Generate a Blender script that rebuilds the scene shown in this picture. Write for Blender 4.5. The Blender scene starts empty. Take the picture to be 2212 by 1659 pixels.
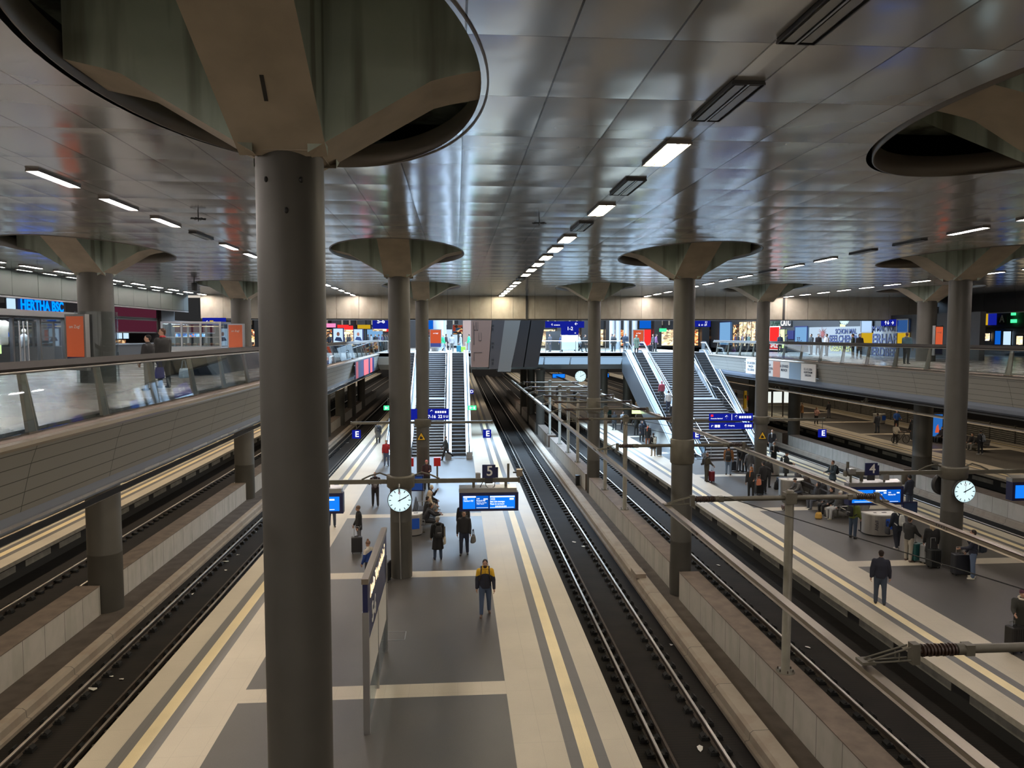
import bpy, bmesh, math, random
from mathutils import Vector, Matrix, Euler
R = math.radians
C = bpy.context.scene.collection
rnd = random.Random(7)

# ------------------------------------------------------------------ materials
_M = {}
def mat(name, col, rough=.6, metal=0., noise=0., nscale=8., emit=None, es=0., bump=0., spec=None):
    if name in _M: return _M[name]
    m = bpy.data.materials.new(name); m.use_nodes = True
    nt = m.node_tree; b = nt.nodes['Principled BSDF']
    c = (*col, 1) if len(col) == 3 else col
    b.inputs['Base Color'].default_value = c
    b.inputs['Roughness'].default_value = rough
    b.inputs['Metallic'].default_value = metal
    if spec is not None: b.inputs['Specular IOR Level'].default_value = spec
    if emit:
        b.inputs['Emission Color'].default_value = (*emit, 1); b.inputs['Emission Strength'].default_value = es
    if noise or bump:
        tc = nt.nodes.new('ShaderNodeTexCoord'); n = nt.nodes.new('ShaderNodeTexNoise')
        n.inputs['Scale'].default_value = nscale; n.inputs['Detail'].default_value = 5
        nt.links.new(tc.outputs['Object'], n.inputs['Vector'])
        if noise:
            r = nt.nodes.new('ShaderNodeValToRGB')
            r.color_ramp.elements[0].position = .3; r.color_ramp.elements[1].position = .7
            r.color_ramp.elements[0].color = tuple(x*(1-noise) for x in c[:3])+(1,)
            r.color_ramp.elements[1].color = tuple(min(1, x*(1+noise)) for x in c[:3])+(1,)
            nt.links.new(n.outputs['Fac'], r.inputs['Fac']); nt.links.new(r.outputs['Color'], b.inputs['Base Color'])
        if bump:
            bp = nt.nodes.new('ShaderNodeBump'); bp.inputs['Strength'].default_value = bump
            nt.links.new(n.outputs['Fac'], bp.inputs['Height']); nt.links.new(bp.outputs['Normal'], b.inputs['Normal'])
    _M[name] = m
    return m
def node(nt, t, **kw):
    n = nt.nodes.new(t)
    for k, v in kw.items(): setattr(n, k, v)
    return n
def mathn(nt, op, a, b=None, c=None):
    n = nt.nodes.new('ShaderNodeMath'); n.operation = op
    for i, v in enumerate((a, b, c)):
        if v is None: continue
        if isinstance(v, (int, float)): n.inputs[i].default_value = v
        else: nt.links.new(v, n.inputs[i])
    return n.outputs[0]
def mixc(nt, f, a, b):
    n = nt.nodes.new('ShaderNodeMix'); n.data_type = 'RGBA'
    if isinstance(f, (int, float)): n.inputs[0].default_value = f
    else: nt.links.new(f, n.inputs[0])
    for i, v in ((6, a), (7, b)):
        if isinstance(v, tuple): n.inputs[i].default_value = (*v, 1) if len(v) == 3 else v
        else: nt.links.new(v, n.inputs[i])
    return n.outputs[2]
def paving(name, col, tx, ty, joint=.75, rough=.5, var=.12, js=.012):
    """stone paving with joints every tx by ty metres"""
    m = bpy.data.materials.new(name); m.use_nodes = True; nt = m.node_tree; b = nt.nodes['Principled BSDF']
    tc = node(nt, 'ShaderNodeTexCoord'); sp = node(nt, 'ShaderNodeSeparateXYZ'); nt.links.new(tc.outputs['Object'], sp.inputs[0])
    n1 = node(nt, 'ShaderNodeTexNoise'); n1.inputs['Scale'].default_value = 60; n1.inputs['Detail'].default_value = 3
    n2 = node(nt, 'ShaderNodeTexNoise'); n2.inputs['Scale'].default_value = .55; n2.inputs['Detail'].default_value = 6
    nt.links.new(tc.outputs['Object'], n1.inputs['Vector']); nt.links.new(tc.outputs['Object'], n2.inputs['Vector'])
    fx = mathn(nt, 'FRACT', mathn(nt, 'DIVIDE', sp.outputs[0], tx)); fy = mathn(nt, 'FRACT', mathn(nt, 'DIVIDE', sp.outputs[1], ty))
    lx = mathn(nt, 'LESS_THAN', fx, js/tx); ly = mathn(nt, 'LESS_THAN', fy, js/ty)
    l = mathn(nt, 'MAXIMUM', lx, ly)
    f = mathn(nt, 'ADD', mathn(nt, 'MULTIPLY', n1.outputs['Fac'], .45), mathn(nt, 'MULTIPLY', n2.outputs['Fac'], .55))
    rp = node(nt, 'ShaderNodeValToRGB'); nt.links.new(f, rp.inputs['Fac'])
    rp.color_ramp.elements[0].position = .35; rp.color_ramp.elements[1].position = .65
    rp.color_ramp.elements[0].color = tuple(x*(1-var) for x in col)+(1,); rp.color_ramp.elements[1].color = tuple(x*(1+var) for x in col)+(1,)
    out = mixc(nt, mathn(nt, 'MULTIPLY', l, 1-joint+.25), rp.outputs['Color'], tuple(x*joint for x in col))
    nt.links.new(out, b.inputs['Base Color']); b.inputs['Roughness'].default_value = rough
    nt.links.new(mathn(nt, 'ADD', rough-.08, mathn(nt, 'MULTIPLY', n2.outputs['Fac'], .2)), b.inputs['Roughness'])
    return m
def emis(name, col, s):
    if name in _M: return _M[name]
    m = bpy.data.materials.new(name); m.use_nodes = True; nt = m.node_tree
    nt.nodes.remove(nt.nodes['Principled BSDF']); e = node(nt, 'ShaderNodeEmission')
    e.inputs[0].default_value = (*col, 1); e.inputs[1].default_value = s
    nt.links.new(e.outputs[0], nt.nodes['Material Output'].inputs[0]); _M[name] = m
    return m
def glass(name, tint=(.8, .86, .86), refl=.12, haze=0.):
    m = bpy.data.materials.new(name); m.use_nodes = True; nt = m.node_tree
    nt.nodes.remove(nt.nodes['Principled BSDF'])
    t = node(nt, 'ShaderNodeBsdfTransparent'); t.inputs[0].default_value = (*tint, 1)
    g = node(nt, 'ShaderNodeBsdfGlossy'); g.inputs['Roughness'].default_value = .02; g.inputs[0].default_value = (.9, .95, 1, 1)
    lw = node(nt, 'ShaderNodeLayerWeight'); lw.inputs[0].default_value = .5
    fr = nt.nodes.new('ShaderNodeMath'); fr.operation = 'MULTIPLY_ADD'; fr.inputs[1].default_value = .55; fr.inputs[2].default_value = .015
    nt.links.new(mathn(nt, 'POWER', lw.outputs['Facing'], 4.5), fr.inputs[0])
    mx = node(nt, 'ShaderNodeMixShader')
    nt.links.new(mathn(nt, 'ADD', fr.outputs[0], refl), mx.inputs[0]); nt.links.new(t.outputs[0], mx.inputs[1]); nt.links.new(g.outputs[0], mx.inputs[2])
    nt.links.new(mx.outputs[0], nt.nodes['Material Output'].inputs[0])
    return m
def col(c, r=.8):
    """cloth or plastic of one colour"""
    return mat('dyed_%02x%02x%02x_%d' % (*[int(x*255) for x in c], int(r*10)), c, r)

def tex_coords(nt):
    tc = node(nt, 'ShaderNodeTexCoord'); sp = node(nt, 'ShaderNodeSeparateXYZ'); nt.links.new(tc.outputs['Object'], sp.inputs[0])
    return tc, sp
def ceiling_material():
    m = bpy.data.materials.new('perforated_metal_ceiling'); m.use_nodes = True; nt = m.node_tree; b = nt.nodes['Principled BSDF']
    tc, sp = tex_coords(nt)
    xs = mathn(nt, 'MODULO', mathn(nt, 'ADD', sp.outputs[0], -3.35+105.5), 10.55)      # 0 at the light strip
    a = mathn(nt, 'FRACT', mathn(nt, 'DIVIDE', mathn(nt, 'SUBTRACT', xs, .19), 1.017))
    e = mathn(nt, 'MINIMUM', a, mathn(nt, 'SUBTRACT', 1, a))
    lx = mathn(nt, 'LESS_THAN', e, .011)
    fy = mathn(nt, 'FRACT', mathn(nt, 'DIVIDE', mathn(nt, 'ADD', sp.outputs[1], -7.46+92.5), 1.85))
    ey = mathn(nt, 'MINIMUM', fy, mathn(nt, 'SUBTRACT', 1, fy))
    ly = mathn(nt, 'LESS_THAN', ey, .0035)
    l = mathn(nt, 'MAXIMUM', mathn(nt, 'MULTIPLY', lx, .85), mathn(nt, 'MULTIPLY', ly, .5))
    colr = mixc(nt, l, (.66, .66, .66), (.05, .05, .05))
    nt.links.new(colr, b.inputs['Base Color']); b.inputs['Metallic'].default_value = .62; b.inputs['Roughness'].default_value = .155
    # each sheet sags a little between its joints and is wavy
    pil = mathn(nt, 'MULTIPLY', mathn(nt, 'MULTIPLY', fy, mathn(nt, 'SUBTRACT', 1, fy)), 4)
    pil2 = mathn(nt, 'MULTIPLY', mathn(nt, 'MULTIPLY', a, mathn(nt, 'SUBTRACT', 1, a)), 4)
    mp = node(nt, 'ShaderNodeMapping'); mp.inputs['Scale'].default_value = (.35, 1.0, 1); nt.links.new(tc.outputs['Object'], mp.inputs[0])
    n = node(nt, 'ShaderNodeTexNoise'); n.inputs['Scale'].default_value = 1.1; n.inputs['Detail'].default_value = 1.5; nt.links.new(mp.outputs[0], n.inputs['Vector'])
    h = mathn(nt, 'ADD', mathn(nt, 'ADD', mathn(nt, 'MULTIPLY', pil, .011), mathn(nt, 'MULTIPLY', pil2, .0055)), mathn(nt, 'MULTIPLY', n.outputs['Fac'], .014))
    bp = node(nt, 'ShaderNodeBump'); bp.inputs['Strength'].default_value = 1.; bp.inputs['Distance'].default_value = 1.
    nt.links.new(h, bp.inputs['Height']); nt.links.new(bp.outputs[0], b.inputs['Normal'])
    return m
def slab_track_material():
    m = bpy.data.materials.new('ribbed_track_bed'); m.use_nodes = True; nt = m.node_tree; b = nt.nodes['Principled BSDF']
    tc, sp = tex_coords(nt)
    s = mathn(nt, 'FRACT', mathn(nt, 'DIVIDE', sp.outputs[1], .11))
    w = mathn(nt, 'LESS_THAN', s, .5)
    n = node(nt, 'ShaderNodeTexNoise'); n.inputs['Scale'].default_value = .9; n.inputs['Detail'].default_value = 7; nt.links.new(tc.outputs['Object'], n.inputs['Vector'])
    c1 = mixc(nt, n.outputs['Fac'], (.005, .0045, .004), (.026, .020, .015))
    c2 = mixc(nt, mathn(nt, 'MULTIPLY', w, .45), c1, (.008, .008, .008))
    nt.links.new(c2, b.inputs['Base Color']); b.inputs['Roughness'].default_value = .9; b.inputs['Specular IOR Level'].default_value = .25
    bp = node(nt, 'ShaderNodeBump'); bp.inputs['Strength'].default_value = .6; bp.inputs['Distance'].default_value = .03
    nt.links.new(w, bp.inputs['Height']); nt.links.new(bp.outputs[0], b.inputs['Normal'])
    return m
def stained_concrete(name, c0, c1, stain, sx=1.2, sz=.35, rough=.85, jy=0, streak=.55):
    """concrete with vertical water streaks; jy = board or panel joint spacing along Y"""
    m = bpy.data.materials.new(name); m.use_nodes = True; nt = m.node_tree; b = nt.nodes['Principled BSDF']
    tc, sp = tex_coords(nt)
    n = node(nt, 'ShaderNodeTexNoise'); n.inputs['Scale'].default_value = 3.; n.inputs['Detail'].default_value = 6; nt.links.new(tc.outputs['Object'], n.inputs['Vector'])
    mp = node(nt, 'ShaderNodeMapping'); mp.inputs['Scale'].default_value = (sx*3, sx*3, sz); nt.links.new(tc.outputs['Object'], mp.inputs[0])
    n2 = node(nt, 'ShaderNodeTexNoise'); n2.inputs['Scale'].default_value = 1.5; n2.inputs['Detail'].default_value = 4; nt.links.new(mp.outputs[0], n2.inputs['Vector'])
    r2 = node(nt, 'ShaderNodeValToRGB'); r2.color_ramp.elements[0].position = .48; r2.color_ramp.elements[1].position = .62; nt.links.new(n2.outputs['Fac'], r2.inputs[0])
    c = mixc(nt, n.outputs['Fac'], c0, c1)
    c = mixc(nt, mathn(nt, 'MULTIPLY', r2.outputs[0], streak), c, stain)
    if jy:
        f = mathn(nt, 'LESS_THAN', mathn(nt, 'FRACT', mathn(nt, 'DIVIDE', sp.outputs[1], jy)), .02/jy)
        c = mixc(nt, mathn(nt, 'MULTIPLY', f, .8), c, (.03, .03, .03))
    nt.links.new(c, b.inputs['Base Color']); b.inputs['Roughness'].default_value = rough
    return m
def fascia_material():
    m = bpy.data.materials.new('fascia_panels'); m.use_nodes = True; nt = m.node_tree; b = nt.nodes['Principled BSDF']
    tc, sp = tex_coords(nt)
    f = mathn(nt, 'LESS_THAN', mathn(nt, 'FRACT', mathn(nt, 'DIVIDE', sp.outputs[2], .245)), .06)
    g = mathn(nt, 'LESS_THAN', mathn(nt, 'FRACT', mathn(nt, 'DIVIDE', sp.outputs[1], 3.3)), .006)
    c = mixc(nt, mathn(nt, 'MAXIMUM', f, g), (.29, .28, .25), (.06, .06, .05))
    nt.links.new(c, b.inputs['Base Color']); b.inputs['Roughness'].default_value = .6; b.inputs['Metallic'].default_value = .1
    return m

M = dict(
    ceil=ceiling_material(), bed=slab_track_material(),
    light=paving('light_granite_paving', (.52, .465, .365), .6, 1.2),
    grey=paving('grey_granite_band', (.135, .13, .125), .26, .6),
    yellow=paving('tactile_strip_stone', (.80, .67, .40), .3, .6, joint=.9, var=.15),
    dark=paving('dark_granite_paving', (.066, .061, .055), 1.1, 1.2, rough=.42, joint=1.35, var=.24),
    mezz=paving('pale_mezzanine_stone', (.40, .37, .33), 1.2, 1.2, rough=.25),
    conc=stained_concrete('streaked_concrete', (.38, .36, .32), (.48, .45, .40), (.27, .27, .22), jy=1.15, sx=.45, streak=.35),
    dust=mat('brown_dusty_concrete', (.145, .112, .088), .9, noise=.22, nscale=2.5),
    gutter=mat('dark_dusty_concrete', (.085, .068, .055), .9, noise=.25, nscale=2),
    curb=stained_concrete('rusty_curb_concrete', (.25, .21, .165), (.31, .26, .205), (.19, .13, .09), jy=2.4, sx=.4, streak=.3),
    edge=mat('platform_edge_stone', (.36, .33, .27), .7, noise=.15, nscale=5),
    under=mat('dark_recess', (.018, .017, .015), .9),  # near-black tone for set-back surfaces
    panelw=mat('pale_edge_panel', (.20, .19, .16), .8, noise=.2, nscale=3),
    rail=mat('polished_rail_head', (.42, .38, .33), .38, .9), rust=mat('rusty_rail_web', (.05, .036, .026), .8, noise=.3, nscale=9),
    clip=mat('black_rail_fastening', (.008, .008, .008), .9), clipl=mat('grey_rail_clip', (.10, .085, .07), .8),
    steel=mat('painted_grey_steel_column', (.082, .078, .068), .5, .2, noise=.08, nscale=1.2),
    postm=mat('galvanised_olive_steel', (.135, .125, .098), .5, .3, noise=.12, nscale=3),
    capu=mat('beige_concrete_underside', (.43, .375, .295), .85, noise=.14, nscale=1.6),
    caps=stained_concrete('green_stained_concrete', (.40, .48, .42), (.50, .57, .50), (.13, .13, .095), sx=.45, sz=.12, streak=.7),
    rim=mat('steel_ceiling_rim', (.19, .17, .15), .45, .4),
    voidm=mat('ceiling_void', (.05, .06, .055), .8), beam=stained_concrete('beam_cladding', (.36, .33, .27), (.46, .43, .36), (.26, .22, .15), sx=.4, streak=.35),
    ora=mat('warm_aluminium', (.27, .23, .18), .35, .7), alu=mat('brushed_aluminium', (.42, .42, .42), .3, .85),
    inox=mat('stainless_steel', (.62, .63, .65), .22, .95), blk=mat('black_rubber', (.012, .012, .012), .5),
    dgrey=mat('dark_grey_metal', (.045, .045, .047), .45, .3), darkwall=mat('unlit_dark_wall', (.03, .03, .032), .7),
    railwood=mat('dark_handrail', (.036, .030, .026), .75, .0), bluef=mat('blue_sign_frame', (.012, .016, .075), .4),
    fascia=fascia_material(), soffit=mat('blue_grey_soffit', (.30, .34, .42), .55, .1), girder=mat('light_girder_metal', (.15, .142, .13), .5),
    tubew=emis('wall_washer_tube', (.85, .95, .85), 34), greenpanel=mat('grey_green_wall_panel', (.032, .042, .036), .45, .2),
    glass=glass('balustrade_glass', (.80, .85, .86), .06), shopglass=glass('shop_glass', (.82, .87, .88), .10),
    step=mat('escalator_step_metal', (.20, .21, .23), .4, .7), esclad=mat('escalator_side_steel', (.40, .43, .47), .28, .85),
    brown=mat('brown_panel', (.21, .125, .095), .55), brownd=mat('dark_brown_panel', (.05, .042, .042), .5), blackg=mat('black_girder', (.016, .014, .015), .5),
    white=mat('white_enamel', (.75, .74, .70), .5), paper=mat('printed_white_paper', (.62, .60, .55), .7),
    tube=emis('lit_tube', (1., .875, .66), 92), tubeb=emis('lit_tube_cool', (.98, .88, .82), 150), tubed=mat('unlit_tube', (.30, .30, .28), .25, .5),
    seatm=mat('bench_wire_seat', (.05, .045, .04), .5, .5),
    orange=mat('orange_poster', (.62, .12, .035), .5), text=mat('white_lettering', (.85, .85, .82), .5),
    textdk=mat('dark_lettering', (.02, .02, .04), .6),
    ins=mat('brown_insulator', (.05, .028, .02), .3),
)

# ------------------------------------------------------------------ mesh builder
class MB:
    def __init__(s): s.v = []; s.f = []; s.mi = []; s.sm = []
    def add(s, vs, fs, mi=0, smooth=False, mx=None):
        o = len(s.v)
        for v in vs: s.v.append(tuple(mx @ Vector(v)) if mx is not None else tuple(v))
        for f in fs: s.f.append([o+i for i in f]); s.mi.append(mi); s.sm.append(smooth)
        return s
    def box(s, x0, x1, y0, y1, z0, z1, mi=0, mx=None):
        return s.add([(x0,y0,z0),(x1,y0,z0),(x1,y1,z0),(x0,y1,z0),(x0,y0,z1),(x1,y0,z1),(x1,y1,z1),(x0,y1,z1)],
            [(0,3,2,1),(4,5,6,7),(0,1,5,4),(1,2,6,5),(2,3,7,6),(3,0,4,7)], mi, False, mx)
    def rbox(s, cx, cy, cz, sx, sy, sz, r, mi=0, mx=None, n=4):
        """box whose vertical corners are rounded and whose top and bottom edges are softened"""
        pts = []
        for k, (ax, ay) in enumerate(((1,1),(-1,1),(-1,-1),(1,-1))):
            for i in range(n+1):
                a = math.pi/2*(k+i/n); pts.append((ax*(sx/2-r)+r*math.cos(a), ay*(sy/2-r)+r*math.sin(a)))
        N = len(pts); vs = []; q = min(r*.6, sz*.3)
        for z, k in ((-sz/2, 1-q/max(sx, .01)), (-sz/2+q, 1), (sz/2-q, 1), (sz/2, 1-q/max(sx, .01))):
            vs += [(cx+x*k, cy+y*k, cz+z) for x, y in pts]
        fs = [tuple(range(N-1, -1, -1)), tuple(range(3*N, 4*N))]
        for j in range(3):
            for i in range(N): fs.append((j*N+i, j*N+(i+1) % N, (j+1)*N+(i+1) % N, (j+1)*N+i))
        return s.add(vs, fs, mi, False, mx)
    def tube(s, p0, p1, r0, r1=None, n=12, mi=0, cap=True, mx=None, smooth=True):
        r1 = r0 if r1 is None else r1
        p0, p1 = Vector(p0), Vector(p1); d = (p1-p0).normalized()
        a = Vector((0, 0, 1)) if abs(d.z) < .9 else Vector((1, 0, 0)); u = d.cross(a).normalized(); w = d.cross(u)
        vs = []
        for p, r in ((p0, r0), (p1, r1)):
            for i in range(n):
                t = 2*math.pi*i/n; vs.append(p+u*(r*math.cos(t))+w*(r*math.sin(t)))
        s.add(vs, [(i, (i+1) % n, n+(i+1) % n, n+i) for i in range(n)], mi, smooth, mx)
        if cap: s.add([v for v in vs], [tuple(range(n-1, -1, -1)), tuple(range(n, 2*n))], mi, False, mx)
        return s
    def path(s, pts, r, n=8, mi=0, mx=None):
        for a, b in zip(pts, pts[1:]): s.tube(a, b, r, r, n, mi, True, mx)
        return s
    def lathe(s, prof, c=(0, 0), n=32, mi=0, mx=None, smooth=True, cap=True):
        vs = []
        for r, z in prof:
            for i in range(n):
                t = 2*math.pi*i/n; vs.append((c[0]+r*math.cos(t), c[1]+r*math.sin(t), z))
        k = len(prof)
        s.add(vs, [(j*n+i, j*n+(i+1) % n, (j+1)*n+(i+1) % n, (j+1)*n+i) for j in range(k-1) for i in range(n)], mi, smooth, mx)
        if cap: s.add(vs, [tuple(range(n-1, -1, -1)), tuple(range((k-1)*n, k*n))], mi, False, mx)
        return s
    def ell(s, c, r, mi=0, mx=None, n=12, m=8):
        vs = [(c[0], c[1], c[2]-r[2])]
        for j in range(1, m):
            p = math.pi*j/m-math.pi/2
            for i in range(n):
                t = 2*math.pi*i/n; vs.append((c[0]+r[0]*math.cos(p)*math.cos(t), c[1]+r[1]*math.cos(p)*math.sin(t), c[2]+r[2]*math.sin(p)))
        vs.append((c[0], c[1], c[2]+r[2])); L = len(vs)-1
        fs = [(0, 1+(i+1) % n, 1+i) for i in range(n)]
        for j in range(m-2):
            for i in range(n): fs.append((1+j*n+i, 1+j*n+(i+1) % n, 1+(j+1)*n+(i+1) % n, 1+(j+1)*n+i))
        fs += [(L, 1+(m-2)*n+i, 1+(m-2)*n+(i+1) % n) for i in range(n)]
        return s.add(vs, fs, mi, True, mx)
    def run(s, prof, ys, xo=None, mi=0, closed=True):
        """a profile of (x, z) swept along Y; xo(y) shifts x"""
        n = len(prof); vs = []
        for y in ys:
            d = xo(y) if xo else 0
            vs += [(x+d, y, z) for x, z in prof]
        fs = []; k = n if closed else n-1
        mis = mi if isinstance(mi, (list, tuple)) else [mi]*k
        for j in range(len(ys)-1):
            for i in range(k):
                s.add([], [], 0); s.f.append([len(s.v)+q for q in (j*n+i, (j+1)*n+i, (j+1)*n+(i+1) % n, j*n+(i+1) % n)]); s.mi.append(mis[i]); s.sm.append(False)
        if closed:
            for q in (list(range(n)), [(len(ys)-1)*n+i for i in range(n-1, -1, -1)]):
                s.f.append([len(s.v)+i for i in q]); s.mi.append(mis[0]); s.sm.append(False)
        s.v += vs
        return s
    def poly(s, pts, d, mi=0, mx=None):
        """polygon (3-D points) extruded by vector d"""
        n = len(pts); vs = [Vector(p) for p in pts]+[Vector(p)+Vector(d) for p in pts]
        return s.add(vs, [tuple(range(n-1, -1, -1)), tuple(range(n, 2*n))]+[(i, (i+1) % n, n+(i+1) % n, n+i) for i in range(n)], mi, False, mx)
    def mesh(s, name, mats):
        me = bpy.data.meshes.new(name); me.from_pydata(s.v, [], s.f)
        for m in (mats if isinstance(mats, (list, tuple)) else [mats]): me.materials.append(M[m] if isinstance(m, str) else m)
        me.polygons.foreach_set('material_index', s.mi); me.polygons.foreach_set('use_smooth', s.sm)
        bm = bmesh.new(); bm.from_mesh(me); bmesh.ops.recalc_face_normals(bm, faces=bm.faces); bm.to_mesh(me); bm.free()
        me.update(); return me
    def build(s, name, mats, parent=None, **kw):
        return link(s.mesh(name, mats), name, parent, **kw)
def link(data, name, parent=None, label=None, cat=None, group=None, kind=None, loc=None, rot=None):
    o = bpy.data.objects.new(name, data); C.objects.link(o)
    if parent is not None: o.parent = parent
    if loc is not None: o.location = loc
    if rot is not None: o.rotation_euler = rot
    for k, v in (('label', label), ('category', cat), ('group', group), ('kind', kind)):
        if v: o[k] = v
    return o
def thing(name, label, cat, loc=(0, 0, 0), rz=0., group=None, kind='thing'):
    o = link(None, name, None, label, cat, group, kind, loc, (0, 0, R(rz))); o.empty_display_size = .2
    return o
def dup(root, loc=None, rz=None, label=None, group=None):
    r = root.copy(); C.objects.link(r)
    if loc is not None: r.location = loc
    if rz is not None: r.rotation_euler = (0, 0, R(rz))
    if label: r['label'] = label
    if group: r['group'] = group
    for ch in list(root.children):
        c = ch.copy(); C.objects.link(c); c.parent = r
        for g in ch.children:
            d = g.copy(); C.objects.link(d); d.parent = c
    return r
def bevel(o, w=.01, seg=2):
    m = o.modifiers.new('soft_edges', 'BEVEL'); m.width = w; m.segments = seg; m.limit_method = 'ANGLE'; return o
_TXT = {}
PANELS = ('plate', 'panel', 'screen', 'sheet', 'number_panel', 'header', 'timetable', 'backing')
def text(s, parent, loc, rot, size, material='text', align='CENTER', name='lettering', ext=.004, sx=1., bold=.0, label=None):
    if parent.type == 'EMPTY':
        q = [c for c in parent.children if c.name.split('.')[0] in PANELS]
        if q: parent = q[0]
    k = (s, align, round(bold, 3))
    if k not in _TXT:
        cu = bpy.data.curves.new('lettering', 'FONT'); cu.body = s; cu.align_x = align; cu.align_y = 'CENTER'; cu.extrude = .01; cu.offset = bold; cu.resolution_u = 3
        o = bpy.data.objects.new('lettering', cu); C.objects.link(o); bpy.context.view_layer.update()
        me = bpy.data.meshes.new_from_object(o.evaluated_get(bpy.context.evaluated_depsgraph_get()))
        bpy.data.objects.remove(o); _TXT[k] = me
    me = _TXT[k].copy(); me.materials.clear(); me.materials.append(M[material] if isinstance(material, str) else material)
    o = link(me, name, parent, label=label, loc=loc, rot=rot); o.scale = (size*sx, size, size)
    return o
FACE_CAM = (R(90), 0, 0)            # upright text read from -Y
def struct(mb, name, mats, label, cat, **kw): return mb.build(name, mats, None, label=label, cat=cat, kind='structure', **kw)

def shop_glow(name, pal, st, sc=(1.2, 1.2, 2.2)):
    """lit shop interior: irregular patches of lit and dark goods"""
    m = bpy.data.materials.new(name); m.use_nodes = True; nt = m.node_tree; nt.nodes.remove(nt.nodes['Principled BSDF'])
    e = node(nt, 'ShaderNodeEmission'); nt.links.new(e.outputs[0], nt.nodes['Material Output'].inputs[0])
    tc = node(nt, 'ShaderNodeTexCoord'); mp = node(nt, 'ShaderNodeMapping'); mp.inputs['Scale'].default_value = sc; nt.links.new(tc.outputs['Object'], mp.inputs[0])
    oi = node(nt, 'ShaderNodeObjectInfo'); ad = node(nt, 'ShaderNodeVectorMath'); ad.operation = 'ADD'; nt.links.new(mp.outputs[0], ad.inputs[0])
    nt.links.new(mathn(nt, 'MULTIPLY', oi.outputs['Random'], 50), ad.inputs[1])
    v = node(nt, 'ShaderNodeTexVoronoi'); v.distance = 'CHEBYCHEV'; v.inputs['Scale'].default_value = 2.2; nt.links.new(ad.outputs[0], v.inputs['Vector'])
    sp = node(nt, 'ShaderNodeSeparateXYZ'); nt.links.new(v.outputs['Color'], sp.inputs[0])
    r = node(nt, 'ShaderNodeValToRGB'); r.color_ramp.interpolation = 'CONSTANT'
    while len(r.color_ramp.elements) < len(pal): r.color_ramp.elements.new(.5)
    for i, c in enumerate(pal): r.color_ramp.elements[i].position = i/len(pal); r.color_ramp.elements[i].color = (*c, 1)
    nt.links.new(sp.outputs[0], r.inputs[0]); nt.links.new(r.outputs[0], e.inputs[0]); e.inputs[1].default_value = st
    return m

# ================================================================== SETTING
LY = lambda y: -.0085*(min(y, 140)-15)          # the platform and track on the far side of the wall run very slightly askew
Y0, Y1 = -45, 175
ys = [Y0, 140, Y1]
CY = (9.1, 27.15, 45.35, 63.55, 81.75)          # rows of columns along the tracks
# track bed
MB().run([(-60, -1.3), (-60, -.95), (75, -.95), (75, -1.3)], [Y0, Y1], mi=0).build('floor', ['bed'], label='black ribbed track bed lying between the platforms', cat='floor', kind='structure')

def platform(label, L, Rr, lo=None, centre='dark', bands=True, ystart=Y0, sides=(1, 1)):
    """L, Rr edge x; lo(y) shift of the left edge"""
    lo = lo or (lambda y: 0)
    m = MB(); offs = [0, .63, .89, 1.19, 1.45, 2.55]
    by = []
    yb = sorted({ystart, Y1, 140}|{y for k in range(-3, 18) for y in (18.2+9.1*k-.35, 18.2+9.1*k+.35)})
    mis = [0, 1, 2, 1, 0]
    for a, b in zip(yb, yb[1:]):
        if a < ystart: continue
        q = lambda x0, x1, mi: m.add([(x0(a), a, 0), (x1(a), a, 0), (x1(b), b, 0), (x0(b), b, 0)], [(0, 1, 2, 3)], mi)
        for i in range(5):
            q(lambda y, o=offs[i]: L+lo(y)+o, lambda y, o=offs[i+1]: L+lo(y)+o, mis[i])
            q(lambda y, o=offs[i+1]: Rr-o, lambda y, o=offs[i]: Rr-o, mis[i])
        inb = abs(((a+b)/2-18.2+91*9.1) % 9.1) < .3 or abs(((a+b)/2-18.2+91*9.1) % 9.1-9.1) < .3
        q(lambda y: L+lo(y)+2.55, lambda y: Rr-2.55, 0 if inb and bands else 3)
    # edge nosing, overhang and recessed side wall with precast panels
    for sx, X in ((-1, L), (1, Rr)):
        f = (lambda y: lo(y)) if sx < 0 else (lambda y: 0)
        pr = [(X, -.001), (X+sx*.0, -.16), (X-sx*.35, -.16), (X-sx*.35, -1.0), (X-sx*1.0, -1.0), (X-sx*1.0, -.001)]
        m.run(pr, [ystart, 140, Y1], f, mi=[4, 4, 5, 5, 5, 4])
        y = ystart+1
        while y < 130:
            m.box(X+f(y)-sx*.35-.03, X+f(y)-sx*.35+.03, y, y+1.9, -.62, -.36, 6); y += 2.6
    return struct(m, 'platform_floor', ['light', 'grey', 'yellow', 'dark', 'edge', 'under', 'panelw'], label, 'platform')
platform('long island platform with pale granite edges, directly below the viewpoint, clock column on it', -7.80, 3.75)
platform('island platform crowded with travellers and suitcases, beyond the low parapet walls', 12.75, 24.4, LY)
platform('far island platform with the cyclist standing on it', 33.4, 45)
platform('dim empty platform seen under the mezzanine with the clothing shop', -28.6, -17.2)

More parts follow.
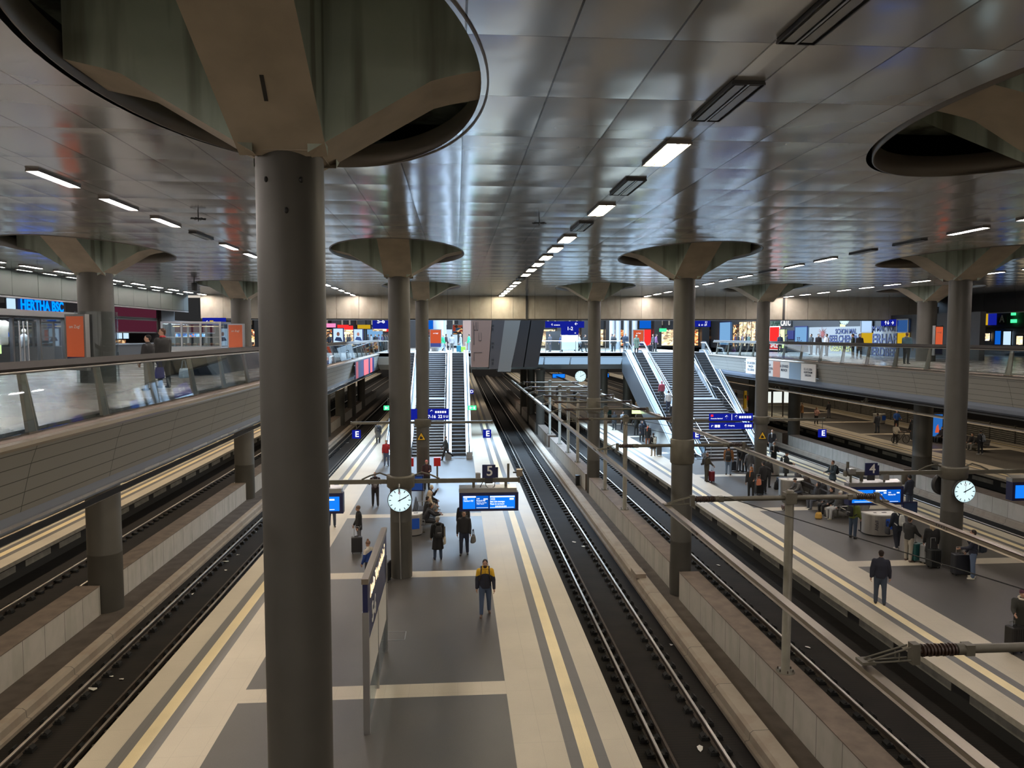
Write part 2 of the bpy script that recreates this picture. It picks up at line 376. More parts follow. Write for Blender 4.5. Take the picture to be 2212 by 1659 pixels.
def wall_run(label, x0, x1, side, f=None, ctr=0., breaks=True):
    """side: +1 the platform side (curb) lies towards +x"""
    f = f or (lambda y: 0)
    cs = [-45, -27.3, -9.1, 9.1, 27.15, 45.35, 63.55, 72.6, 81.75, 90.8, 99.95, 118.15]
    for a, b in zip(cs, cs[1:]):
        m = MB().run([(x0, -.95), (x1, -.95), (x1, .09), (x0, .09)], [a+.62, b-.62], f, mi=[1, 0, 1, 0])
        o = struct(m, 'wall_parapet', ['conc', 'dust'], label, 'wall', group=label)
wall_run('low streaked concrete parapet between the tracks, carrying steel posts', 8.22, 8.92, -1, lambda y: -.006*(y-15)*(y < 70)-.33*(y >= 70))
wall_run('low streaked concrete parapet below the mezzanine with the clothing shop', -13.15, -12.38, 1)
wall_run('low streaked concrete parapet beyond the crowded platform', 28.85, 29.8, -1)
def parapet_top():
    for X0, X1, lab in ((8.22, 8.92, 'brown dusty top of the parapet carrying the steel posts'), (-13.15, -12.38, 'brown dusty top of the parapet below the clothing shop'), (28.85, 29.8, 'brown dusty top of the parapet beyond the crowded platform')):
        f = (lambda y: -.006*(y-15) if y < 70 else -.33) if X0 == 8.22 else (lambda y: 0)
        cs = [-45, -27.3, -9.1, 9.1, 27.15, 45.35, 63.55, 72.6, 81.75, 90.8, 99.95, 118.15]
        m = MB()
        for a, b in zip(cs, cs[1:]): m.run([(X0-.015, .09), (X1+.015, .09), (X1+.015, .115), (X0-.015, .115)], [a+.62, b-.62], f)
        struct(m, 'trim_parapet_cap', ['dust'], lab, 'wall cap')
parapet_top()
# curbs and gutters
def curb(xa, xb, s, label):
    """stepped curb from xa (track side) to xb (gutter side), gutter floor to s"""
    d = 1 if xb > xa else -1
    m = MB().run([(xa, -.95), (xa, -.86), (xa+d*.10, -.84), (xa+d*.12, -.66), (xa+d*.2, -.6), (xb, -.6), (xb, -.95)], [Y0, Y1])
    struct(m, 'trim_curb', ['curb'], label+', rust-stained curb', 'curb')
    m = MB().run([(xb, -.955), (s, -.955), (s, -.92), (xb, -.92)], [Y0, Y1])
    struct(m, 'floor_gutter', ['gutter'], label+', dusty gutter floor', 'gutter')
curb(6.82, 7.40, 8.3, 'between near track and parapet')
curb(-10.75, -11.15, -12.4, 'below the clothing-shop mezzanine')
curb(28.0, 28.3, 28.9, 'beyond the crowded platform')
MB().run([(9.0, -.955), (9.5, -.955), (9.5, -.93), (9.0, -.93)], [Y0, Y1]).build('floor_gutter', ['gutter'], label='narrow dark ledge on the far side of the post parapet', cat='gutter', kind='structure')

# ------------------------------------------------------------------ ceiling with one oval opening over each column
CX = (-12.5, -2.02, 8.4, 19.0, 29.6)
HX, HY = 2.33, 4.25
EX = [-70, -7.26, 3.35, 13.7, 24.3, 90]; EY = [-45, .0, 18.13, 36.25, 54.45, 57.0]
m = MB()
COLS = []
for i, cx in enumerate(CX):
    for j in range(3):
        COLS.append((cx, CY[j]))
        x0, x1 = EX[i], EX[i+1]; y0, y1 = EY[j+1], EY[j+2]
        N = 96; vs = []
        for k in range(N):
            t = 2*math.pi*k/N; c_, s_ = math.cos(t), math.sin(t)
            ex, ey = cx+HX*c_, CY[j]+HY*s_
            dx, dy = ex-cx, ey-CY[j]
            tt = min([((x1-cx)/dx) if dx > 1e-6 else 1e9, ((x0-cx)/dx) if dx < -1e-6 else 1e9, ((y1-CY[j])/dy) if dy > 1e-6 else 1e9, ((y0-CY[j])/dy) if dy < -1e-6 else 1e9])
            vs += [(ex, ey, 11.7), (cx+dx*tt, CY[j]+dy*tt, 11.7)]
        fs = [(2*k, 2*((k+1) % N), 2*((k+1) % N)+1, 2*k+1) for k in range(N)]
        # fill the corners of the cell
        corner = {}
        m.add(vs, fs)
        for X in (x0, x1):
            for Y in (y0, y1):
                pts = [v for v in vs[1::2] if abs(v[0]-X) < 1e-6]; pq = [v for v in vs[1::2] if abs(v[1]-Y) < 1e-6]
                pa = max(pts, key=lambda v: (v[1]-CY[j])*(Y-CY[j])) if pts else None
                pb = max(pq, key=lambda v: (v[0]-cx)*(X-cx)) if pq else None
                if pa and pb: m.add([pa, pb, (X, Y, 11.7)], [(0, 1, 2)])
m.add([(-70, -45, 11.7), (90, -45, 11.7), (90, 0, 11.7), (-70, 0, 11.7)], [(0, 1, 2, 3)])
m.add([(-70, 54.45, 11.7), (90, 54.45, 11.7), (90, 57, 11.7), (-70, 57, 11.7)], [(0, 1, 2, 3)])
struct(m, 'ceiling', ['ceil'], 'glossy grey metal panel ceiling with oval openings around the columns', 'ceiling')
# slab above the ceiling
struct(MB().box(-70, 90, -45, 57, 14.2, 14.5), 'ceiling_slab', ['voidm'], 'dark structural slab above the metal ceiling', 'ceiling')

# ------------------------------------------------------------------ columns
def arm_mesh(axis, sgn, w0, w1, L, zt, z_end):
    """one branch of the capital: underside climbs from the shaft to the slab; vertical tall sides"""
    m = MB(); n = 10; secs = []
    for k in range(n+1):
        t = k/n; d = .30+(L-.30)*t
        zb = 10.82+(z_end-10.82)*(t/.72*.88 if t < .72 else .88+.12*(t-.72)/.28) if axis == 'x' else 10.82+(z_end-10.82)*t**1.02
        hw = (w0+(w1-w0)*t)/2
        for (a, z) in ((-hw, zb), (hw, zb), (hw*1.02, zt), (-hw*1.02, zt)):
            secs.append((sgn*d, a, z) if axis == 'x' else (a, sgn*d, z))
    for k in range(n):
        o = 4*k
        m.add([secs[o+i] for i in range(8)], [(0, 1, 5, 4)], 0)
        m.add([secs[o+i] for i in range(8)], [(1, 2, 6, 5), (3, 0, 4, 7)], 1)
    m.add(secs[-4:], [(0, 1, 2, 3)], 1)
    return m
def make_column(r, label, zbase, hi=False, stop=None):
    t = thing('support_column', label, 'column')
    top = 10.82
    MB().lathe([(r, zbase), (r, zbase+2.05), (r*1.006, zbase+2.06), (r*1.006, zbase+2.09), (r, zbase+2.1), (r, top-.02), (r*.98, top+.1)], n=48).build('shaft', ['steel'], t)
    m = MB()
    for ax, s, w0, w1, L, ze in (('x', 1, .98, 1.05, 2.25, 11.75), ('x', -1, .98, 1.05, 2.25, 11.75), ('y', 1, .98, 1.12, 5.6, 13.6), ('y', -1, .98, 1.12, 5.6, 13.6)):
        a = arm_mesh(ax, s, w0, w1, L, 14.2, ze); o = len(m.v); m.v += a.v; m.f += [[o+i for i in f] for f in a.f]; m.mi += a.mi; m.sm += a.sm
    m.box(-.40, .40, -.40, .40, 10.86, 14.2, 0)
    m.build('capital', ['capu', 'caps'], t)
    MB().box(-2.9, 2.9, -4.9, 4.9, 12.62, 12.72).build('upper_slab', ['caps'], t)
    N = 96; m = MB(); vs = []
    for k in range(N):
        a = 2*math.pi*k/N
        for q, z in ((1, 11.685), (1, 12.05), (.99, 11.685), (.99, 12.05)): vs.append((HX*q*math.cos(a), HY*q*math.sin(a), z))
    fs = []
    for k in range(N):
        a, b = 4*k, 4*((k+1) % N); fs += [(a, b, b+1, a+1), (a+2, a+3, b+3, b+2), (a, a+2, b+2, b), (a+1, b+1, b+3, a+3)]
    m.add(vs, fs, 0, True); m.build('ceiling_ring', ['rim'], t)
    return t
def collar(t, r, z0, z1):
    rr = r*1.13
    MB().lathe([(r, z0-.03), (rr*.96, z0), (rr, z0+.03), (rr, z1-.03), (rr*.97, z1), (r, z1+.01)], n=48).build('collar', ['postm'], t)
RC = .388
protoA = make_column(RC, 'massive grey steel column filling the foreground, rising to a flared concrete capital', 0)
protoA.location = (-1.93, 9.1, 0)
for k, a in enumerate((60, 95, 120)):            # small dark bolt holes on the near column
    th = R(a+180+0); 
    MB().ell((RC*math.cos(th), RC*math.sin(th), 10.55-.35*(k == 1)), (.025, .025, .035)).build('bolt', ['blk'], protoA)
MB().poly([(-.02, -1.06, 11.195), (.02, -1.06, 11.195), (.05, -1.36, 11.35), (.01, -1.36, 11.35)], (0, 0, .03)).build('slot', ['blk'], protoA)
c2 = dup(protoA, (-2.02, 27.15, 0), label='grey column carrying the round white clock on the nearer platform'); 
for ch in list(c2.children):
    if ch.name.startswith(('bolt', 'slot')): bpy.data.objects.remove(ch)
c3 = dup(c2, (-2.02, 45.35, 0), label='grey column with a yellow triangular warning sign, beside the stairs of the nearer platform')
cB = make_column(RC, 'grey column standing in the parapet beyond the near track, wide collar low on the shaft', -.95); cB.location = (8.38, 27.15, 0)
cB2 = dup(cB, (8.42, 45.35, 0), label='grey column in the parapet, the more distant one, escalators behind it')
cB0 = dup(cB, (8.5, 9.1, 0), label='column out of view whose oval ceiling opening shows at the upper edge')
cR = dup(c2, (19.0, 27.15, 0), label='grey column carrying the second round clock, suitcases beside its base')
cR2 = dup(c2, (19.0, 45.35, 0), label='grey column with a yellow warning triangle among the waiting crowd')
OR = .56
cL = make_column(OR, 'thick grey column with an orange poster, beside the clothing shop', -.95); cL.location = (-12.45, 27.15, 0)
cL2 = dup(cL, (-12.6, 45.35, 0), label='thick grey column with an orange poster, beyond the food kiosk')
cO = dup(cL, (29.6, 45.35, 0), label='thick grey column on the far mezzanine with an orange framed poster')
cO2 = dup(cL, (29.6, 27.15, 0), label='thick column beyond the picture, on the far mezzanine edge')
# shorter columns that only carry the mezzanine, further along
def short_column(x, y, label, r=.5, g=None, z1=5.4):
    t = thing('mezzanine_column', label, 'column', (x, y, 0), 0, g)
    MB().lathe([(r, -.95), (r, z1-.4), (r*1.12, z1-.3), (r*1.12, z1)], n=32).build('shaft', ['steel'], t)
for y in (63.55, 72.6, 81.75, 90.8, 99.95): short_column(-12.5, y, 'short column holding up the distant mezzanine with the red banner', g='short columns below the banner mezzanine')
for y in (63.55, 72.6, 81.75): short_column(29.6, y, 'short column holding up the mezzanine above the far platform', g='short columns above the far platform')
for x, y in ((8.2, 72.6), (8.2, 81.75), (8.2, 90.8), (19, 80), (-2.0, 84), (19, 96), (14.6, 73.5), (17.0, 73.5)): short_column(x, y, 'dark column under the bridge floor behind the escalators', .42, 'columns under the bridge floor')

# ------------------------------------------------------------------ beam, side walls
BX0, BX1 = -18.4, 35.8
m = MB(); x = BX0
seams = [BX0]+[-16.8+1.62*k for k in range(33) if -16.8+1.62*k < BX1-.3]+[BX1]
for k, (a, b) in enumerate(zip(seams, seams[1:])):
    zz = 10.0 if not (23.2 < a < 40) else 9.97
    m.box(a+.012, b-.012, 55.95, 56.1, zz, 11.75, 0)
m.box(BX0, BX1, 56.1, 57.2, 9.95, 14.2, 1); m.box(BX0, BX1, 55.97, 57.2, 9.9, 9.96, 1)
m.box(5.20, 5.34, 55.86, 56, 9.9, 11.7, 1); m.box(24.95, 25.1, 55.86, 56, 9.9, 11.7, 1)
struct(m, 'trim_beam', ['beam', 'dgrey'], 'long pale stained cladding beam spanning the hall under the ceiling edge', 'beam')
def panel_wall(name, X, ya, yb, z0, z1, step, material, label, s):
    m = MB(); y = ya
    while y < yb-.1:
        m.box(min(X, X-s*.15), max(X, X-s*.15), y+.012, min(yb, y+step)-.012, z0, z1, 0); y += step
    m.box(min(X-s*.15, X-s*.5), max(X-s*.15, X-s*.5), ya, yb, z0-.06, z1+2.5, 1)
    m.box(X-.15 if s > 0 else X, X if s > 0 else X+.15, ya, yb, z0-.10, z0-.03, 2)
    return struct(m, name, [material, 'dgrey', 'alu'], label, 'wall')
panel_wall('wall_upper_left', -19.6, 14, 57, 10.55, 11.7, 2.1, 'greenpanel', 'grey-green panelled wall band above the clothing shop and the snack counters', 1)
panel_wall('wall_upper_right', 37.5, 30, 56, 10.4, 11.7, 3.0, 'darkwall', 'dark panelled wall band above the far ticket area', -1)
# mezzanine floors
LX, RX = -7.1, 23.0
def mezz(x0, x1, s, label):
    m = MB().run([(x0, 5.5), (x1, 5.5), (x1, 7.15), (x0, 7.15)], [-45, 130], mi=[1, 0, 0, 0])
    return struct(m, 'floor_mezzanine', ['mezz', 'darkwall'], label, 'floor')
mezz(-60, LX-.45, 1, 'pale stone mezzanine floor in front of the clothing shop')
mezz(RX+.7, 75, 1, 'pale stone mezzanine floor in front of the cafe and posters')
def fascia(X, s, ye, label):
    m = MB().run([(X, 6.93), (X-s*.12, 6.6), (X-s*.22, 6.2), (X-s*.32, 5.78), (X-s*.5, 5.78), (X-s*.5, 6.93)], [-45, ye], mi=0)
    struct(m, 'wall_fascia', ['fascia'], label+', grooved metal fascia', 'fascia')
    m = MB().run([(X-s*.35, 5.78), (X-s*.42, 5.6), (X-s*.55, 5.42), (X-s*.8, 5.3), (X-s*1.3, 5.24), (X-s*1.3, 5.5), (X-s*.8, 5.78)], [-45, ye], mi=0)
    m.run([(X-s*.50, 5.26), (X-s*.56, 5.22), (X-s*.78, 5.20), (X-s*.78, 5.27)], [-45, ye], mi=1)
    struct(m, 'trim_soffit', ['soffit', 'alu'], label+', smooth blue-grey rounded soffit', 'soffit')
    m = MB().run([(X-s*.75, 6.93), (X+s*.02, 6.93), (X+s*.05, 6.98), (X+s*.02, 7.04), (X-s*.08, 7.06), (X-s*.75, 7.12)], [-45, ye], mi=[1, 1, 1, 1, 0, 0])
    struct(m, 'trim_coping', ['dust', 'ora'], label+', dusty coping with metal nosing', 'coping')
fascia(LX, 1, 77, 'mezzanine edge by the clothing shop')
fascia(RX, -1, 67, 'mezzanine edge by the cafe')
def balustrade(X, s, ya, yb, step, label):
    """glass parapet leaning over the coping; posts are broad tapered blades"""
    t = thing('glass_balustrade', label, 'balustrade', (X-s*.30, (ya+yb)/2, 0)); oy = (ya+yb)/2
    post = None; y = ya+.1
    while y < yb+.05:
        if post is None:
            m = MB().poly([(-.0, -.17, 7.08), (-.0, .17, 7.08), (-.16*s, .09, 8.17), (-.16*s, -.09, 8.17)], (-s*.06, 0, 0))
            m.box(-.12 if s > 0 else -.02, .02 if s > 0 else .12, -.2, .2, 7.06, 7.12)
            post = m.build('baluster_post', ['ora'], t, loc=(0, y-oy, 0))
        else:
            c = post.copy(); C.objects.link(c); c.location.y = y-oy
        y += step
    gl = None; y = ya+.1
    while y < yb-.3:
        y2 = min(y+step, yb)
        if gl is None:
            m = MB().poly([(.03*s, .03, 7.12), (.03*s, step-.03, 7.12), (-.13*s, step-.03, 8.15), (-.13*s, .03, 8.15)], (s*.018, 0, 0))
            gl = m.build('glass_pane', ['glass'], t, loc=(0, y-oy, 0))
        elif y+step <= yb+.05:
            c = gl.copy(); C.objects.link(c); c.location.y = y-oy
        y += step
    h = (yb-ya)/2
    m = MB().run([(-.13*s, 8.15), (-.20*s, 8.14), (-.30*s, 8.24), (-.28*s, 8.33), (-.18*s, 8.34), (-.11*s, 8.22)], [-h, h])
    m.build('handrail', ['railwood'], t)
    MB().tube((-.11*s, -h, 8.15), (-.11*s, h, 8.15), .022, n=8).build('metal_strip', ['ora'], t)
    return t
balustrade(LX, 1, 2.6, 77, 2.75, 'glass balustrade with dark handrail along the clothing-shop mezzanine')
balustrade(RX, -1, 8, 67, 2.75, 'glass balustrade with dark handrail along the cafe mezzanine')

M['brsoff'] = mat('bright_soffit_metal', (.62, .68, .76), .28, .55)
# bridge floor across the end of the void
m = MB()
m.box(-60, 75, 70.3, 130, 6.75, 7.15, 0); m.run([(LX, 5.5), (RX, 5.5), (RX, 6.75), (LX, 6.75)], [73, 130], mi=2)
m.poly([(LX-.2, 70.3, 7.1), (LX-.2, 70.3, 6.78), (LX-.2, 71.2, 6.0), (LX-.2, 73.0, 5.45), (LX-.2, 74, 5.45), (LX-.2, 74, 7.1)], (RX-LX+.4, 0, 0), 1)
struct(m, 'floor_bridge', ['mezz', 'brsoff', 'darkwall'], 'pale bridge floor closing the end of the open void, above the escalator heads', 'floor')
m = MB()
for xa in [4.9+3.0*k for k in range(3)]: m.box(xa+.05, xa+2.9, 70.6, 70.72, 6.15, 6.62, 0)
# far closures
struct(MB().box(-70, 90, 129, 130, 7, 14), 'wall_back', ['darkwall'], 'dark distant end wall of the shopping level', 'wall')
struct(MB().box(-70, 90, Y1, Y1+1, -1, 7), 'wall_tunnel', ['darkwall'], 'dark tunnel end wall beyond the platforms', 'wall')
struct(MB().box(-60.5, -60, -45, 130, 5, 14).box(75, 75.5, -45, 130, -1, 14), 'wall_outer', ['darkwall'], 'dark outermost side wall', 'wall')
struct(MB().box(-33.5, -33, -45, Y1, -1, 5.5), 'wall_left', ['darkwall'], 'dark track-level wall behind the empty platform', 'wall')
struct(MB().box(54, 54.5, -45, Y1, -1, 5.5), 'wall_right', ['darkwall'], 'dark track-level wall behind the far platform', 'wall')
# perforated noise barrier beyond the far platform
m = MB(); y = 20
while y < 110:
    for k in range(9): m.box(46.6, 46.68, y+.06, y+2.94, -.35+.17*k, -.24+.17*k, 0)
    m.box(46.55, 46.73, y-.05, y+.05, -.9, 1.25, 1); y += 3
m.box(46.75, 46.8, 20, 110, -.9, 1.2, 2)
struct(m, 'wall_noise_barrier', ['panelw', 'steel', 'under'], 'low ribbed noise barrier wall behind the far platform', 'wall')

# ================================================================== TRACKS
def track(label, xc, f, guard=None, n_clip=90, y_first=10.0):
    t = thing('railway_track', label, 'track', (0, 0, 0))
    for sx in (-.75, .75):
        X = xc+sx
        m = MB().run([(X-.036, -.80), (X-.036, -.762), (X-.03, -.755), (X+.03, -.755), (X+.036, -.762), (X+.036, -.80)], [Y0, 140, Y1], f, mi=[0, 0, 0, 0, 0, 1])
        m.run([(X-.07, -.94), (X+.07, -.94), (X+.012, -.91), (X+.012, -.80), (X-.012, -.80), (X-.012, -.91)], [Y0, 140, Y1], f, mi=1)
        m.build('rail', ['rail', 'rust'], t)
        src = None; far = MB()
        for k in range(190):
            y = y_first+.65*k
            if y > 120: break
            if k < n_clip//2:
                if src is None:
                    b = MB().box(-.27, .27, -.115, .115, -.955, -.925, 0).box(-.26, -.10, -.11, .11, -.95, -.86, 0).box(.10, .26, -.11, .11, -.95, -.86, 0)
                    b.ell((-.09, 0, -.90), (.045, .05, .03), 1, n=8, m=5).ell((.09, 0, -.88), (.045, .05, .03), 1, n=8, m=5)
                    b.poly([(-.26, -.09, -.86), (-.18, -.09, -.80), (-.15, -.09, -.86)], (0, .18, 0), 0).poly([(.26, -.09, -.86), (.18, -.09, -.80), (.15, -.09, -.86)], (0, .18, 0), 0)
                    src = b.build('rail_fastening', ['clip', 'clipl'], t, loc=(X+f(y), y, 0))
                else:
                    c = src.copy(); C.objects.link(c); c.location = (X+f(y), y, 0)
            else: far.box(X+f(y)-.24, X+f(y)+.24, y-.1, y+.1, -.95, -.86)
        o = far.build('rail_fastening', ['clip'], t); o['kind'] = 'stuff'
    if guard is not None:
        X = xc+guard
        MB().run([(X-.03, -.94), (X+.03, -.94), (X+.03, -.80), (X-.03, -.80)], [Y0, 140, Y1], f).build('guard_rail', ['rust'], t)
z0 = lambda y: 0
track('near railway track along the platform with the clock column, dark ribbed bed', 5.36, z0, guard=-.48)
track('railway track on the side of the info board, below the clothing-shop mezzanine', -9.42, z0, guard=.48)
track('railway track between the post parapet and the crowded platform', 11.12, LY)
track('railway track between the crowded platform and the far parapet', 26.0, z0, n_clip=40, y_first=22)
track('railway track beside the dim empty platform under the mezzanine', -15.1, z0, n_clip=40, y_first=16)
track('railway track at the edge of the far cyclist platform', 31.6, z0, n_clip=30, y_first=28)
# scraps of litter lying in the tracks
def litter(x, y, s, i, z=-.945, lab='small crumpled white paper scrap lying in the track bed'):
    r_ = random.Random(i); m = MB(); pts = []
    for k in range(6):
        a = k/6*6.28; pts.append((s*(.6+.5*r_.random())*math.cos(a), s*.5*(.6+.5*r_.random())*math.sin(a), .012+.03*r_.random()))
    m.add(pts+[(0, 0, .035)], [(k, (k+1) % 6, 6) for k in range(6)]); 
    m.build('paper_scrap', ['paper'], None, label=lab, cat='litter', group=lab, loc=(x, y, z), rot=(0, 0, r_.random()*3))
for i, (x, y) in enumerate(((5.84, 33.62), (5.50, 34.42), (5.69, 16.70), (6.70, 22.55), (10.63, 65.83), (6.52, 47.59), (6.71, 22.58))):
    litter(x, y, .16 if i < 3 else .08, i)
for i, (x, y) in enumerate(((-10.00, 20.86), (-9.86, 21.61), (-9.49, 21.41), (-9.99, 28.33), (-10.14, 29.71), (-9.55, 31.29), (-9.94, 32.53), (-9.93, 37.40), (-9.92, 64.63), (-9.84, 68.22), (-9.67, 33.47))):
    litter(x, y, .10 if i % 3 else .2, i+20, lab='small pale scrap lying in the track bed on the info board side')
for i, (x, y) in enumerate(((10.90, 22.06), (11.04, 30.45), (10.27, 21.66))):
    litter(x, y, .14, i+40, lab='pale scrap lying in the bed of the track beside the crowded platform')

x, y = (7.86, 47.64)
t = thing('cable_cabinet', 'small black upright cabinet against the parapet of the near track', 'cabinet', (7.82, y, -.92)); MB().box(-.12, .12, -.15, .15, 0, .62).box(-.14, .14, -.17, .17, .62, .66).build('body', ['blk'], t)
x, y = (6.96, 28.38)
t = thing('curb_block', 'short raised concrete block sitting on the rusty curb', 'block', (7.1, y, -.6)); MB().poly([(-.2, -.35, 0), (.2, -.35, 0), (.2, .5, 0), (-.2, .5, 0)], (0, 0, .16)).build('block', ['curb'], t)
# ------------------------------------------------------------------ overhead conductor rails
def conductor(x, z, label, f=None, y0=-10, y1=130):
    m = MB().run([(x-.05, z-.03), (x+.05, z-.03), (x+.035, z), (x+.035, z+.06), (x+.075, z+.10), (x-.075, z+.10), (x-.035, z+.06), (x-.035, z)], [y0, y1], f)
    m.run([(x-.012, z-.035), (x+.012, z-.035), (x+.012, z-.02), (x-.012, z-.02)], [y0, y1], f, mi=1)
    t = thing('conductor_rail', label, 'overhead rail'); m.build('rail_profile', ['ora', 'rust'], t)
    y = 4.
    while y < 70:
        b = MB().box(x-.06, x+.06, y-.2, y+.2, z+.01, z+.085)
        for k in range(4): b.box(x-.065, x+.065, y-.15+.09*k, y-.12+.09*k, z+.03, z+.07, 1)
        b.build('splice_joint', ['ora', 'blk'], t); y += 12
    return t
conductor(5.28, 4.42, 'overhead conductor rail above the near track')
conductor(11.0, 4.42, 'overhead conductor rail above the track next to the crowded platform', lambda y: -.0085*(y-15))
conductor(25.6, 4.42, 'overhead conductor rail above the track beyond the crowded platform')
conductor(31.6, 4.6, 'overhead conductor rail above the far track, under the mezzanine edge')
conductor(-9.4, 4.42, 'overhead conductor rail above the track by the info board, partly hidden', y0=60)
def insulated_end(t, xs, xe, z, y=0.):
    """ribbed insulator and triangular bracket from arm end xs to the rail at xe (t-local x)"""
    d = 1 if xe > xs else -1
    m = MB().tube((xs, y, z), (xs+d*.10, y, z), .075, n=12, mi=1)
    m.box(min(xs, xs-d*.12), max(xs, xs-d*.12), y-.07, y+.07, z-.07, z+.07, 1)
    for k in range(10): m.tube((xs+d*(.12+.048*k), y, z), (xs+d*(.142+.048*k), y, z), .084 if k % 2 else .078, n=14, mi=0)
    m.tube((xs, y, z), (xs+d*.64, y, z), .05, n=10, mi=0)
    a = xs+d*.62
    m.box(min(a, a+d*.1), max(a, a+d*.1), y-.06, y+.06, z-.17, z+.10, 1)
    m.build('insulator', ['ins', 'postm'], t)
    m = MB()
    for oy in (-.045, .045):
        m.tube((a+d*.12, y+oy, z+.06), (xe, y+oy, z-.10), .012, n=6).tube((a+d*.12, y+oy, z-.11), (xe, y+oy, z-.13), .012, n=6)
        m.tube((a+d*.40*abs(xe-a), y+oy, z-.01), (a+d*.4*abs(xe-a), y+oy, z-.12), .009, n=5)
    m.box(xe-.09, xe+.09, y-.09, y+.09, z-.14, z-.10); m.tube((xe, y, z-.2), (xe, y, z-.1), .02, n=6)
    m.build('bracket', ['postm'], t)
def support_post(x, y, lab, xl, xr):
    t = thing('catenary_post', lab, 'post', (x, y, 0))
    m = MB().lathe([(.235, .10), (.235, .135), (.11, .15), (.11, 4.83), (.08, 4.86)], n=20)
    m.build('post', ['postm'], t)
    b = MB()
    for k in range(6):
        a = k*math.pi/3+.4; b.tube((.19*math.cos(a), .19*math.sin(a), .13), (.19*math.cos(a), .19*math.sin(a), .20), .016, n=6)
    b.build('anchor_bolts', ['rust'], t)
    m = MB().tube((xl-x, 0, 4.66), (xr-x, 0, 4.66), .062, n=14).box(-.14, .14, -.13, .13, 4.52, 4.80)
    m.build('cross_arm', ['postm'], t)
    insulated_end(t, xl-x, 5.28-x, 4.66); insulated_end(t, xr-x, 11.0-.0085*(y-15)-x, 4.66)
    # stay wire
    MB().tube((xl-x+.15, 0, 4.72), (xl-x+3.0, -9.0, 4.75), .012, n=5).build('wire', ['blk'], t)
support_post(8.46, 18.3, 'tall bolted steel post on the parapet, nearest of the post row, arm spanning both tracks', 6.6, 10.1)
for i, y in enumerate((36.4, 41.2, 50.4, 54.6, 59.0, 65.0)):
    support_post(8.46-.006*(y-18), y, ('steel post on the parapet just behind the collared column', 'steel post on the parapet in front of the second collared column', 'slim post on the parapet, first beyond the second collared column', 'slim post on the parapet, second beyond the second collared column', 'slim post on the parapet, third beyond the second collared column', 'slim post on the parapet, most distant of the row')[i], 6.6, 10.0)
def column_arm(t, y, ox, xl, xr, zz=4.70):
    r = .388
    MB().tube((xl-ox, 0, zz), (xr-ox, 0, zz), .06, n=14).build('cross_arm', ['postm'], t)
for t, ox, oy in ((cB, 8.38, 27.15), (cB2, 8.42, 45.35), (cB0, 8.5, 9.1)):
    collar(t, RC, 4.05, 4.95); column_arm(t, oy, ox, 6.6, 10.05)
    insulated_end(t, 6.6-ox, 5.28-ox, 4.70); insulated_end(t, 10.05-ox, 11.0-.0085*(oy-15)-ox, 4.70)
for t, ox in ((cR, 19.0), (cR2, 19.0)): pass
for t, ox, oy in ((cO, 29.6, 45.35), (cO2, 29.6, 27.15)):
    MB().tube((26.5-ox, 0, 4.75), (0, 0, 4.75), .06, n=12).build('cross_arm', ['postm'], t); insulated_end(t, 26.5-ox, 25.6-ox, 4.75)

# ================================================================== CEILING LIGHTS
def make_light(lit, label, cool=False, tubes=2, L=1.5, W=.38):
    t = thing('ceiling_light', label, 'ceiling light')
    m = MB().box(-W/2, W/2, -L/2, L/2, 11.672, 11.70, 0)
    for a in (-1, 1): m.box(a*W/2-.008, a*W/2+.008, -L/2, L/2, 11.652, 11.68, 0).box(-W/2, W/2, a*L/2-.008, a*L/2+.008, 11.652, 11.68, 0)
    hs = m.build('housing', ['dgrey' if not lit else 'rim'], t)
    for k in range(tubes):
        cx = (k-(tubes-1)/2)*W*.47
        MB().box(cx-(.028 if cool else .055), cx+(.028 if cool else .055), -L/2+.05, L/2-.05, 11.655, 11.673, 0).build('tube', ['tubew' if cool == 'w' else 'tubeb' if cool and lit else 'tube' if lit else 'tubed'], hs)
    if not lit:
        MB().box(-.012, .012, -L/2, L/2, 11.65, 11.67, 0).build('louvre', ['alu'], t)
    return t
GY = [11.97+2.68*k for k in range(-18, 17)]
rows = {
    3.35: ('centre ceiling light row', {-4: 0, -3: 0, -2: 0, -1: 0, 1: 0, 3: 0, 10: 0}),
    -7.37: ('ceiling light row above the info board track', {4: 0, 8: 0}),
    14.15: ('ceiling light row above the crowded platform edge', {4: 0, 5: 0, 8: 0}),
    24.9: ('ceiling light row above the cafe mezzanine edge', {-2: 0, -1: 0, 0: 0, 1: 0, 2: 0, 3: 0}),
    -17.9: ('ceiling light row beside the clothing shop', {2: 0})}
for X, (nm, off) in rows.items():
    on = offp = None
    for k, y in zip(range(-18, 17), GY):
        if y > 55.2 or (-18 > k) or (k % 2 and k < -4): continue
        lit = k not in off
        lab = ('glowing twin-tube light in the ' if lit else 'unlit louvred twin-tube light in the ')+nm
        p = on if lit else offp
        if p is None:
            p = make_light(lit, lab, cool=(X != 3.35), W=.38 if X == 3.35 else .22); p.location = (X, y, 0); p['group'] = lab
            if lit: on = p
            else: offp = p
        else: dup(p, (X, y, 0))
# slim wall washers close to the panelled band
on = None
for k in range(12):
    y = 31+2.1*k
    if on is None: on = make_light(True, 'slim strip light washing the grey-green wall band', cool='w', tubes=1, L=1.2, W=.14); on.location = (-19.15, y, 0); on['group'] = 'strip lights washing the wall band'
    else: dup(on, (-19.15, y, 0))
w = make_light(True, 'slim strip light washing the dark wall band at the picture edge', tubes=1, cool=True, L=1.6, W=.12); w.location = (36.7, 43, 0)
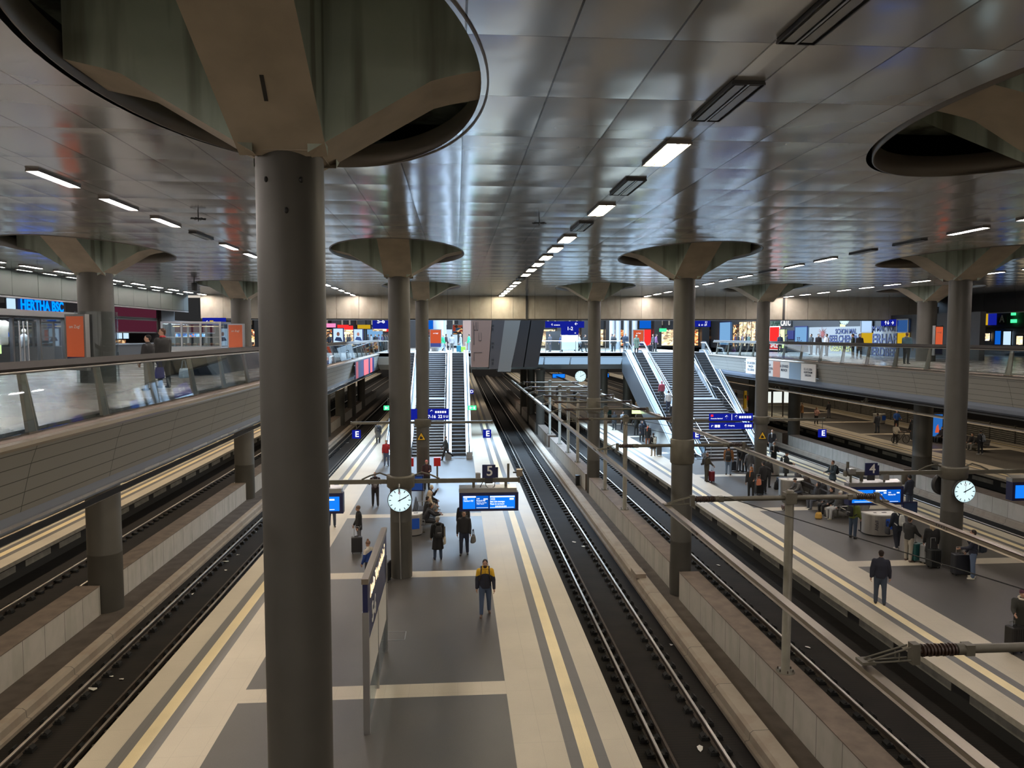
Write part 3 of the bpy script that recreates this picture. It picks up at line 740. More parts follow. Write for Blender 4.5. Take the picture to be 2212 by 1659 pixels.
# sprinkler heads and small ceiling hardware
for x, y, lab in ((*(2.07, 18.70), 'small star-shaped detector hanging from the ceiling near the centre row'), (*(-6.11, 18.60), 'small star-shaped detector hanging from the ceiling near the info board side lights')):
    t = thing('ceiling_detector', lab, 'detector', (x, y, 0)); MB().tube((0, 0, 11.7), (0, 0, 11.5), .012, n=6).build('stem', ['dgrey'], t)
    m = MB()
    for a in range(4): m.box(-.18, .18, -.012, .012, 11.55, 11.575, 0, Matrix.Rotation(R(45*a), 4, 'Z'))
    m.build('star_plate', ['dgrey'], t)
x, y = (-13.59, 40.47)
t = thing('spotlight', 'small black spotlight hanging below the ceiling beside the snack counters', 'spotlight', (x, y, 0))
MB().tube((0, 0, 11.7), (0, 0, 11.5), .03, n=8).build('stem', ['dgrey'], t); MB().lathe([(.14, 11.1), (.15, 11.3), (.15, 11.5), (.05, 11.52)], n=16).build('lamp_head', ['dgrey'], t); MB().lathe([(.11, 11.085), (.11, 11.1)], n=16).build('lens', ['tubed'], t)

# ================================================================== SIGNS, CLOCKS, PLATFORM FURNITURE
FX = (R(90), 0, R(-90)); FXP = (R(90), 0, R(90))       # text facing -X, text facing +X
EM = dict(scr=emis('screen_blue', (.005, .12, .62), .9), scr2=emis('screen_blue_bright', (.008, .20, .95), 1.05), scw=emis('screen_white', (.80, .90, 1.), 1.3),
          clock=emis('clock_face_glow', (.62, .85, .90), 1.15), sign=emis('backlit_blue', (.008, .015, .30), .85), signw=emis('backlit_white', (.85, .88, 1.), 1.3),
          green=emis('exit_green', (.05, .9, .25), 1.8), warm=shop_glow('amber_shop_interior', [(1., .55, .2), (.10, .05, .03), (.6, .25, .08), (1., .8, .5), (.04, .03, .03), (.5, .08, .03), (.9, .6, .3)], 1.2), warmw=shop_glow('cream_shop_interior', [(1., .80, .50), (.8, .6, .35), (.25, .18, .12), (1., .9, .7), (.5, .36, .22), (1., .75, .42)], 1.35),
          cyan=emis('blue_neon', (.0, .10, .62), 3.5), ad=emis('ad_screen', (.20, .42, .72), .9), adl=emis('ad_screen_light', (.55, .75, .95), 1.0),
          red=emis('red_shop_sign', (1., .03, .03), 1.1), redd=emis('dim_red_light', (.065, .012, .024), 1.0), org=emis('orange_backlit', (.80, .13, .05), .7), wht=emis('white_shop_sign', (1, 1, 1), 1.3),
          teal=shop_glow('snack_bar_glow', [(.16, .30, .28), (.08, .16, .14), (.25, .38, .34), (.10, .2, .2)], .55), yel=emis('yellow_backlit', (.80, .50, .02), .65), led=emis('escalator_led', (.62, .80, 1.), 7.0), pink=emis('pink_sign', (1., .3, .6), .9), lime=emis('lime_sign', (.75, .95, .4), 1.6))
M.update(EM)
M['yel2'] = mat('warning_yellow', (.85, .50, .02), .5); M['inox2'] = mat('matt_stainless', (.42, .40, .37), .35, .7); M['scrp'] = mat('blue_printed_poster', (.012, .09, .50), .5); M['redm'] = mat('red_enamel', (.55, .02, .02), .4)
def clock(x, y, z, label, face=-1, r=.42):
    t = thing('station_clock', label, 'clock', (x, y, z), 0 if face < 0 else 180)
    MB().lathe([(r*.97, 0), (r*1.04, .02), (r*1.04, .10), (r*.9, .16)], n=40, mx=Matrix.Rotation(R(-90), 4, 'X') @ Matrix.Translation((0, 0, 0))).build('case', ['dgrey'], t)
    MB().lathe([(0.001, 0), (r*.97, 0)], n=40, mx=Matrix.Translation((0, -.006, 0)) @ Matrix.Rotation(R(90), 4, 'X'), cap=False).build('dial', ['clock'], t); dl = t.children[-1]
    m = MB()
    for k in range(60):
        a = k*math.pi/30; big = k % 5 == 0
        m.box(-.014 if big else -.004, .014 if big else .004, -.012, -.009, r*(.72 if big else .86), r*.93, 0, Matrix.Rotation(a, 4, 'Y'))
    m.build('minute_marks', ['textdk'], dl)
    MB().box(-.018, .018, -.020, -.016, -.06, r*.60, 0, Matrix.Rotation(R(64), 4, 'Y')).build('hour_hand', ['textdk'], dl)
    MB().box(-.014, .014, -.026, -.022, -.07, r*.86, 0, Matrix.Rotation(R(61), 4, 'Y')).build('minute_hand', ['textdk'], dl)
    m = MB().box(-.005, .005, -.032, -.029, -.1, r*.55, 0, Matrix.Rotation(R(2), 4, 'Y'))
    m.lathe([(.03, .028), (.045, .028), (.045, .032), (.03, .032)], c=(0, 0), n=16, mx=Matrix.Translation((.0, 0, r*.62)) @ Matrix.Rotation(R(90), 4, 'X'), cap=False)
    m.build('second_hand', ['redm'], dl)
    MB().lathe([(.03, .03), (.03, .04)], n=12, mx=Matrix.Rotation(R(90), 4, 'X')).build('hub', ['textdk'], dl)
clock(-2.02, 26.58, 2.93, 'round illuminated clock on the column of the nearer platform, reading ten past two')
clock(19.05, 26.52, 2.93, 'round illuminated clock on the column among suitcases, facing the viewer')
clock(18.95, 27.75, 2.98, 'second clock on the suitcase column, seen only from behind as a dark disc', face=1)
def display(x, y, z, w, h, label, mode):
    t = thing('departure_display', label, 'departure display', (x, y, z))
    MB().box(-w/2, w/2, .0, .34, -h/2, h/2+.02).build('case', ['bluef'], t)
    MB().box(-w/2-.01, w/2-.06, .02, .34, h/2+.02, h/2+.16).poly([(-w/2, .0, h/2+.16), (w/2-.08, .0, h/2+.16), (w/2-.08, .32, h/2+.24), (-w/2, .32, h/2+.24)], (0, 0, .015)).build('hood', ['alu'], t)
    s = MB()
    if mode == 'full':
        s.box(-w*.44, -w*.23, -.012, 0, -h*.36, h*.36, 0).box(-w*.22, -.01, -.012, 0, -h*.36, h*.36, 1).box(.03, w*.44, -.012, 0, -h*.36, h*.36, 0)
        s.box(-w*.43, -w*.22, -.016, -.012, h*.27, h*.35, 2).box(.04, w*.435, -.016, -.012, h*.27, h*.34, 2)
        s.box(.35*w, .42*w, -.016, -.012, h*.12, h*.22, 2).box(-.09*w, -.02*w, -.016, -.012, h*.15, h*.21, 2)
        s.box(.04, .42*w, -.016, -.012, -h*.31, -h*.29, 2).box(-w*.21, -.03, -.016, -.012, -h*.31, -h*.29, 2)
        for k in range(7): s.box(.11*w+.028*w*k, .128*w+.028*w*k, -.016, -.012, -h*.29, -h*.2, 2)
    elif mode == 'far':
        s.box(-w*.44, -w*.06, -.012, 0, -h*.36, h*.36, 0).box(-w*.05, w*.44, -.012, 0, -h*.36, h*.36, 1)
        s.box(-.02*w, .18*w, -.016, -.012, h*.27, h*.35, 2).box(.13*w, .18*w, -.016, -.012, h*.15, h*.22, 2).box(.37*w, .42*w, -.016, -.012, h*.15, h*.22, 2)
        s.box(-.4*w, -.1*w, -.016, -.012, -h*.31, -h*.29, 2).box(0, .4*w, -.016, -.012, -h*.31, -h*.29, 2)
    else:
        s.box(-w*.44, w*.44, -.012, 0, -h*.36, h*.36, 0).box(w*.2, w*.36, -.016, -.012, h*.17, h*.25, 2).box(w*.05, w*.36, -.016, -.012, -h*.3, -h*.27, 2)
    s.build('screen', ['scr2', 'scr', 'scw'], t)
    k = .085
    if mode == 'full':
        text('Hamburg Hbf', t, (-w*.425, -.02, h*.09), FACE_CAM, k, 'scw', 'LEFT', bold=.02, sx=.74); text('14:08', t, (-w*.425, -.02, h*.2), FACE_CAM, k*.9, 'scw', 'LEFT', bold=.02, sx=.74)
        text('Rostock Hbf', t, (-w*.21, -.02, h*.09), FACE_CAM, k, 'scw', 'LEFT', bold=.02, sx=.74); text('14:40', t, (-w*.21, -.02, h*.2), FACE_CAM, k*.8, 'scw', 'LEFT', bold=.02, sx=.74)
        text('Oranienburg - Neustrelitz\n- Waren - Güstrow', t, (-w*.21, -.02, -h*.06), FACE_CAM, k*.55, 'scw', 'LEFT', bold=.02, sx=.74)
        text('14:22', t, (.045, -.02, h*.17), FACE_CAM, k*1.3, 'scw', 'LEFT', bold=.02, sx=.74)
        text('Bitte nicht einsteigen', t, (.045, -.02, h*.03), FACE_CAM, k, 'scw', 'LEFT', bold=.025, sx=.74); text('Please do not board', t, (.045, -.02, -h*.10), FACE_CAM, k, 'scw', 'LEFT', bold=.025, sx=.74)
    elif mode == 'far':
        text('14:26', t, (-.0*w, -.02, h*.2), FACE_CAM, k*.8, 'scw', 'LEFT', bold=.02, sx=.74); text('Dresden Hbf', t, (-.03*w, -.02, h*.08), FACE_CAM, k*.85, 'scw', 'LEFT', bold=.02, sx=.74)
        text('14:56', t, (.21*w, -.02, h*.2), FACE_CAM, k*.8, 'scw', 'LEFT', bold=.02, sx=.74); text('München Hbf', t, (.21*w, -.02, h*.08), FACE_CAM, k*.85, 'scw', 'LEFT', bold=.02, sx=.74)
        text('Rostock', t, (-.42*w, -.02, h*.0), FACE_CAM, k*1.3, 'scw', 'LEFT', bold=.02, sx=.74)
    else:
        text('Hbf', t, (-.05*w, -.02, h*.08), FACE_CAM, k*1.1, 'scw', 'LEFT', bold=.02, sx=.74); text('Oranienburg', t, (0, -.02, -h*.05), FACE_CAM, k*.7, 'scw', 'LEFT', bold=.02, sx=.74)
    return t
def sign_bridge(cx, cy, zb, xl, xr, r=RC, lab='arm'):
    t = thing('sign_arm', lab, 'sign arm', (cx, cy, 0))
    MB().lathe([(r+.005, zb-.26), (r*1.28, zb-.18), (r*1.32, zb+.18), (r*1.32, zb+.24), (r+.005, zb+.25)], n=40).build('collar', ['postm'], t)
    m = MB().box(xl-cx, -r, -.06, .06, zb-.075, zb+.075).box(r, xr-cx, -.06, .06, zb-.075, zb+.075)
    m.box(xl-cx-.03, xl-cx+.03, -.09, .09, zb-.1, zb+.1).box(xr-cx-.03, xr-cx+.03, -.09, .09, zb-.1, zb+.1)
    m.build('boom', ['postm'], t)
    return t
zA = 3.50
t = sign_bridge(-2.02, 27.15, zA, -6.5, 2.28, lab='grey collar and double boom on the clock column, carrying departure displays and the number 5')
m = MB()
for X in (.62, 1.80): m.box(X+2.02-.05, X+2.02+.05, -.04, .04, 3.1, 3.5)
for X in (-5.8, -4.6): m.box(X+2.02-.05, X+2.02+.05, -.04, .04, 3.1, 3.5)
m.box(1.85+2.02, 1.93+2.02, -.04, .04, 3.5, 4.1)
m.build('hangers', ['postm'], t)
MB().path([(-.02, -.52, 3.5), (-.02, -.6, 3.4), (-.02, -.44, 2.6), (.0, -.41, .02)], .028).build('conduit', ['alu'], t)
m = MB().path([(3.05, -.06, 3.46), (3.1, -.08, 3.28), (3.25, -.08, 3.2), (3.4, -.08, 3.28), (3.42, -.06, 3.45)], .012).path([(3.0, -.06, 3.5), (2.8, -.05, 3.1)], .014)
m.build('cable', ['blk'], t)
for dx in (-1, 1): MB().path([(dx*.45, 0, 3.7), (dx*.75, 0, 3.82), (dx*1.1, 0, 3.72), (dx*1.4, 0, 3.58)], .03).build('brace', ['postm'], t)
display(1.17, 26.98, 2.72, 2.16, .66, 'blue departure display on the nearer platform, message in German and English', 'full')
display(-5.15, 26.98, 2.75, 2.16, .72, 'departure display peeking out from behind the massive foreground column', 'edge')
def num_sign(n, x, y, z, label, s=.48):
    t = thing('track_number_sign', label, 'sign', (x, y, z))
    MB().box(-s/2, s/2, -.03, .05, -s/2, s/2).box(s/2-.01, s/2+.1, .03, .06, -s/2, s/2-.1).build('plate', ['bluef'], t)
    MB().box(-.14, .14, -.02, .04, -s/2-.2, -s/2).build('bracket', ['dgrey'], t)
    text(n, t, (.03, -.036, 0), FACE_CAM, s*1.05, 'white', bold=.012)
num_sign('5', 1.17, 27.0, 3.85, 'dark blue number 5 sign standing on the boom of the nearer platform')
t = thing('platform_camera', 'pale box camera on a short mast beside the 5 sign', 'camera', (2.2, 27.1, 3.78)); MB().box(-.02, .2, -.14, .14, -.12, .12).build('housing', ['ora'], t); MB().tube((-.14, 0, 0), (0, 0, 0), .03, n=8).build('bracket', ['dgrey'], t)
t = thing('speaker_box', 'small grey box clamped on the boom beside the 5 sign', 'speaker', (.78, 27.08, 3.68)); MB().box(-.09, .09, -.1, .1, -.1, .1).build('housing', ['alu'], t)
# platform with travellers
t = sign_bridge(19.0, 27.15, 3.55, 14.7, 23.3, lab='grey collar and double boom on the suitcase column, carrying the number 4')
m = MB()
for X in (15.35, 17.0, 22.1): m.box(X-19-.05, X-19+.05, -.04, .04, 3.1, 3.55)
m.box(14.75-19, 14.83-19, -.04, .04, 3.5, 4.0); m.build('hangers', ['postm'], t)
for dx in (-1, 1): MB().path([(dx*.45, 0, 3.75), (dx*.75, 0, 3.87), (dx*1.1, 0, 3.77), (dx*1.4, 0, 3.63)], .03).build('brace', ['postm'], t)
x, z = (15.86, 2.70)
display(x, 26.98, z, 2.16, .68, 'blue departure display partly crossed by the overhead rail and insulator', 'far')
x, z = (15.64, 3.74)
num_sign('4', x, 27.0, z, 'dark blue number 4 sign on the boom over the crowded platform', .46)
display((22.30, 2.67)[0], 26.98, 2.78, 2.0, .70, 'departure display cut off by the picture edge, screen glowing blue', 'edge')
for (x, z), lab in (((14.87, 3.66), 'pale camera box at the end of the boom beside the 4 sign'), ((16.19, 3.42), 'small pale box on the boom between the 4 sign and the column')):
    t = thing('platform_camera', lab, 'camera', (x, 27.05, z)); MB().box(-.12, .12, -.14, .14, -.1, .1).build('housing', ['alu'], t); MB().box(-.03, .03, -.03, .03, -.5, -.1).build('mast', ['postm'], t)
# second row of sign arms
t = sign_bridge(-2.02, 45.35, 3.52, -6.3, 2.15, lab='thin boom on the triangle-sign column, letter E signs hanging from both ends')
t = sign_bridge(19.0, 45.35, 3.50, 14.6, 23.1, lab='thin boom on the warning-triangle column in the crowd, wayfinding panels attached')
def letter_sign(ch, x, y, z, label, s=.50, rod=.7):
    t = thing('section_sign', label, 'sign', (x, y, z))
    MB().box(-s/2, s/2, -.05, .05, -s/2, s/2).build('plate', ['sign'], t)
    MB().box(-.015, .015, -.015, .015, s/2, s/2+rod).build('rod', ['postm'], t)
    text(ch, t, (.04, -.06, 0), FACE_CAM, s*.95, 'signw', bold=.02)
x, z = (-5.99, 2.84)
letter_sign('E', x, 45.35, z, 'blue letter E sign over the track on the info board side')
x, z = (1.86, 2.80)
letter_sign('E', x, 45.35, z, 'blue letter E sign over the platform edge beside the escalator')
x, z = (14.85, 2.61)
letter_sign('E', x, 45.35, z, 'blue letter E sign mostly hidden behind the collared column')
x, z = (22.98, 2.62)
letter_sign('E', x, 45.35, z, 'blue letter E sign hanging over the track by the far parapet')
x, z = (1.41, 3.51)
letter_sign('D', x, 70., z, 'blue letter D sign on a long rod below the brown lift shaft', .42, 2.0)
def way_sign(x, y, z, w, h, lines, label):
    t = thing('wayfinding_sign', label, 'sign', (x, y, z))
    MB().box(-w/2, w/2, -.06, .06, -h/2, h/2).build('panel', ['sign'], t)
    for s, dx, dz, k, al in lines: text(s, t, (dx, -.068, dz), FACE_CAM, k, 'signw', al, bold=.015)
    return t
x, z = (-1.60, 4.03)
s = way_sign(x, 45.2, z, 2.3, .66, (('7-16', -.1, -.14, .26, 'LEFT'), ('22', .50, -.14, .26, 'LEFT'), ('↑', .12, .16, .26, 'CENTER'), ('S U', .82, -.14, .2, 'LEFT')), 'blue wayfinding panel reading 7-16 and 22 in front of the stairs')
m = MB()
for k in range(5): m.box(.33+.14*k, .43+.14*k, -.068, -.06, .08, .2)
m.build('pictograms', ['signw'], s)
x, z = (17.01, 3.71)
s = way_sign(x, 45.2, z, 2.75, .44, (('↑', -.3, 0, .28, 'CENTER'), ('↑', .32, 0, .28, 'CENTER'), ('Deutsche Bahnhof', -1.3, -.08, .10, 'LEFT')), 'upper blue wayfinding panel of arrows and pictograms by the crowd')
m = MB().box(-1.3, -1.15, -.068, -.06, .04, .17, 1).box(.02, .04, -.068, -.06, -.18, .18)
for k in range(5): m.box(.5+.16*k, .62+.16*k, -.068, -.06, -.07, .07)
m.build('pictograms', ['signw', 'red'], s)
x, z = (17.02, 3.16)
s = way_sign(x, 45.2, z, 2.75, .40, (('↖', -1.2, 0, .24, 'CENTER'), ('↑', -.35, 0, .24, 'CENTER'), ('Ausgang', -.2, .03, .12, 'LEFT')), 'lower blue wayfinding panel with Ausgang lettering by the crowd')
m = MB()
for k in range(2): m.box(-1.05+.18*k, -.9+.18*k, -.068, -.06, -.08, .08)
for k in range(3): m.box(.85+.16*k, .97+.16*k, -.068, -.06, -.08, .08)
m.build('pictograms', ['signw'], s)
for (x, z), lab in (((-5.24, 3.20), 'green emergency exit sign on the side of the info board track'), ((1.23, 3.16), 'green emergency exit sign beside the escalator of the nearer platform')):
    t = thing('exit_sign', lab, 'exit sign', (x, 58, z)); MB().box(-.32, .32, -.04, .04, -.17, .17).build('panel', ['green'], t)
    MB().box(-.2, -.12, -.045, -.04, -.1, .1).box(-.1, .02, -.045, -.04, -.03, .03).box(.1, .22, -.045, -.04, -.1, .1).build('pictogram', ['signw'], t); MB().box(-.01, .01, -.01, .01, .17, .9).build('rod', ['postm'], t)
def warn(x, y, z, label):
    t = thing('warning_sign', label, 'warning sign', (x, y, z))
    MB().poly([(-.30, 0, -.24), (.30, 0, -.24), (0, 0, .30)], (0, .02, 0)).build('border', ['blk'], t)
    MB().poly([(-.235, -.004, -.20), (.235, -.004, -.20), (0, -.004, .225)], (0, .004, 0)).build('plate', ['yel2'], t)
    MB().box(-.09, .09, -.008, -.004, -.15, -.03).box(-.06, .02, -.008, -.004, -.02, .03).build('pictogram', ['blk'], t)

x, z = (-2.10, 2.73)
warn(x, 44.9, z, 'yellow warning triangle on the column beside the stairs')
x, z = (18.92, 2.57)
warn(x, 44.9, z, 'yellow warning triangle on the column in the crowd')

# info board on the nearer platform
t = thing('info_board', 'tall narrow-edged station information board reading 5-6, seen almost edge-on', 'info board', (-2.0, 18.4, 0))
MB().box(-.07, .07, -2.2, -2.1, 0, 2.75).box(-.07, .07, 2.1, 2.2, 0, 2.75).box(-.05, .05, -.04, .04, 0, 2.0).build('frame', ['alu'], t)
MB().box(-.055, .055, -2.2, 2.2, 2.75, 3.38).build('header', ['bluef'], t); MB().box(-.075, .075, -2.22, 2.22, 3.38, 3.5).build('roof', ['ora'], t)
MB().box(-.04, .04, -2.1, 2.1, .95, 2.0).build('timetable', ['paper'], t); MB().box(-.035, .035, -2.1, 2.1, 2.0, 2.75).build('number_panel', ['bluef'], t)
MB().box(-.02, .02, -2.1, 2.1, .12, .95).build('glass_pane', ['glass'], t)
text('Berlin Hauptbahnhof', t, (.062, -.1, 3.05), FXP, .40, 'warmw', bold=.02); text('5-6', t, (.042, -.9, 2.36), FXP, .62, 'white', bold=.02)
text('Berlin Hauptbahnhof', t, (-.062, 0, 3.05), FX, .40, 'warmw', bold=.02)
# floor details
t = struct(MB().run([(-2.35, .002), (-.95, .002), (-.95, .008), (-2.35, .008)], [13.6, 14.72]), 'floor_grate', ['gutter'], 'rusty brown floor grate at the foot of the massive foreground column', 'grate')
MB().box(-1.02, -.96, 13.6, 14.75, .002, .02).box(-2.4, -.96, 14.7, 14.76, .002, .02).build('grate_frame', ['alu'], t)
m = MB(); x, y = (-1.93, 21.34)
for a in ((-.4, .4, -.02, 0), (-.4, .4, .6, .62), (.4, .42, 0, .62)): m.box(x+a[0], x+a[1], y+a[2], y+a[3], .001, .006)
struct(m, 'floor_marking', ['alu'], 'thin pale outline of a floor hatch beside the info board', 'floor hatch')

# benches
def bench(x, y, L, rz, label, n=4, both=False):
    t = thing('bench', label, 'bench', (x, y, 0), rz)
    m = MB()
    for k in range(n):
        a = -L/2+L*k/n+.03; b = a+L/n-.06
        m.add([(-.22, a, .44), (-.22, b, .44), (.24, b, .47), (.24, a, .47), (-.22, a, .42), (-.22, b, .42), (.24, b, .45), (.24, a, .45)], [(0, 1, 2, 3), (4, 7, 6, 5), (0, 3, 7, 4), (1, 5, 6, 2), (0, 4, 5, 1), (3, 2, 6, 7)])
    m.build('seat', ['seatm'], t)
    m = MB()
    for k in range(n):
        a = -L/2+L*k/n+.03; b = a+L/n-.06
        m.poly([(-.23, a, .46), (-.23, b, .46), (-.36, b, .92), (-.36, a, .92)], (-.02, 0, 0))
    m.build('backrest', ['seatm'], t)
    for s in (-1, 1): MB().box(-.2, .2, s*L*.38-.03, s*L*.38+.03, 0, .06).box(-.03, .03, s*L*.38-.03, s*L*.38+.03, .06, .44).build('leg', ['postm'], t)
    MB().box(-.06, .0, -L/2, L/2, .36, .43).build('beam', ['postm'], t)
    for s in (-1, 1): MB().path([(-.26, s*L/2, .5), (-.28, s*L/2, .68), (.2, s*L/2, .68), (.2, s*L/2, .47)], .016, 6).build('armrest', ['alu'], t)
    return t
bench(-1.62, 34.6, 3.8, 0, 'wire bench on the nearer platform, the hooded pale coat sitting on it')
bench(18.35, 36.4, 5.0, 180, 'long wire bench with travellers slumped on it, between the two round bins', 5)
bench(18.95, 36.4, 5.0, 0, 'back-to-back bench behind the slumped travellers', 5)
bench(39.6, 56, 6, 180, 'bench with waiting people on the far cyclist platform', 5)
bench(16.6, 63, 4, 180, 'bench with people beneath the escalator near the pale green sign')
def bin_(x, y, w, label, txt=None, poster=True, rz=0):
    t = thing('waste_bin', label, 'bin', (x, y, 0), rz); n = 18
    pts = [(w/2*math.cos(math.pi+math.pi*k/n), .1+w*.42*math.sin(math.pi+math.pi*k/n)) for k in range(n+1)]+[(w/2, .3), (-w/2, .3)]
    MB().poly([(a, b, .06) for a, b in pts], (0, 0, .86)).build('body', ['inox2'], t)
    MB().poly([(a*1.03, b*1.03, .92) for a, b in pts], (0, 0, .05)).build('lid', ['white'], t)
    MB().poly([(a*.95, b*.95, 0) for a, b in pts], (0, 0, .06)).build('plinth', ['blk'], t)
    MB().box(-.3, -.18, -.05, .05, .971, .978).box(.1, .3, -.02, .08, .971, .978).build('slots', ['blk'], t)
    if poster: MB().box(-.2*w, .2*w, -.03, .01, .34, .80, 0, Matrix.Translation((w*.5*math.cos(R(-68)), .09+w*.42*math.sin(R(-68)), 0)) @ Matrix.Rotation(R(16), 4, 'Z')).build('poster', ['scrp'], t)
    if txt: text(txt, t, (-w*.28, -w*.33+.02, .5), (R(90), R(-90), R(-38)), .2, 'textdk')
    return t

x, y = (-1.75, 32.44)
bin_(x-.25, y+.35, .95, 'grey metal bin with a blue notice, by the bench on the nearer platform', poster=True)
x, y = (18.64, 31.07)
bin_(x, y+.3, 1.35, 'shiny metal bin lettered Abfall with a blue poster, near the long bench', 'Abfall')
x, y = (18.25, 38.90)
bin_(x, y+.3, 1.25, 'metal bin with a bright lid, beside the blue suitcase', poster=False)
x, y = (19.78, 45.10)
bin_(x, y+.2, .95, 'pale metal bin in front of the white-haired man', poster=False)
x, y = (42.12, 71.25)
bin_(x, y+.2, 1.1, 'metal bin with a blue poster, on the far cyclist platform')
def stand(x, y, w, h, z0, mats, label, name='poster_stand', cat='poster', rot=0, frame='bluef', lines=()):
    t = thing(name, label, cat, (x, y, 0), rot)
    MB().box(-w/2, w/2, -.06, .06, z0, z0+h).build('frame', [frame], t)
    if z0 > .05 and name == 'poster_stand': MB().box(-w/2+.04, -w/2+.1, -.04, .04, 0, z0).box(w/2-.1, w/2-.04, -.04, .04, 0, z0).build('legs', ['postm'], t)
    MB().box(-w/2+.06, w/2-.06, -.066, -.06, z0+.06, z0+h-.06).build('sheet', [mats], t)
    return t
x, y = (-1.91, 37.70)
stand(-2.05, 37.4, .8, .8, 1.0, 'scrp', 'blue notice stand behind the clock column')
for x, lab in ((-2.75, 'red box standing on the stairs side of the triangle-sign column, partly hidden'), (-1.15, 'red box beside the pink-hatted backpacker')):
    t = thing('red_box', lab, 'red box', (x, 44.6, 0)); MB().box(-.2, .2, -.14, .14, 1.0, 1.5).build('body', ['redm'], t); MB().box(-.05, .05, -.05, .05, 0, 1.0).build('leg', ['postm'], t)


# ================================================================== ESCALATORS AND STAIRS
def escalator(xc, yb, yt, label, w=1.9, z1=7.15, led=True):
    t = thing('escalator', label, 'escalator', (xc, yb, 0)); Lr = yt-yb; fb = 1.1; ft = 1.3
    sl = z1/(Lr-fb-ft); h = lambda y: 0 if y < fb else (z1 if y > Lr-ft else (y-fb)*sl)
    iw = w/2-.42
    n = int(z1/.205); m = MB()
    for k in range(n):
        y0 = fb+(Lr-fb-ft)*k/n; y1 = fb+(Lr-fb-ft)*(k+1)/n; z = z1*(k+1)/n
        m.add([(-iw, y0, z-z1/n), (iw, y0, z-z1/n), (iw, y0+.02, z), (-iw, y0+.02, z), (-iw, y1+.02, z), (iw, y1+.02, z)], [(0, 1, 2, 3)], 1)
        m.add([(-iw, y0+.02, z), (iw, y0+.02, z), (iw, y1+.02, z), (-iw, y1+.02, z)], [(0, 1, 2, 3)], 0)
        m.box(-iw, iw, y0+.0, y0+.045, z-.002, z+.006, 2)
    m.build('step_band', ['step', 'dgrey', 'alu'], t)
    MB().box(-iw, iw, -.1, fb, 0, .03).box(-iw, iw, Lr-ft, Lr+.2, z1, z1+.03).build('comb_plate', ['inox'], t)
    ln = [(0, 0), (fb, 0), (Lr-ft, z1), (Lr, z1)]
    for s in (-1, 1):
        X0, X1 = s*iw, s*(w/2)
        m = MB()
        for (a, za), (b, zb) in zip(ln, ln[1:]):
            for xa, xb, lo, hi in ((X0, X1, .16, .24), (X0, X0+s*.05, .0, .2)):
                m.add([(xa, a, za+lo), (xb, a, za+lo), (xb, a, za+hi), (xa, a, za+hi), (xa, b, zb+lo), (xb, b, zb+lo), (xb, b, zb+hi), (xa, b, zb+hi)], [(0, 1, 2, 3), (4, 7, 6, 5), (0, 4, 5, 1), (1, 5, 6, 2), (2, 6, 7, 3), (3, 7, 4, 0)])
            m.add([(X1, a, za+.2), (X1, b, zb+.2), (X1, b, max(zb-.9, 0)), (X1, a, max(za-.9, 0))], [(0, 1, 2, 3)])
        m.build('deck', ['esclad'], t)
        xm = (X0+X1)/2
        m = MB()
        for (a, za), (b, zb) in zip(ln, ln[1:]): m.poly([(xm-.006, a, za+.22), (xm-.006, b, zb+.22), (xm-.006, b, zb+.92), (xm-.006, a, za+.92)], (.012, 0, 0))
        m.build('glass_panel', ['glass'], t)
        m = MB(); pts = [(xm, -.18, .72), (xm, -.25, .9), (xm, -.1, 1.0)]+[(xm, y, z+1.0) for y, z in ln[1:]]+[(xm, Lr+.15, z1+.9)]
        m.path([(xm, -.12, .24)]+pts, .042, 8); m.build('handrail', ['blk'], t)
        if led:
            m = MB()
            for (a, za), (b, zb) in zip(ln, ln[1:]):
                m.add([(xm-s*.05, a, za+.90), (xm-s*.05, b, zb+.90), (xm-s*.05, b, zb+.945), (xm-s*.05, a, za+.945)], [(0, 1, 2, 3)])
                m.add([(X0, a, za+.245), (X0, b, zb+.245), (X0+s*.05, b, zb+.245), (X0+s*.05, a, za+.245)], [(0, 1, 2, 3)])
            m.build('light_strip', ['led'], t)
        MB().box(min(X0, X1), max(X0, X1), -.3, 0, 0, .5).build('newel', ['inox'], t)
    m = MB()
    m.add([(-w/2, fb+1, 0), (w/2, fb+1, 0), (w/2, Lr-ft, z1-1.0), (-w/2, Lr-ft, z1-1.0), (w/2, Lr, z1-1.0), (-w/2, Lr, z1-1.0), (-w/2, fb+1, -.02), (w/2, fb+1, -.02)], [(0, 1, 2, 3), (3, 2, 4, 5)])
    m.build('underside', ['esclad'], t)
    return t
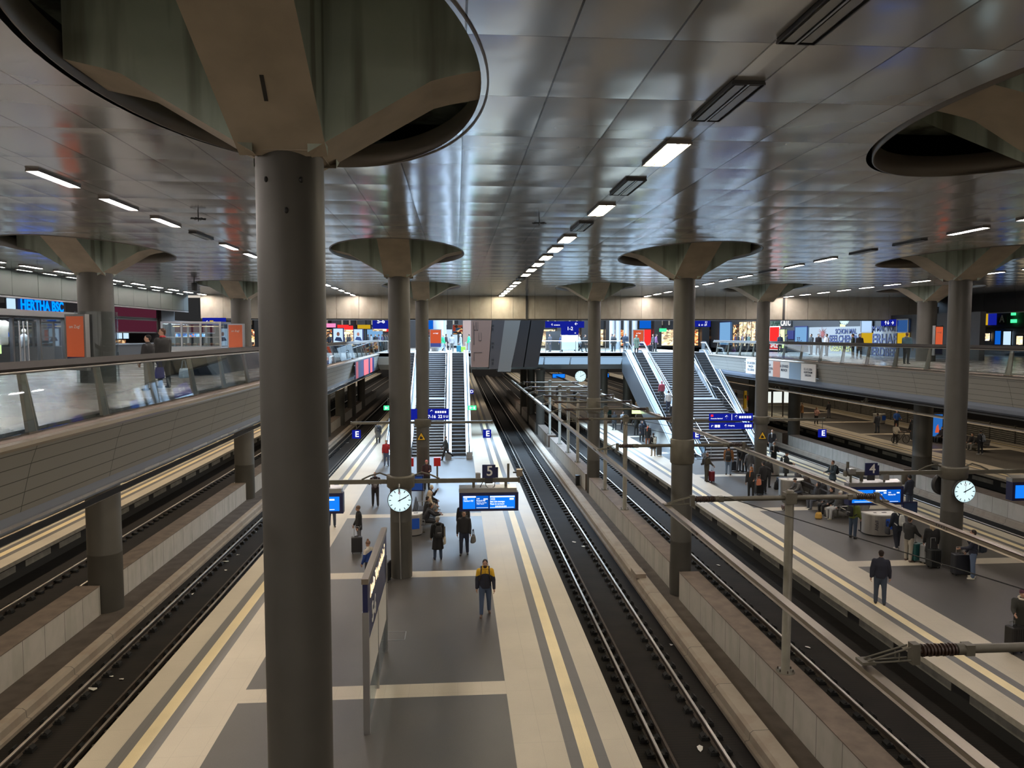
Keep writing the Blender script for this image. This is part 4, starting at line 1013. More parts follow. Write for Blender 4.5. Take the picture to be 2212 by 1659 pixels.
def staircase(x0, x1, yb, yt, label, z1=7.15, solid=False):
    xc = (x0+x1)/2; t = thing('staircase', label, 'stairs', (xc, yb, 0)); w = (x1-x0)/2
    n = 42; land = 1.5; run = (yt-yb-land)/n; y = 0; m = MB(); half = n//2
    prof = []
    for k in range(n):
        if k == half: y += land
        z0_, z1_ = z1*k/n, z1*(k+1)/n
        m.add([(-w, y, z0_), (w, y, z0_), (w, y, z1_), (-w, y, z1_)], [(0, 1, 2, 3)], 1)
        d = run+(land if k == half-1 else 0)
        m.add([(-w, y, z1_), (w, y, z1_), (w, y+d, z1_), (-w, y+d, z1_)], [(0, 1, 2, 3)], 0)
        m.box(-w, w, y-.015, y+.035, z1_-.03, z1_+.004, 2)
        prof.append((y, z1_)); y += run
    for s in (-1, 1):
        m.add([(s*w, 0, 0), (s*w, 0, .17), (s*w, half*run, z1/2), (s*w, half*run+land, z1/2), (s*w, yt-yb, z1), (s*w, yt-yb, z1-1), (s*w, half*run+land, z1/2-1), (s*w, 2.4, 0)], [(0, 1, 2, 3, 4, 5, 6, 7)], 3)
    m.build('flight', ['sttread', 'strise', 'stnose', 'esclad'], t)
    for s in (-1, 1):
        X = s*(w-.06); zz = [(0, .95), (half*run, z1/2+.95), (half*run+land, z1/2+.95), (yt-yb, z1+.95), (yt-yb+.6, z1+.95)]
        MB().path([(X, a, b) for a, b in zz], .025, 8).build('handrail', ['inox'], t)
        m = MB()
        for k in range(0, n, 6):
            yy, z = prof[k]; m.tube((X, yy, z), (X, yy, z+.93), .02, n=6)
        m.build('rail_posts', ['inox'], t)
    return t
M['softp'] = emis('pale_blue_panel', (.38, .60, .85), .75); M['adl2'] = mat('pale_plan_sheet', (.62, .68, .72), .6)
M['sttread'] = mat('stair_tread_stone', (.15, .15, .155), .5, noise=.15, nscale=4); M['strise'] = mat('stair_riser_dark', (.055, .055, .06), .6); M['stnose'] = mat('stair_nosing_pale', (.48, .48, .48), .5)
escalator(.17, 53.2, 70.2, 'steel escalator rising from the nearer platform, beside the brown lift shaft')
escalator(-4.25, 53.2, 70.2, 'steel escalator of the nearer platform half hidden behind the clock column')
staircase(-3.25, -.85, 54.3, 70.3, 'wide dark stairs with pale nosings between the escalators of the nearer platform')
escalator(16.75, 51.5, 70.2, 'steel escalator with riders on it, plain grey side wall, ending in the crowd')
escalator(22.55, 55.5, 70.2, 'steel escalator on the cafe side of the broad stairs', w=2.1)
staircase(17.75, 21.45, 51.0, 70.3, 'broad dark stairs with pale nosings rising behind the waiting crowd')
# solid side wall below the first far escalator
m = MB().poly([(15.75, 53.5, 0), (15.75, 57.6, 0), (15.75, 70.3, 5.3), (15.75, 70.3, 7.2), (15.75, 69, 7.15), (15.75, 53.0, .3)], (.05, 0, 0))
struct(m, 'trim_escalator_side', ['esclad'], 'sloping plain steel side wall of the escalator with riders', 'cladding')

# ------------------------------------------------------------------ things hanging into the open void
Yv = 64.0
t = thing('lift_shaft', 'hanging lift shaft clad in brown panels, beside the escalator head', 'lift shaft', (3.0, Yv, 0))
def P2(*pp): return [(a-3.0, 0, b) for a, b in pp]
MB().poly(P2((1.31, 10.51), (3.08, 10.51), (2.76, 6.06), (1.29, 6.06)), (0, 2.6, 0)).build('panel_front', ['brown'], t)
m = MB()
for k, (a, b, c, d) in enumerate(((.25, .42, 9.2, 9.9), (.5, .62, 9.2, 9.9), (.7, .9, 8.3, 9.0), (.25, .3, 8.0, 9.6), (.25, .95, 7.3, 7.33), (.25, .3, 6.6, 7.3))):
    m.box(-1.75+a, -1.75+b, -.012, 0, c, c+.03).box(-1.75+a, -1.75+a+.02, -.012, 0, c, d).box(-1.75+b, -1.75+b+.02, -.012, 0, c, d)
m.build('panel_joints', ['brownd'], t)
MB().poly(P2((3.12, 10.51), (4.22, 10.51), (3.59, 5.90), (2.80, 5.90)), (0, 2.6, 0)).build('side_panel', ['brownd'], t)
m = MB()
for z in (9.5, 8.0, 6.6): m.box(.02, .24, -.01, 0, z, z+.16).box(.04, .2, -.01, 0, z-.35, z-.12)
m.build('call_panels', ['blk'], t)
t = thing('hanging_girder', 'light grey slanting girder box hanging beside the brown lift shaft', 'girder', (3.0, Yv, 0))
MB().poly(P2((4.22, 10.51), (5.61, 10.51), (4.66, 5.65), (3.55, 5.66)), (0, 2.2, 0)).build('casing', ['girder'], t)
t = thing('hanging_girder', 'black slanting girder box hanging between the grey girder and the 1-2 sign', 'girder', (3.0, Yv, 0))
MB().poly(P2((5.65, 10.51), (7.72, 10.52), (7.01, 6.04), (4.70, 6.05)), (0, 2.6, 0)).build('casing', ['blackg'], t)
MB().poly(P2((6.44, 10.52), (6.52, 10.52), (5.81, 6.05), (5.73, 6.05)), (0, .02, 0)).build('joint', ['blk'], t)
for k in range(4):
    t = thing('soffit_glow_panel', 'pale panel with added glow under the bridge edge below the 1-2 sign', 'soffit panel', (5.9+2.5*k, 70.2, 0), 0, 'panels with added glow under the bridge edge')
    MB().poly([(0, .02, 6.66), (2.35, .02, 6.66), (2.35, .78, 6.03), (0, .78, 6.03)], (0, -.03, -.03)).build('panel', ['softp'], t)  # emission added so the bridge edge panels read bright
# bridge balustrade and furniture
def rail_line(x0, x1, y, label, n):
    t = thing('glass_balustrade', label, 'balustrade', ((x0+x1)/2, y, 7.15)); w = (x1-x0)/2
    MB().tube((-w, 0, 1.08), (w, 0, 1.08), .035, n=8).build('handrail', ['inox'], t)
    m0 = MB().box(-w, w, -.01, .01, .08, .98); m0.build('glass_pane', ['glass'], t)
    src = None
    for k in range(n+1):
        X = -w+2*w*k/n
        if src is None: src = MB().box(-.03, .03, -.04, .04, 0, 1.06).build('baluster_post', ['inox'], t, loc=(X, 0, 0))
        else:
            c = src.copy(); C.objects.link(c); c.location = (X, 0, 0)
rail_line(5.6, 15.6, 70.5, 'straight glass balustrade on the bridge floor below the 1-2 sign', 7)
rail_line(-7.2, -5.4, 70.5, 'short glass balustrade on the bridge between mezzanine and escalator', 2)
rail_line(1.3, 2.3, 70.5, 'short glass balustrade between escalator head and brown lift shaft', 1)
x, z = (10.98, 8.73)
t = way_sign(x, 72, z+.55, 1.7, .95, (('1-2', 0, .12, .46, 'CENTER'), ('→', .5, -.3, .22, 'CENTER')), 'blue 1-2 platform sign above a white plan on the bridge')
MB().box(-.8, .8, -.05, .05, -1.9, -.5).build('plan', ['adl2'], t); MB().box(-.85, -.8, -.05, .05, -2.9, -.5).box(.8, .85, -.05, .05, -2.9, -.5).build('legs', ['inox'], t)

M.update(yelp=mat('yellow_paint', (.75, .50, .02), .5), adt=emis('lit_timetable', (.85, .9, .85), .9), orblue=mat('navy_print', (.02, .05, .14), .5), sign3=emis('city_poster', (.02, .12, .40), 1.0), warmd=shop_glow('dim_amber_interior', [(.8, .38, .12), (.05, .03, .02), (.25, .12, .05), (.9, .6, .3), (.03, .03, .03), (.3, .05, .03), (.03, .08, .15)], .8), cyan2=shop_glow('blue_menu_strip', [(.25, .6, 1.), (.02, .1, .4), (.5, .8, 1.), (.9, .25, .1), (.1, .3, .8)], 1.3), ad2=shop_glow('orange_blue_ad', [(.75, .2, .05), (.02, .10, .6), (.02, .12, .7), (.6, .15, .04), (.3, .3, .35)], .9, (.8, .8, 1.2)), blup=mat('blue_banner', (.01, .14, .55), .5), finm=mat('pale_fin', (.45, .38, .28), .5), palecol=mat('pale_steel_column', (.45, .48, .52), .4, .3), wallp=mat('grey_wall_poster', (.21, .205, .20), .6), txtblue=mat('dark_blue_letters', (.015, .025, .09), .6), txtyel=mat('ochre_letters', (.45, .38, .12), .6), sgrey=mat('grey_picture', (.22, .24, .27), .4), sign2=emis('dim_blue_poster', (.03, .10, .30), .8), faceb=mat('painted_face_blue', (.22, .32, .42), .6), orp=mat('orange_print', (.62, .22, .12), .6), redtx=mat('red_print', (.60, .05, .05), .6))
def panel(x0, x1, y, z0, z1, m_, label, name='shop_window', cat='shop window', dy=.1, texts=(), frame=None, extra=None):
    """panel facing the viewer (-Y)"""
    t = thing(name, label, cat, ((x0+x1)/2, y, z0)); w = (x1-x0)/2; h = z1-z0
    MB().box(-w, w, 0, dy, 0, h).build('panel', [m_], t)
    if frame: MB().box(-w-.08, w+.08, .01, dy+.1, -.08, 0).box(-w-.08, w+.08, .01, dy+.1, h, h+.08).box(-w-.08, -w, .01, dy+.1, 0, h).box(w, w+.08, .01, dy+.1, 0, h).build('frame', [frame], t)
    for s, dx, dz, k, mm in texts: text(s, t, (dx, -.02, dz), FACE_CAM, k, mm, bold=.02)
    return t
def xpanel(X, ya, yb, z0, z1, m_, label, s=-1, name='shop_window', cat='shop window', texts=(), frame=None, dx=.1, mull=0):
    """panel on a wall plane x=X; s=-1 faces -X (right side of the hall), s=+1 faces +X. texts: (string, y, z, size, material)"""
    t = thing(name, label, cat, (X, (ya+yb)/2, z0)); w = abs(yb-ya)/2; h = z1-z0
    MB().box(0, -s*dx, -w, w, 0, h).build('panel', [m_], t) if s > 0 else MB().box(0, dx, -w, w, 0, h).build('panel', [m_], t)
    f = .03*s
    if frame:
        m = MB().box(min(f*1.5, -f), max(f*1.5, -f), -w-.08, w+.08, h, h+.1).box(min(f*1.5, -f), max(f*1.5, -f), -w-.08, w+.08, -.08, 0).box(min(f*1.5, -f), max(f*1.5, -f), -w-.08, -w, 0, h).box(min(f*1.5, -f), max(f*1.5, -f), w, w+.08, 0, h)
        for k in range(1, mull+1): q = -w+2*w*k/(mull+1); m.box(min(f*1.5, -f), max(f*1.5, -f), q-.04, q+.04, 0, h)
        m.build('frame', [frame], t)
    for st, dy, dz, k, mm in texts: text(st, t, (s*.03, dy, dz), FX if s < 0 else FXP, k, mm, bold=.02)
    return t
# ------------------------------------------------------------------ clothing shop and snack counters (far side of the info-board mezzanine)
SX = -20.6
struct(MB().box(SX-9, SX-8.9, 24, 57, 7.15, 10.6).box(SX-9, SX, 44.2, 44.4, 7.15, 10.6).box(SX-9, SX, 55, 57, 7.15, 10.6), 'wall_shop_back', ['darkwall'], 'dark back wall of the clothing shop and snack counters', 'wall')
struct(MB().box(SX-.4, SX+.5, 24, 42.0, 9.72, 9.98).box(SX-.4, SX+.52, 24, 42.0, 9.70, 9.74), 'trim_shop_canopy', ['alu'], 'metal canopy ledge above the clothing shop windows', 'trim')
t = thing('clothing_shop', 'glazed clothing shop front with dark frames under the blue neon lettering', 'shop front', (SX, 34, 7.15))
fr = MB(); gl = MB()
for k in range(7):
    y = -6.6+2.3*k; fr.box(-.08, .08, y-.06, y+.06, 0, 2.55)
    if k < 6: gl.box(-.01, .01, y+.06, y+2.24, .1, 2.5)
fr.box(-.08, .08, -6.6, 7.3, 2.45, 2.6).box(-.08, .08, -6.6, 7.3, 0, .1); fr.build('frame', ['dgrey'], t)
gl.build('glazing', ['shopglass'], t)
fr = MB()
for y in (3.0, 3.35, 3.7): fr.tube((.12, y, .4), (.12, y, 2.3), .035, n=8)
fr.build('door_pull', ['inox'], t)
ya, yb = 33.6, 39.2
t = thing('shop_sign', 'glowing blue neon lettering on a lit strip above the clothing shop', 'neon sign', (SX+.35, (38.23, 10.20)[0], (38.23, 10.20)[1]))
text('HERTHA BSC', t, (.06, .35, 0), FXP, .66, 'cyan', bold=.03)
MB().box(-.05, .0, -2.6, 2.6, -.28, .28).build('backing', ['dgrey'], t); MB().box(0, .05, -2.55, -1.95, -.26, .26).build('emblem', ['adl'], t)
# interior of the clothing shop: lit ceiling, garments and mannequins
def shirt(x, y, z, c, label, s=1., rz=90):
    t = thing('tshirt', label, 'clothing', (x, y, z), rz)
    m = MB().poly([(-.22, 0, -.36), (.22, 0, -.36), (.23, 0, .12), (.40, 0, -.05), (.50, 0, .08), (.30, 0, .32), (.10, 0, .38), (0, 0, .34), (-.10, 0, .38), (-.30, 0, .32), (-.50, 0, .08), (-.40, 0, -.05), (-.23, 0, .12)], (0, .14, 0))
    o = m.build('garment', [col(c)], t); o.scale = (s, 1, s); bevel(o, .05, 3)
    MB().path([(-.2, .07, .3), (0, .07, .42), (.2, .07, .3)], .01, 6).build('hanger', ['inox'], t)
shirt(-21.6, 33.6, 8.75, (.75, .62, .5), 'pale shirt hanging in the clothing shop window beside the picture edge', 1.4)
shirt(-21.5, 37.6, 8.9, (.62, .58, .5), 'large white shirt hanging behind the door of the clothing shop', 1.6)
t = thing('mannequin', 'mannequin in a grey padded jacket in the clothing shop window', 'mannequin', (-21.6, 39.4, 7.25), 90)
MB().ell((0, 0, 1.3), (.24, .16, .34)).ell((.27, 0, 1.25), (.09, .1, .3)).ell((-.27, 0, 1.25), (.09, .1, .3)).build('jacket', [col((.30, .32, .36))], t)
MB().tube((-.1, 0, 1.0), (-.14, .05, .05), .09, .06).tube((.1, 0, 1.0), (.2, -.1, .05), .09, .06).build('trousers', [col((.10, .10, .11))], t); MB().ell((0, 0, 1.75), (.09, .1, .12)).build('head', ['white'], t)
t = thing('clothes_rack', 'rack of dark trousers near the floor of the clothing shop', 'clothes rack', (-21.8, 33.8, 7.15)); MB().tube((0, -1, 1.0), (0, 1, 1.0), .02).build('bar', ['inox'], t)
m = MB()
for k in range(9): m.box(-.2, .2, -.9+.22*k, -.82+.22*k, .35, .98)
m.build('garments', [col((.03, .05, .09))], t)
xpanel(-21.0, 35.15, 35.7, 7.3, 8.9, 'blup', 'blue banner standing in the clothing shop entrance', 1, 'banner', 'banner')
xpanel(-23.5, 34, 41, 9.2, 9.4, 'adl', 'bright strip light inside the clothing shop', 1, 'shop_light', 'shop light')
xpanel(-24.5, 38.6, 40.4, 8.6, 9.3, 'red', 'red neon shape glowing inside the clothing shop', 1, 'neon_shape', 'neon sign')
xpanel(-24.2, 41.2, 42.0, 7.8, 8.5, 'lime', 'yellow-green display inside the clothing shop corner', 1, 'shop_display', 'display')
xpanel(-24.0, 41.0, 42.4, 8.7, 9.5, 'scr', 'blue display inside the clothing shop corner', 1, 'shop_display', 'display')
# advertising screens and red bulkheads of the snack counters
xpanel(-20.5, 43.6, 46.6, 9.1, 10.0, 'ad2', 'advertising screen with an orange and a blue half, above the snack counter', 1, 'ad_screen', 'screen', frame='blk')
xpanel(-20.5, 43.6, 46.6, 10.1, 10.6, 'scr', 'blue advertising screen strip above the orange and blue screen', 1, 'ad_screen', 'screen', frame='blk')
xpanel(-20.6, 47.2, 53.6, 9.0, 9.75, 'redd', 'dim red bulkhead above the snack counter window', 1, 'bulkhead', 'bulkhead', frame='brownd')
xpanel(-20.6, 47.2, 53.6, 9.95, 10.5, 'redd', 'upper dim red bulkhead with small lights above the snack counter', 1, 'bulkhead', 'bulkhead', frame='brownd')
xpanel(-20.6, 56.2, 66, 9.0, 9.75, 'redd', 'dim purple-red bulkhead beyond the black pier', 1, 'bulkhead', 'bulkhead', frame='brownd')
struct(MB().box(-21, -20.3, 53.7, 56.1, 7.15, 11), 'wall_pier', ['blk'], 'black pier between the two snack counters', 'wall')
xpanel(-22.6, 44.6, 48.6, 7.9, 9.0, 'teal', 'green glowing mural behind the snack counter', 1, 'mural', 'mural')
xpanel(-22.4, 49.5, 53.4, 8.55, 8.95, 'adl', 'bright menu screens above the snack counter', 1, 'menu_screen', 'screen', mull=3, frame='blk')
xpanel(-22.6, 49.0, 53.4, 7.4, 8.5, 'warmd', 'warm glowing back counter of the snack bar', 1, 'back_counter', 'counter')
t = thing('snack_counter', 'long dark snack counter with a metal rim facing the mezzanine', 'counter', (-20.9, 49, 7.15)); MB().box(-.3, .3, -4.4, 4.5, 0, 1.05).build('body', ['dgrey'], t); MB().box(-.35, .4, -4.45, 4.55, 1.05, 1.12).build('worktop', ['inox'], t)
xpanel(-21.2, 57, 66, 8.6, 8.9, 'cyan2', 'blue-white lit sign strip above the far kiosk', 1, 'menu_screen', 'screen')
# wayfinding box under the beam
t = way_sign((-17.21, 9.77)[0], 55.2, (-17.21, 9.77)[1], 1.6, .5, (('←', -.45, -.05, .3, 'CENTER'),), 'small dark blue wayfinding box hanging under the beam near the food kiosk')
MB().box(-.3, -.05, -.068, -.06, -.14, .06).build('pictogram', ['yel'], t)
# glazed food kiosk on the walkway
t = thing('food_kiosk', 'silver glazed food kiosk standing on the mezzanine beside the walking couple', 'kiosk', (-15.8, 48.5, 7.15))
MB().box(-1.7, 1.7, -2.2, 2.2, 0, .95).build('counter', ['alu'], t); MB().box(-1.75, 1.75, -2.25, 2.25, 2.35, 2.45).build('roof', ['alu'], t)
for x in (-1.7, -.55, .55, 1.7):
    for y in (-2.2, 2.2): MB().box(x-.05, x+.05, y-.05, y+.05, .95, 2.35).build('post', ['alu'], t)
MB().box(-1.7, 1.7, -2.24, -2.16, 1.5, 1.54).build('rail', ['alu'], t)
MB().box(-1.65, 1.65, -2.21, -2.19, .95, 2.35).box(1.69, 1.71, -2.2, 2.2, .95, 2.35).build('glazing', ['shopglass'], t)
m = MB()
for k in range(9): m.ell((-1.3+.33*k, -1.7, 1.08), (.16, .2, .09), k % 2, n=8, m=5)
m.build('food', [col((.55, .42, .28)), col((.35, .12, .07))], t); MB().box(-1.5, 1.5, -1.0, -.9, 2.15, 2.2).build('lamp', ['warmw'], t)
# stairs enclosure on the walkway
t = thing('escalator_enclosure', 'dark curved enclosure resting on the mezzanine behind the balustrade glass', 'enclosure', (-10.9, 37, 7.15))
MB().poly([(-1.0, -5, 0), (-1.0, 5, 0), (-1.0, 6.5, .98), (-1.0, -6.6, .98), (-1.0, -6.2, .5)], (2.0, 0, 0)).build('cladding', ['dgrey'], t)
# posters fastened to columns
def col_poster(x, y, z, w, h, label, m_='orange', r=0.6, rz=0, lines=('am Zug?',)):
    t = thing('framed_poster', label, 'poster', (x, y, z), rz)
    MB().box(-w/2-.07, w/2+.07, -.05, .12, -h/2-.07, h/2+.07).build('frame', ['alu'], t); MB().box(-w/2, w/2, -.056, -.05, -h*.28, h/2).build('sheet', [m_], t); MB().box(-w/2, w/2, -.056, -.05, -h/2, -h*.28).build('lower_band', ['bluef'], t)
    for i, s in enumerate(lines): text(s, t, (0, -.062, h*.3-i*.2), FACE_CAM, .15, 'white')
    return t
col_poster(-12.75, 26.35, 8.55, .78, 1.75, 'orange poster on the thick column beside the clothing shop', rz=-24)
MB().lathe([(.66, 7.15), (.66, 9.6)], n=32, cap=False).build('glass_sleeve', ['glass'], cL)
col_poster(-12.7, 44.6, 8.5, .85, 1.75, 'orange poster on the thick column behind the food kiosk', rz=-14)
col_poster(29.9, 44.6, 8.45, .85, 1.7, 'orange framed poster on the thick column of the cafe mezzanine', 'org', rz=30)
# portrait advertising screens near the far end
for (x, z), lab in (((-9.53, 8.86), 'advertising screen with a portrait, the nearer of two behind the balustrade'), ((-8.95, 8.86), 'advertising screen with a portrait, the smaller of two behind the balustrade')):
    y = 62 if 'nearer' in lab else 70
    t = thing('ad_screen', lab, 'screen', (x, y, 8.75)); MB().box(-.45, .45, -.1, .1, -.9, .62).build('case', ['bluef'], t); MB().box(-.38, .38, -.11, -.1, -.82, .56).build('screen', ['adl'], t)
    MB().ell((0, -.115, .12), (.12, .004, .17)).build('portrait_face', [col((.35, .12, .08))], t); MB().poly([(-.3, -.114, -.4), (.36, -.114, -.5), (.2, -.114, -.15), (-.15, -.114, -.12)], (0, .004, 0)).build('portrait_shoulders', [col((.02, .04, .12))], t)
# ------------------------------------------------------------------ distant shop fronts along the back of the bridge
YB = 98.
struct(MB().box(-40, 60, YB+.2, YB+.6, 7.15, 13.5), 'wall_shops_back', ['darkwall'], 'dark wall carrying the distant shop fronts', 'wall')
m = MB()
for k in range(22): m.box(-28+3.2*k-.5, -28+3.2*k+.5, YB-1.2, YB+.2, 7.15, 13.5)
struct(m, 'wall_piers', ['dgrey'], 'row of dark piers between the distant shop fronts', 'wall')
cols_ = ('warm', 'warmw', 'warmd', 'warm', 'warmw', 'ad', 'warmd', 'warmd', 'adl', 'warmd', 'warm', 'ad', 'warmw', 'warmd', 'warmw', 'warm', 'red', 'warmw', 'warm', 'warmd')
for k in range(20):
    x = -28+3.2*k
    if 3.6 < x < 6: continue
    panel(x+.6, x+2.6, YB, 7.4, 9.5, cols_[k], '%s shop window in the distant row of dark piers, %s from the portrait screens' % ({'warm': 'amber', 'warmw': 'cream', 'warmd': 'dim amber', 'ad': 'blue', 'adl': 'pale blue', 'red': 'red'}[cols_[k]], ('first', 'second', 'third', 'fourth', 'fifth', 'sixth', 'seventh', 'eighth', 'ninth', 'tenth', 'eleventh', 'twelfth', 'thirteenth', 'fourteenth', 'fifteenth', 'sixteenth', 'seventeenth', 'eighteenth', 'nineteenth', 'twentieth')[k]), frame='dgrey')
m = MB()
for k in range(60): m.box(-27+.95*k, -26.8+.95*k, YB-.1, YB, 10.1, 12.6)
struct(m, 'wall_fins', ['finm'], 'pale vertical fins above the distant shop fronts', 'wall')
for i, ((x, z), w, m_, lab) in enumerate((((-15.96, 10.00), 1.6, 'pink', 'pink lettering strip over a distant shop beside the foreground column'), ((-14.24, 9.82), 1.4, 'red', 'small red shop sign behind the portrait screens'), ((-13.60, 9.71), 1.2, 'red', 'second small red shop sign behind the portrait screens'), ((-11.63, 9.83), 1.6, 'yel', 'amber shop sign above the distant crowd'), ((-9.66, 9.53), 1.8, 'warmw', 'cream glowing kiosk sign above the distant crowd'), ((-8.61, 9.48), .8, 'red', 'round red lamp beside the clock column edge'), ((-7.21, 9.89), 1.2, 'cyan2', 'light blue sign glimpsed between the two columns'), ((1.61, 9.48), .1, 'warmw', 'narrow warm slot in the distance'))):
    if i == 7: continue
    panel(x-w/2, x+w/2, YB-1.5, z-.25, z+.25, m_, lab, 'shop_sign', 'shop sign')
xs, zs = (-8.84, 10.41)
panel(xs-1.0, xs+1.0, 90, zs-.9, zs+.7, 'sign', 'tall blue sign with white figures hanging near the distant crowd', 'wayfinding_sign', 'sign', texts=(('5-6', 0, .9, .7, 'signw'),))
xs, zs = (-2.64, 9.88)
panel(xs-.4, xs+.4, 75, zs-.5, zs+.9, 'scr', 'blue upright sign above the stairs head', 'wayfinding_sign', 'sign')
x = (-1.87, 8.96)[0]
t = thing('support_column', 'pale bluish round column behind the stairs head with a red poster', 'column', (x, 77, 0)); MB().lathe([(.62, 7.15), (.62, 14)], n=32).build('shaft', ['palecol'], t)
col_poster((-2.03, 8.59)[0], 75.9, 8.45, 1.05, 1.7, 'red framed poster on the pale column behind the stairs head', 'org')
for i, px in enumerate(((-1.34, 8.98)[0], (18.05, 8.98)[0], (18.74, 8.98)[0], (20.69, 8.99)[0], (19.72, 8.97)[0])):
    short_column(px, 82 if i == 0 else 86, ('slim pale column behind the green-jacketed pair', 'slim pale column beyond the bridge, first of three', 'slim pale column beyond the bridge, second of three', 'slim pale column beyond the bridge, third of three', 'pale column carrying a red poster near the far escalator head')[i], .3)
    o = [q for q in bpy.data.objects if q.get('label', '').startswith(('slim pale column', 'pale column carrying'))][-1]
    for ch in o.children: bpy.data.objects.remove(ch)
    MB().lathe([(.32, 7.15), (.32, 14)], n=20).build('shaft', ['palecol'], o)
col_poster((19.43, 8.73)[0], 79, 8.5, 1.1, 1.6, 'red framed poster near the head of the escalator with riders', 'org')
struct(MB().box((0.75, 8.97)[0], (1.63, 8.97)[0], 80, 81, 7.15, 13), 'wall_brown', ['brown'], 'brown wall panel next to the lift shaft on the bridge', 'wall')
panel((-0.34, 9.60)[0], (0.74, 9.60)[0], 84, 8.9, 9.9, 'warmd', 'dim golden shop window behind the stairs head', frame='dgrey')
panel((9.31, 9.93)[0], (13.41, 9.94)[0], 78, (9.31, 9.55)[1], (9.31, 10.22)[1], 'sign', 'wide blue wayfinding band across the bridge behind the 1-2 sign', 'wayfinding_sign', 'sign', texts=(('←', 1.2, .4, .4, 'signw'), ('↑ ▭▭', -1., .3, .3, 'signw')))
struct(MB().box((9.65, 9.96)[0], (11.40, 9.96)[0], 80, 80.3, 7.15, 9.2), 'wall_shutter', ['dgrey'], 'dark rolled shutter behind the bridge balustrade', 'wall')
panel((24.49, 10.01)[0], (28.33, 10.01)[0], 82, (26.49, 9.70)[1], (26.48, 10.52)[1], 'sign', 'wide blue wayfinding band above the broad stairs head', 'wayfinding_sign', 'sign', texts=(('11', 1.4, .5, .3, 'signw'), ('↓ ← ⇄', 1.0, .2, .3, 'signw')))
panel((25.30, 10.15)[0], (26.18, 10.15)[0], 92, 9.2, 9.6, 'green', 'small green lettering over the glowing bakery', 'shop_sign', 'shop sign')
panel((22.29, 10.12)[0], (23.66, 10.12)[0], 90, 9.6, 10.6, 'scr', 'blue and red advertising screen hanging behind the escalator head', 'ad_screen', 'screen')
# ------------------------------------------------------------------ shops along the cafe mezzanine
WX = 33.5
struct(MB().box(WX+.12, WX+.5, 56.5, 98, 7.15, 12.5).box(WX+.12, WX+.5, 46, 56.5, 7.15, 10.3), 'wall_shops_side', ['dgrey'], 'dark wall carrying the cafe fronts and wall posters', 'wall')
def xp(pa, pb, m_, label, **k):
    (ya, za), (yb, zb) = pa, pb
    return xpanel(WX, min(ya, yb), max(ya, yb), min(za, zb), max(za, zb), m_, label, **k)
xp((93.49, 10.36), (89.63, 7.58), 'ad', 'blue advertising screen beside the cafe windows', name='ad_screen', cat='screen', frame='bluef')
xp((88.83, 10.00), (87.49, 7.34), 'warm', 'narrow amber cafe window next to the blue screen', frame='dgrey')
xp((86.91, 10.31), (81.93, 7.53), 'warmw', 'wide cream-lit cafe window with shelves', frame='dgrey', mull=3)
xp((103.71, 10.00), (101.17, 7.62), 'warm', 'amber shop window beyond the blue wayfinding band', frame='dgrey')
xp((100.71, 10.16), (98.86, 7.65), 'org', 'orange upright sign beyond the blue screen', name='shop_sign', cat='shop sign')
xp((78.18, 9.62), (75.74, 7.29), 'red', 'bright red SALE shop window beside the triangle column', texts=(('SALE', 0, .45, .85, 'wht'),), frame='wht')
xp((75.63, 9.35), (74.43, 7.45), 'lime', 'narrow pale lit window next to the red SALE window', frame='dgrey')
xp((78.10, 10.26), (75.76, 9.69), 'teal', 'pale green lit panel above the SALE window', name='shop_sign', cat='shop sign')
xp((75.57, 10.26), (73.06, 9.66), 'dgrey', 'white CATC lettering on a dark shop band', name='shop_sign', cat='shop sign', texts=(('CATC', 0, .35, .85, 'wht'),))
xp((73.88, 9.24), (72.47, 8.36), 'bluef', 'small dark blue square sign between SALE and the blue travel screen', name='shop_sign', cat='sign')
xp((72.13, 9.55), (69.58, 7.85), 'ad', 'blue travel advertising screen showing a price of 37', name='ad_screen', cat='screen', frame='bluef', texts=(('37,-', .3, .45, .7, 'textdk'),))
xp((69.20, 9.52), (60.03, 7.09), 'wallp', 'long grey wall poster lettered in dark capitals', name='wall_poster', cat='poster', texts=(('SCHON MAL', -2.2, 2.0, .62, 'txtblue'), ('SEELCHEN IN', -1.9, 1.35, .85, 'txtblue'), ('GEBADEN?', -1.6, .55, .85, 'txtyel')))
t = thing('wall_poster', 'red and brown splash motif on the long grey wall poster', 'poster', (WX-.03, 66.5, 8.9)); m = MB()
for k in range(14):
    a = k*.45; m.poly([(0, 0, 0), (0, .2*math.cos(a+.2), .2*math.sin(a+.2)), (0, (.75+.2*(k % 3))*math.cos(a), (.55+.15*(k % 2))*math.sin(a)), (0, .2*math.cos(a-.2), .2*math.sin(a-.2))], (-.01, 0, 0))
m.build('splash', [col((.22, .05, .04))], t)
xp((59.98, 10.00), (58.40, 9.04), 'sgrey', 'grey framed picture poster with white shapes, above the first yellow panel', name='wall_poster', cat='poster', frame='alu')
xp((59.92, 8.97), (58.35, 8.11), 'yel', 'plain yellow panel below the framed picture poster', name='yellow_panel', cat='panel')
xp((58.15, 9.38), (54.96, 7.23), 'wallp', 'grey wall poster with three lines of huge dark letters', name='wall_poster', cat='poster', texts=(('M MAL VÖLL', 0, 2.05, .62, 'txtblue'), ('ERHAF', 0, 1.2, 1.15, 'txtblue'), ('ERDBEE', 0, .2, 1.0, 'txtblue')))
xp((57.11, 9.99), (54.76, 9.48), 'sign', 'blue wayfinding band above the huge-lettered poster', name='wayfinding_sign', cat='sign', texts=(('↑↓  →', 0, .25, .4, 'signw'),))
xp((54.88, 9.91), (53.53, 9.02), 'sign2', 'blue glass framed poster above the second yellow panel', name='wall_poster', cat='poster', frame='alu')
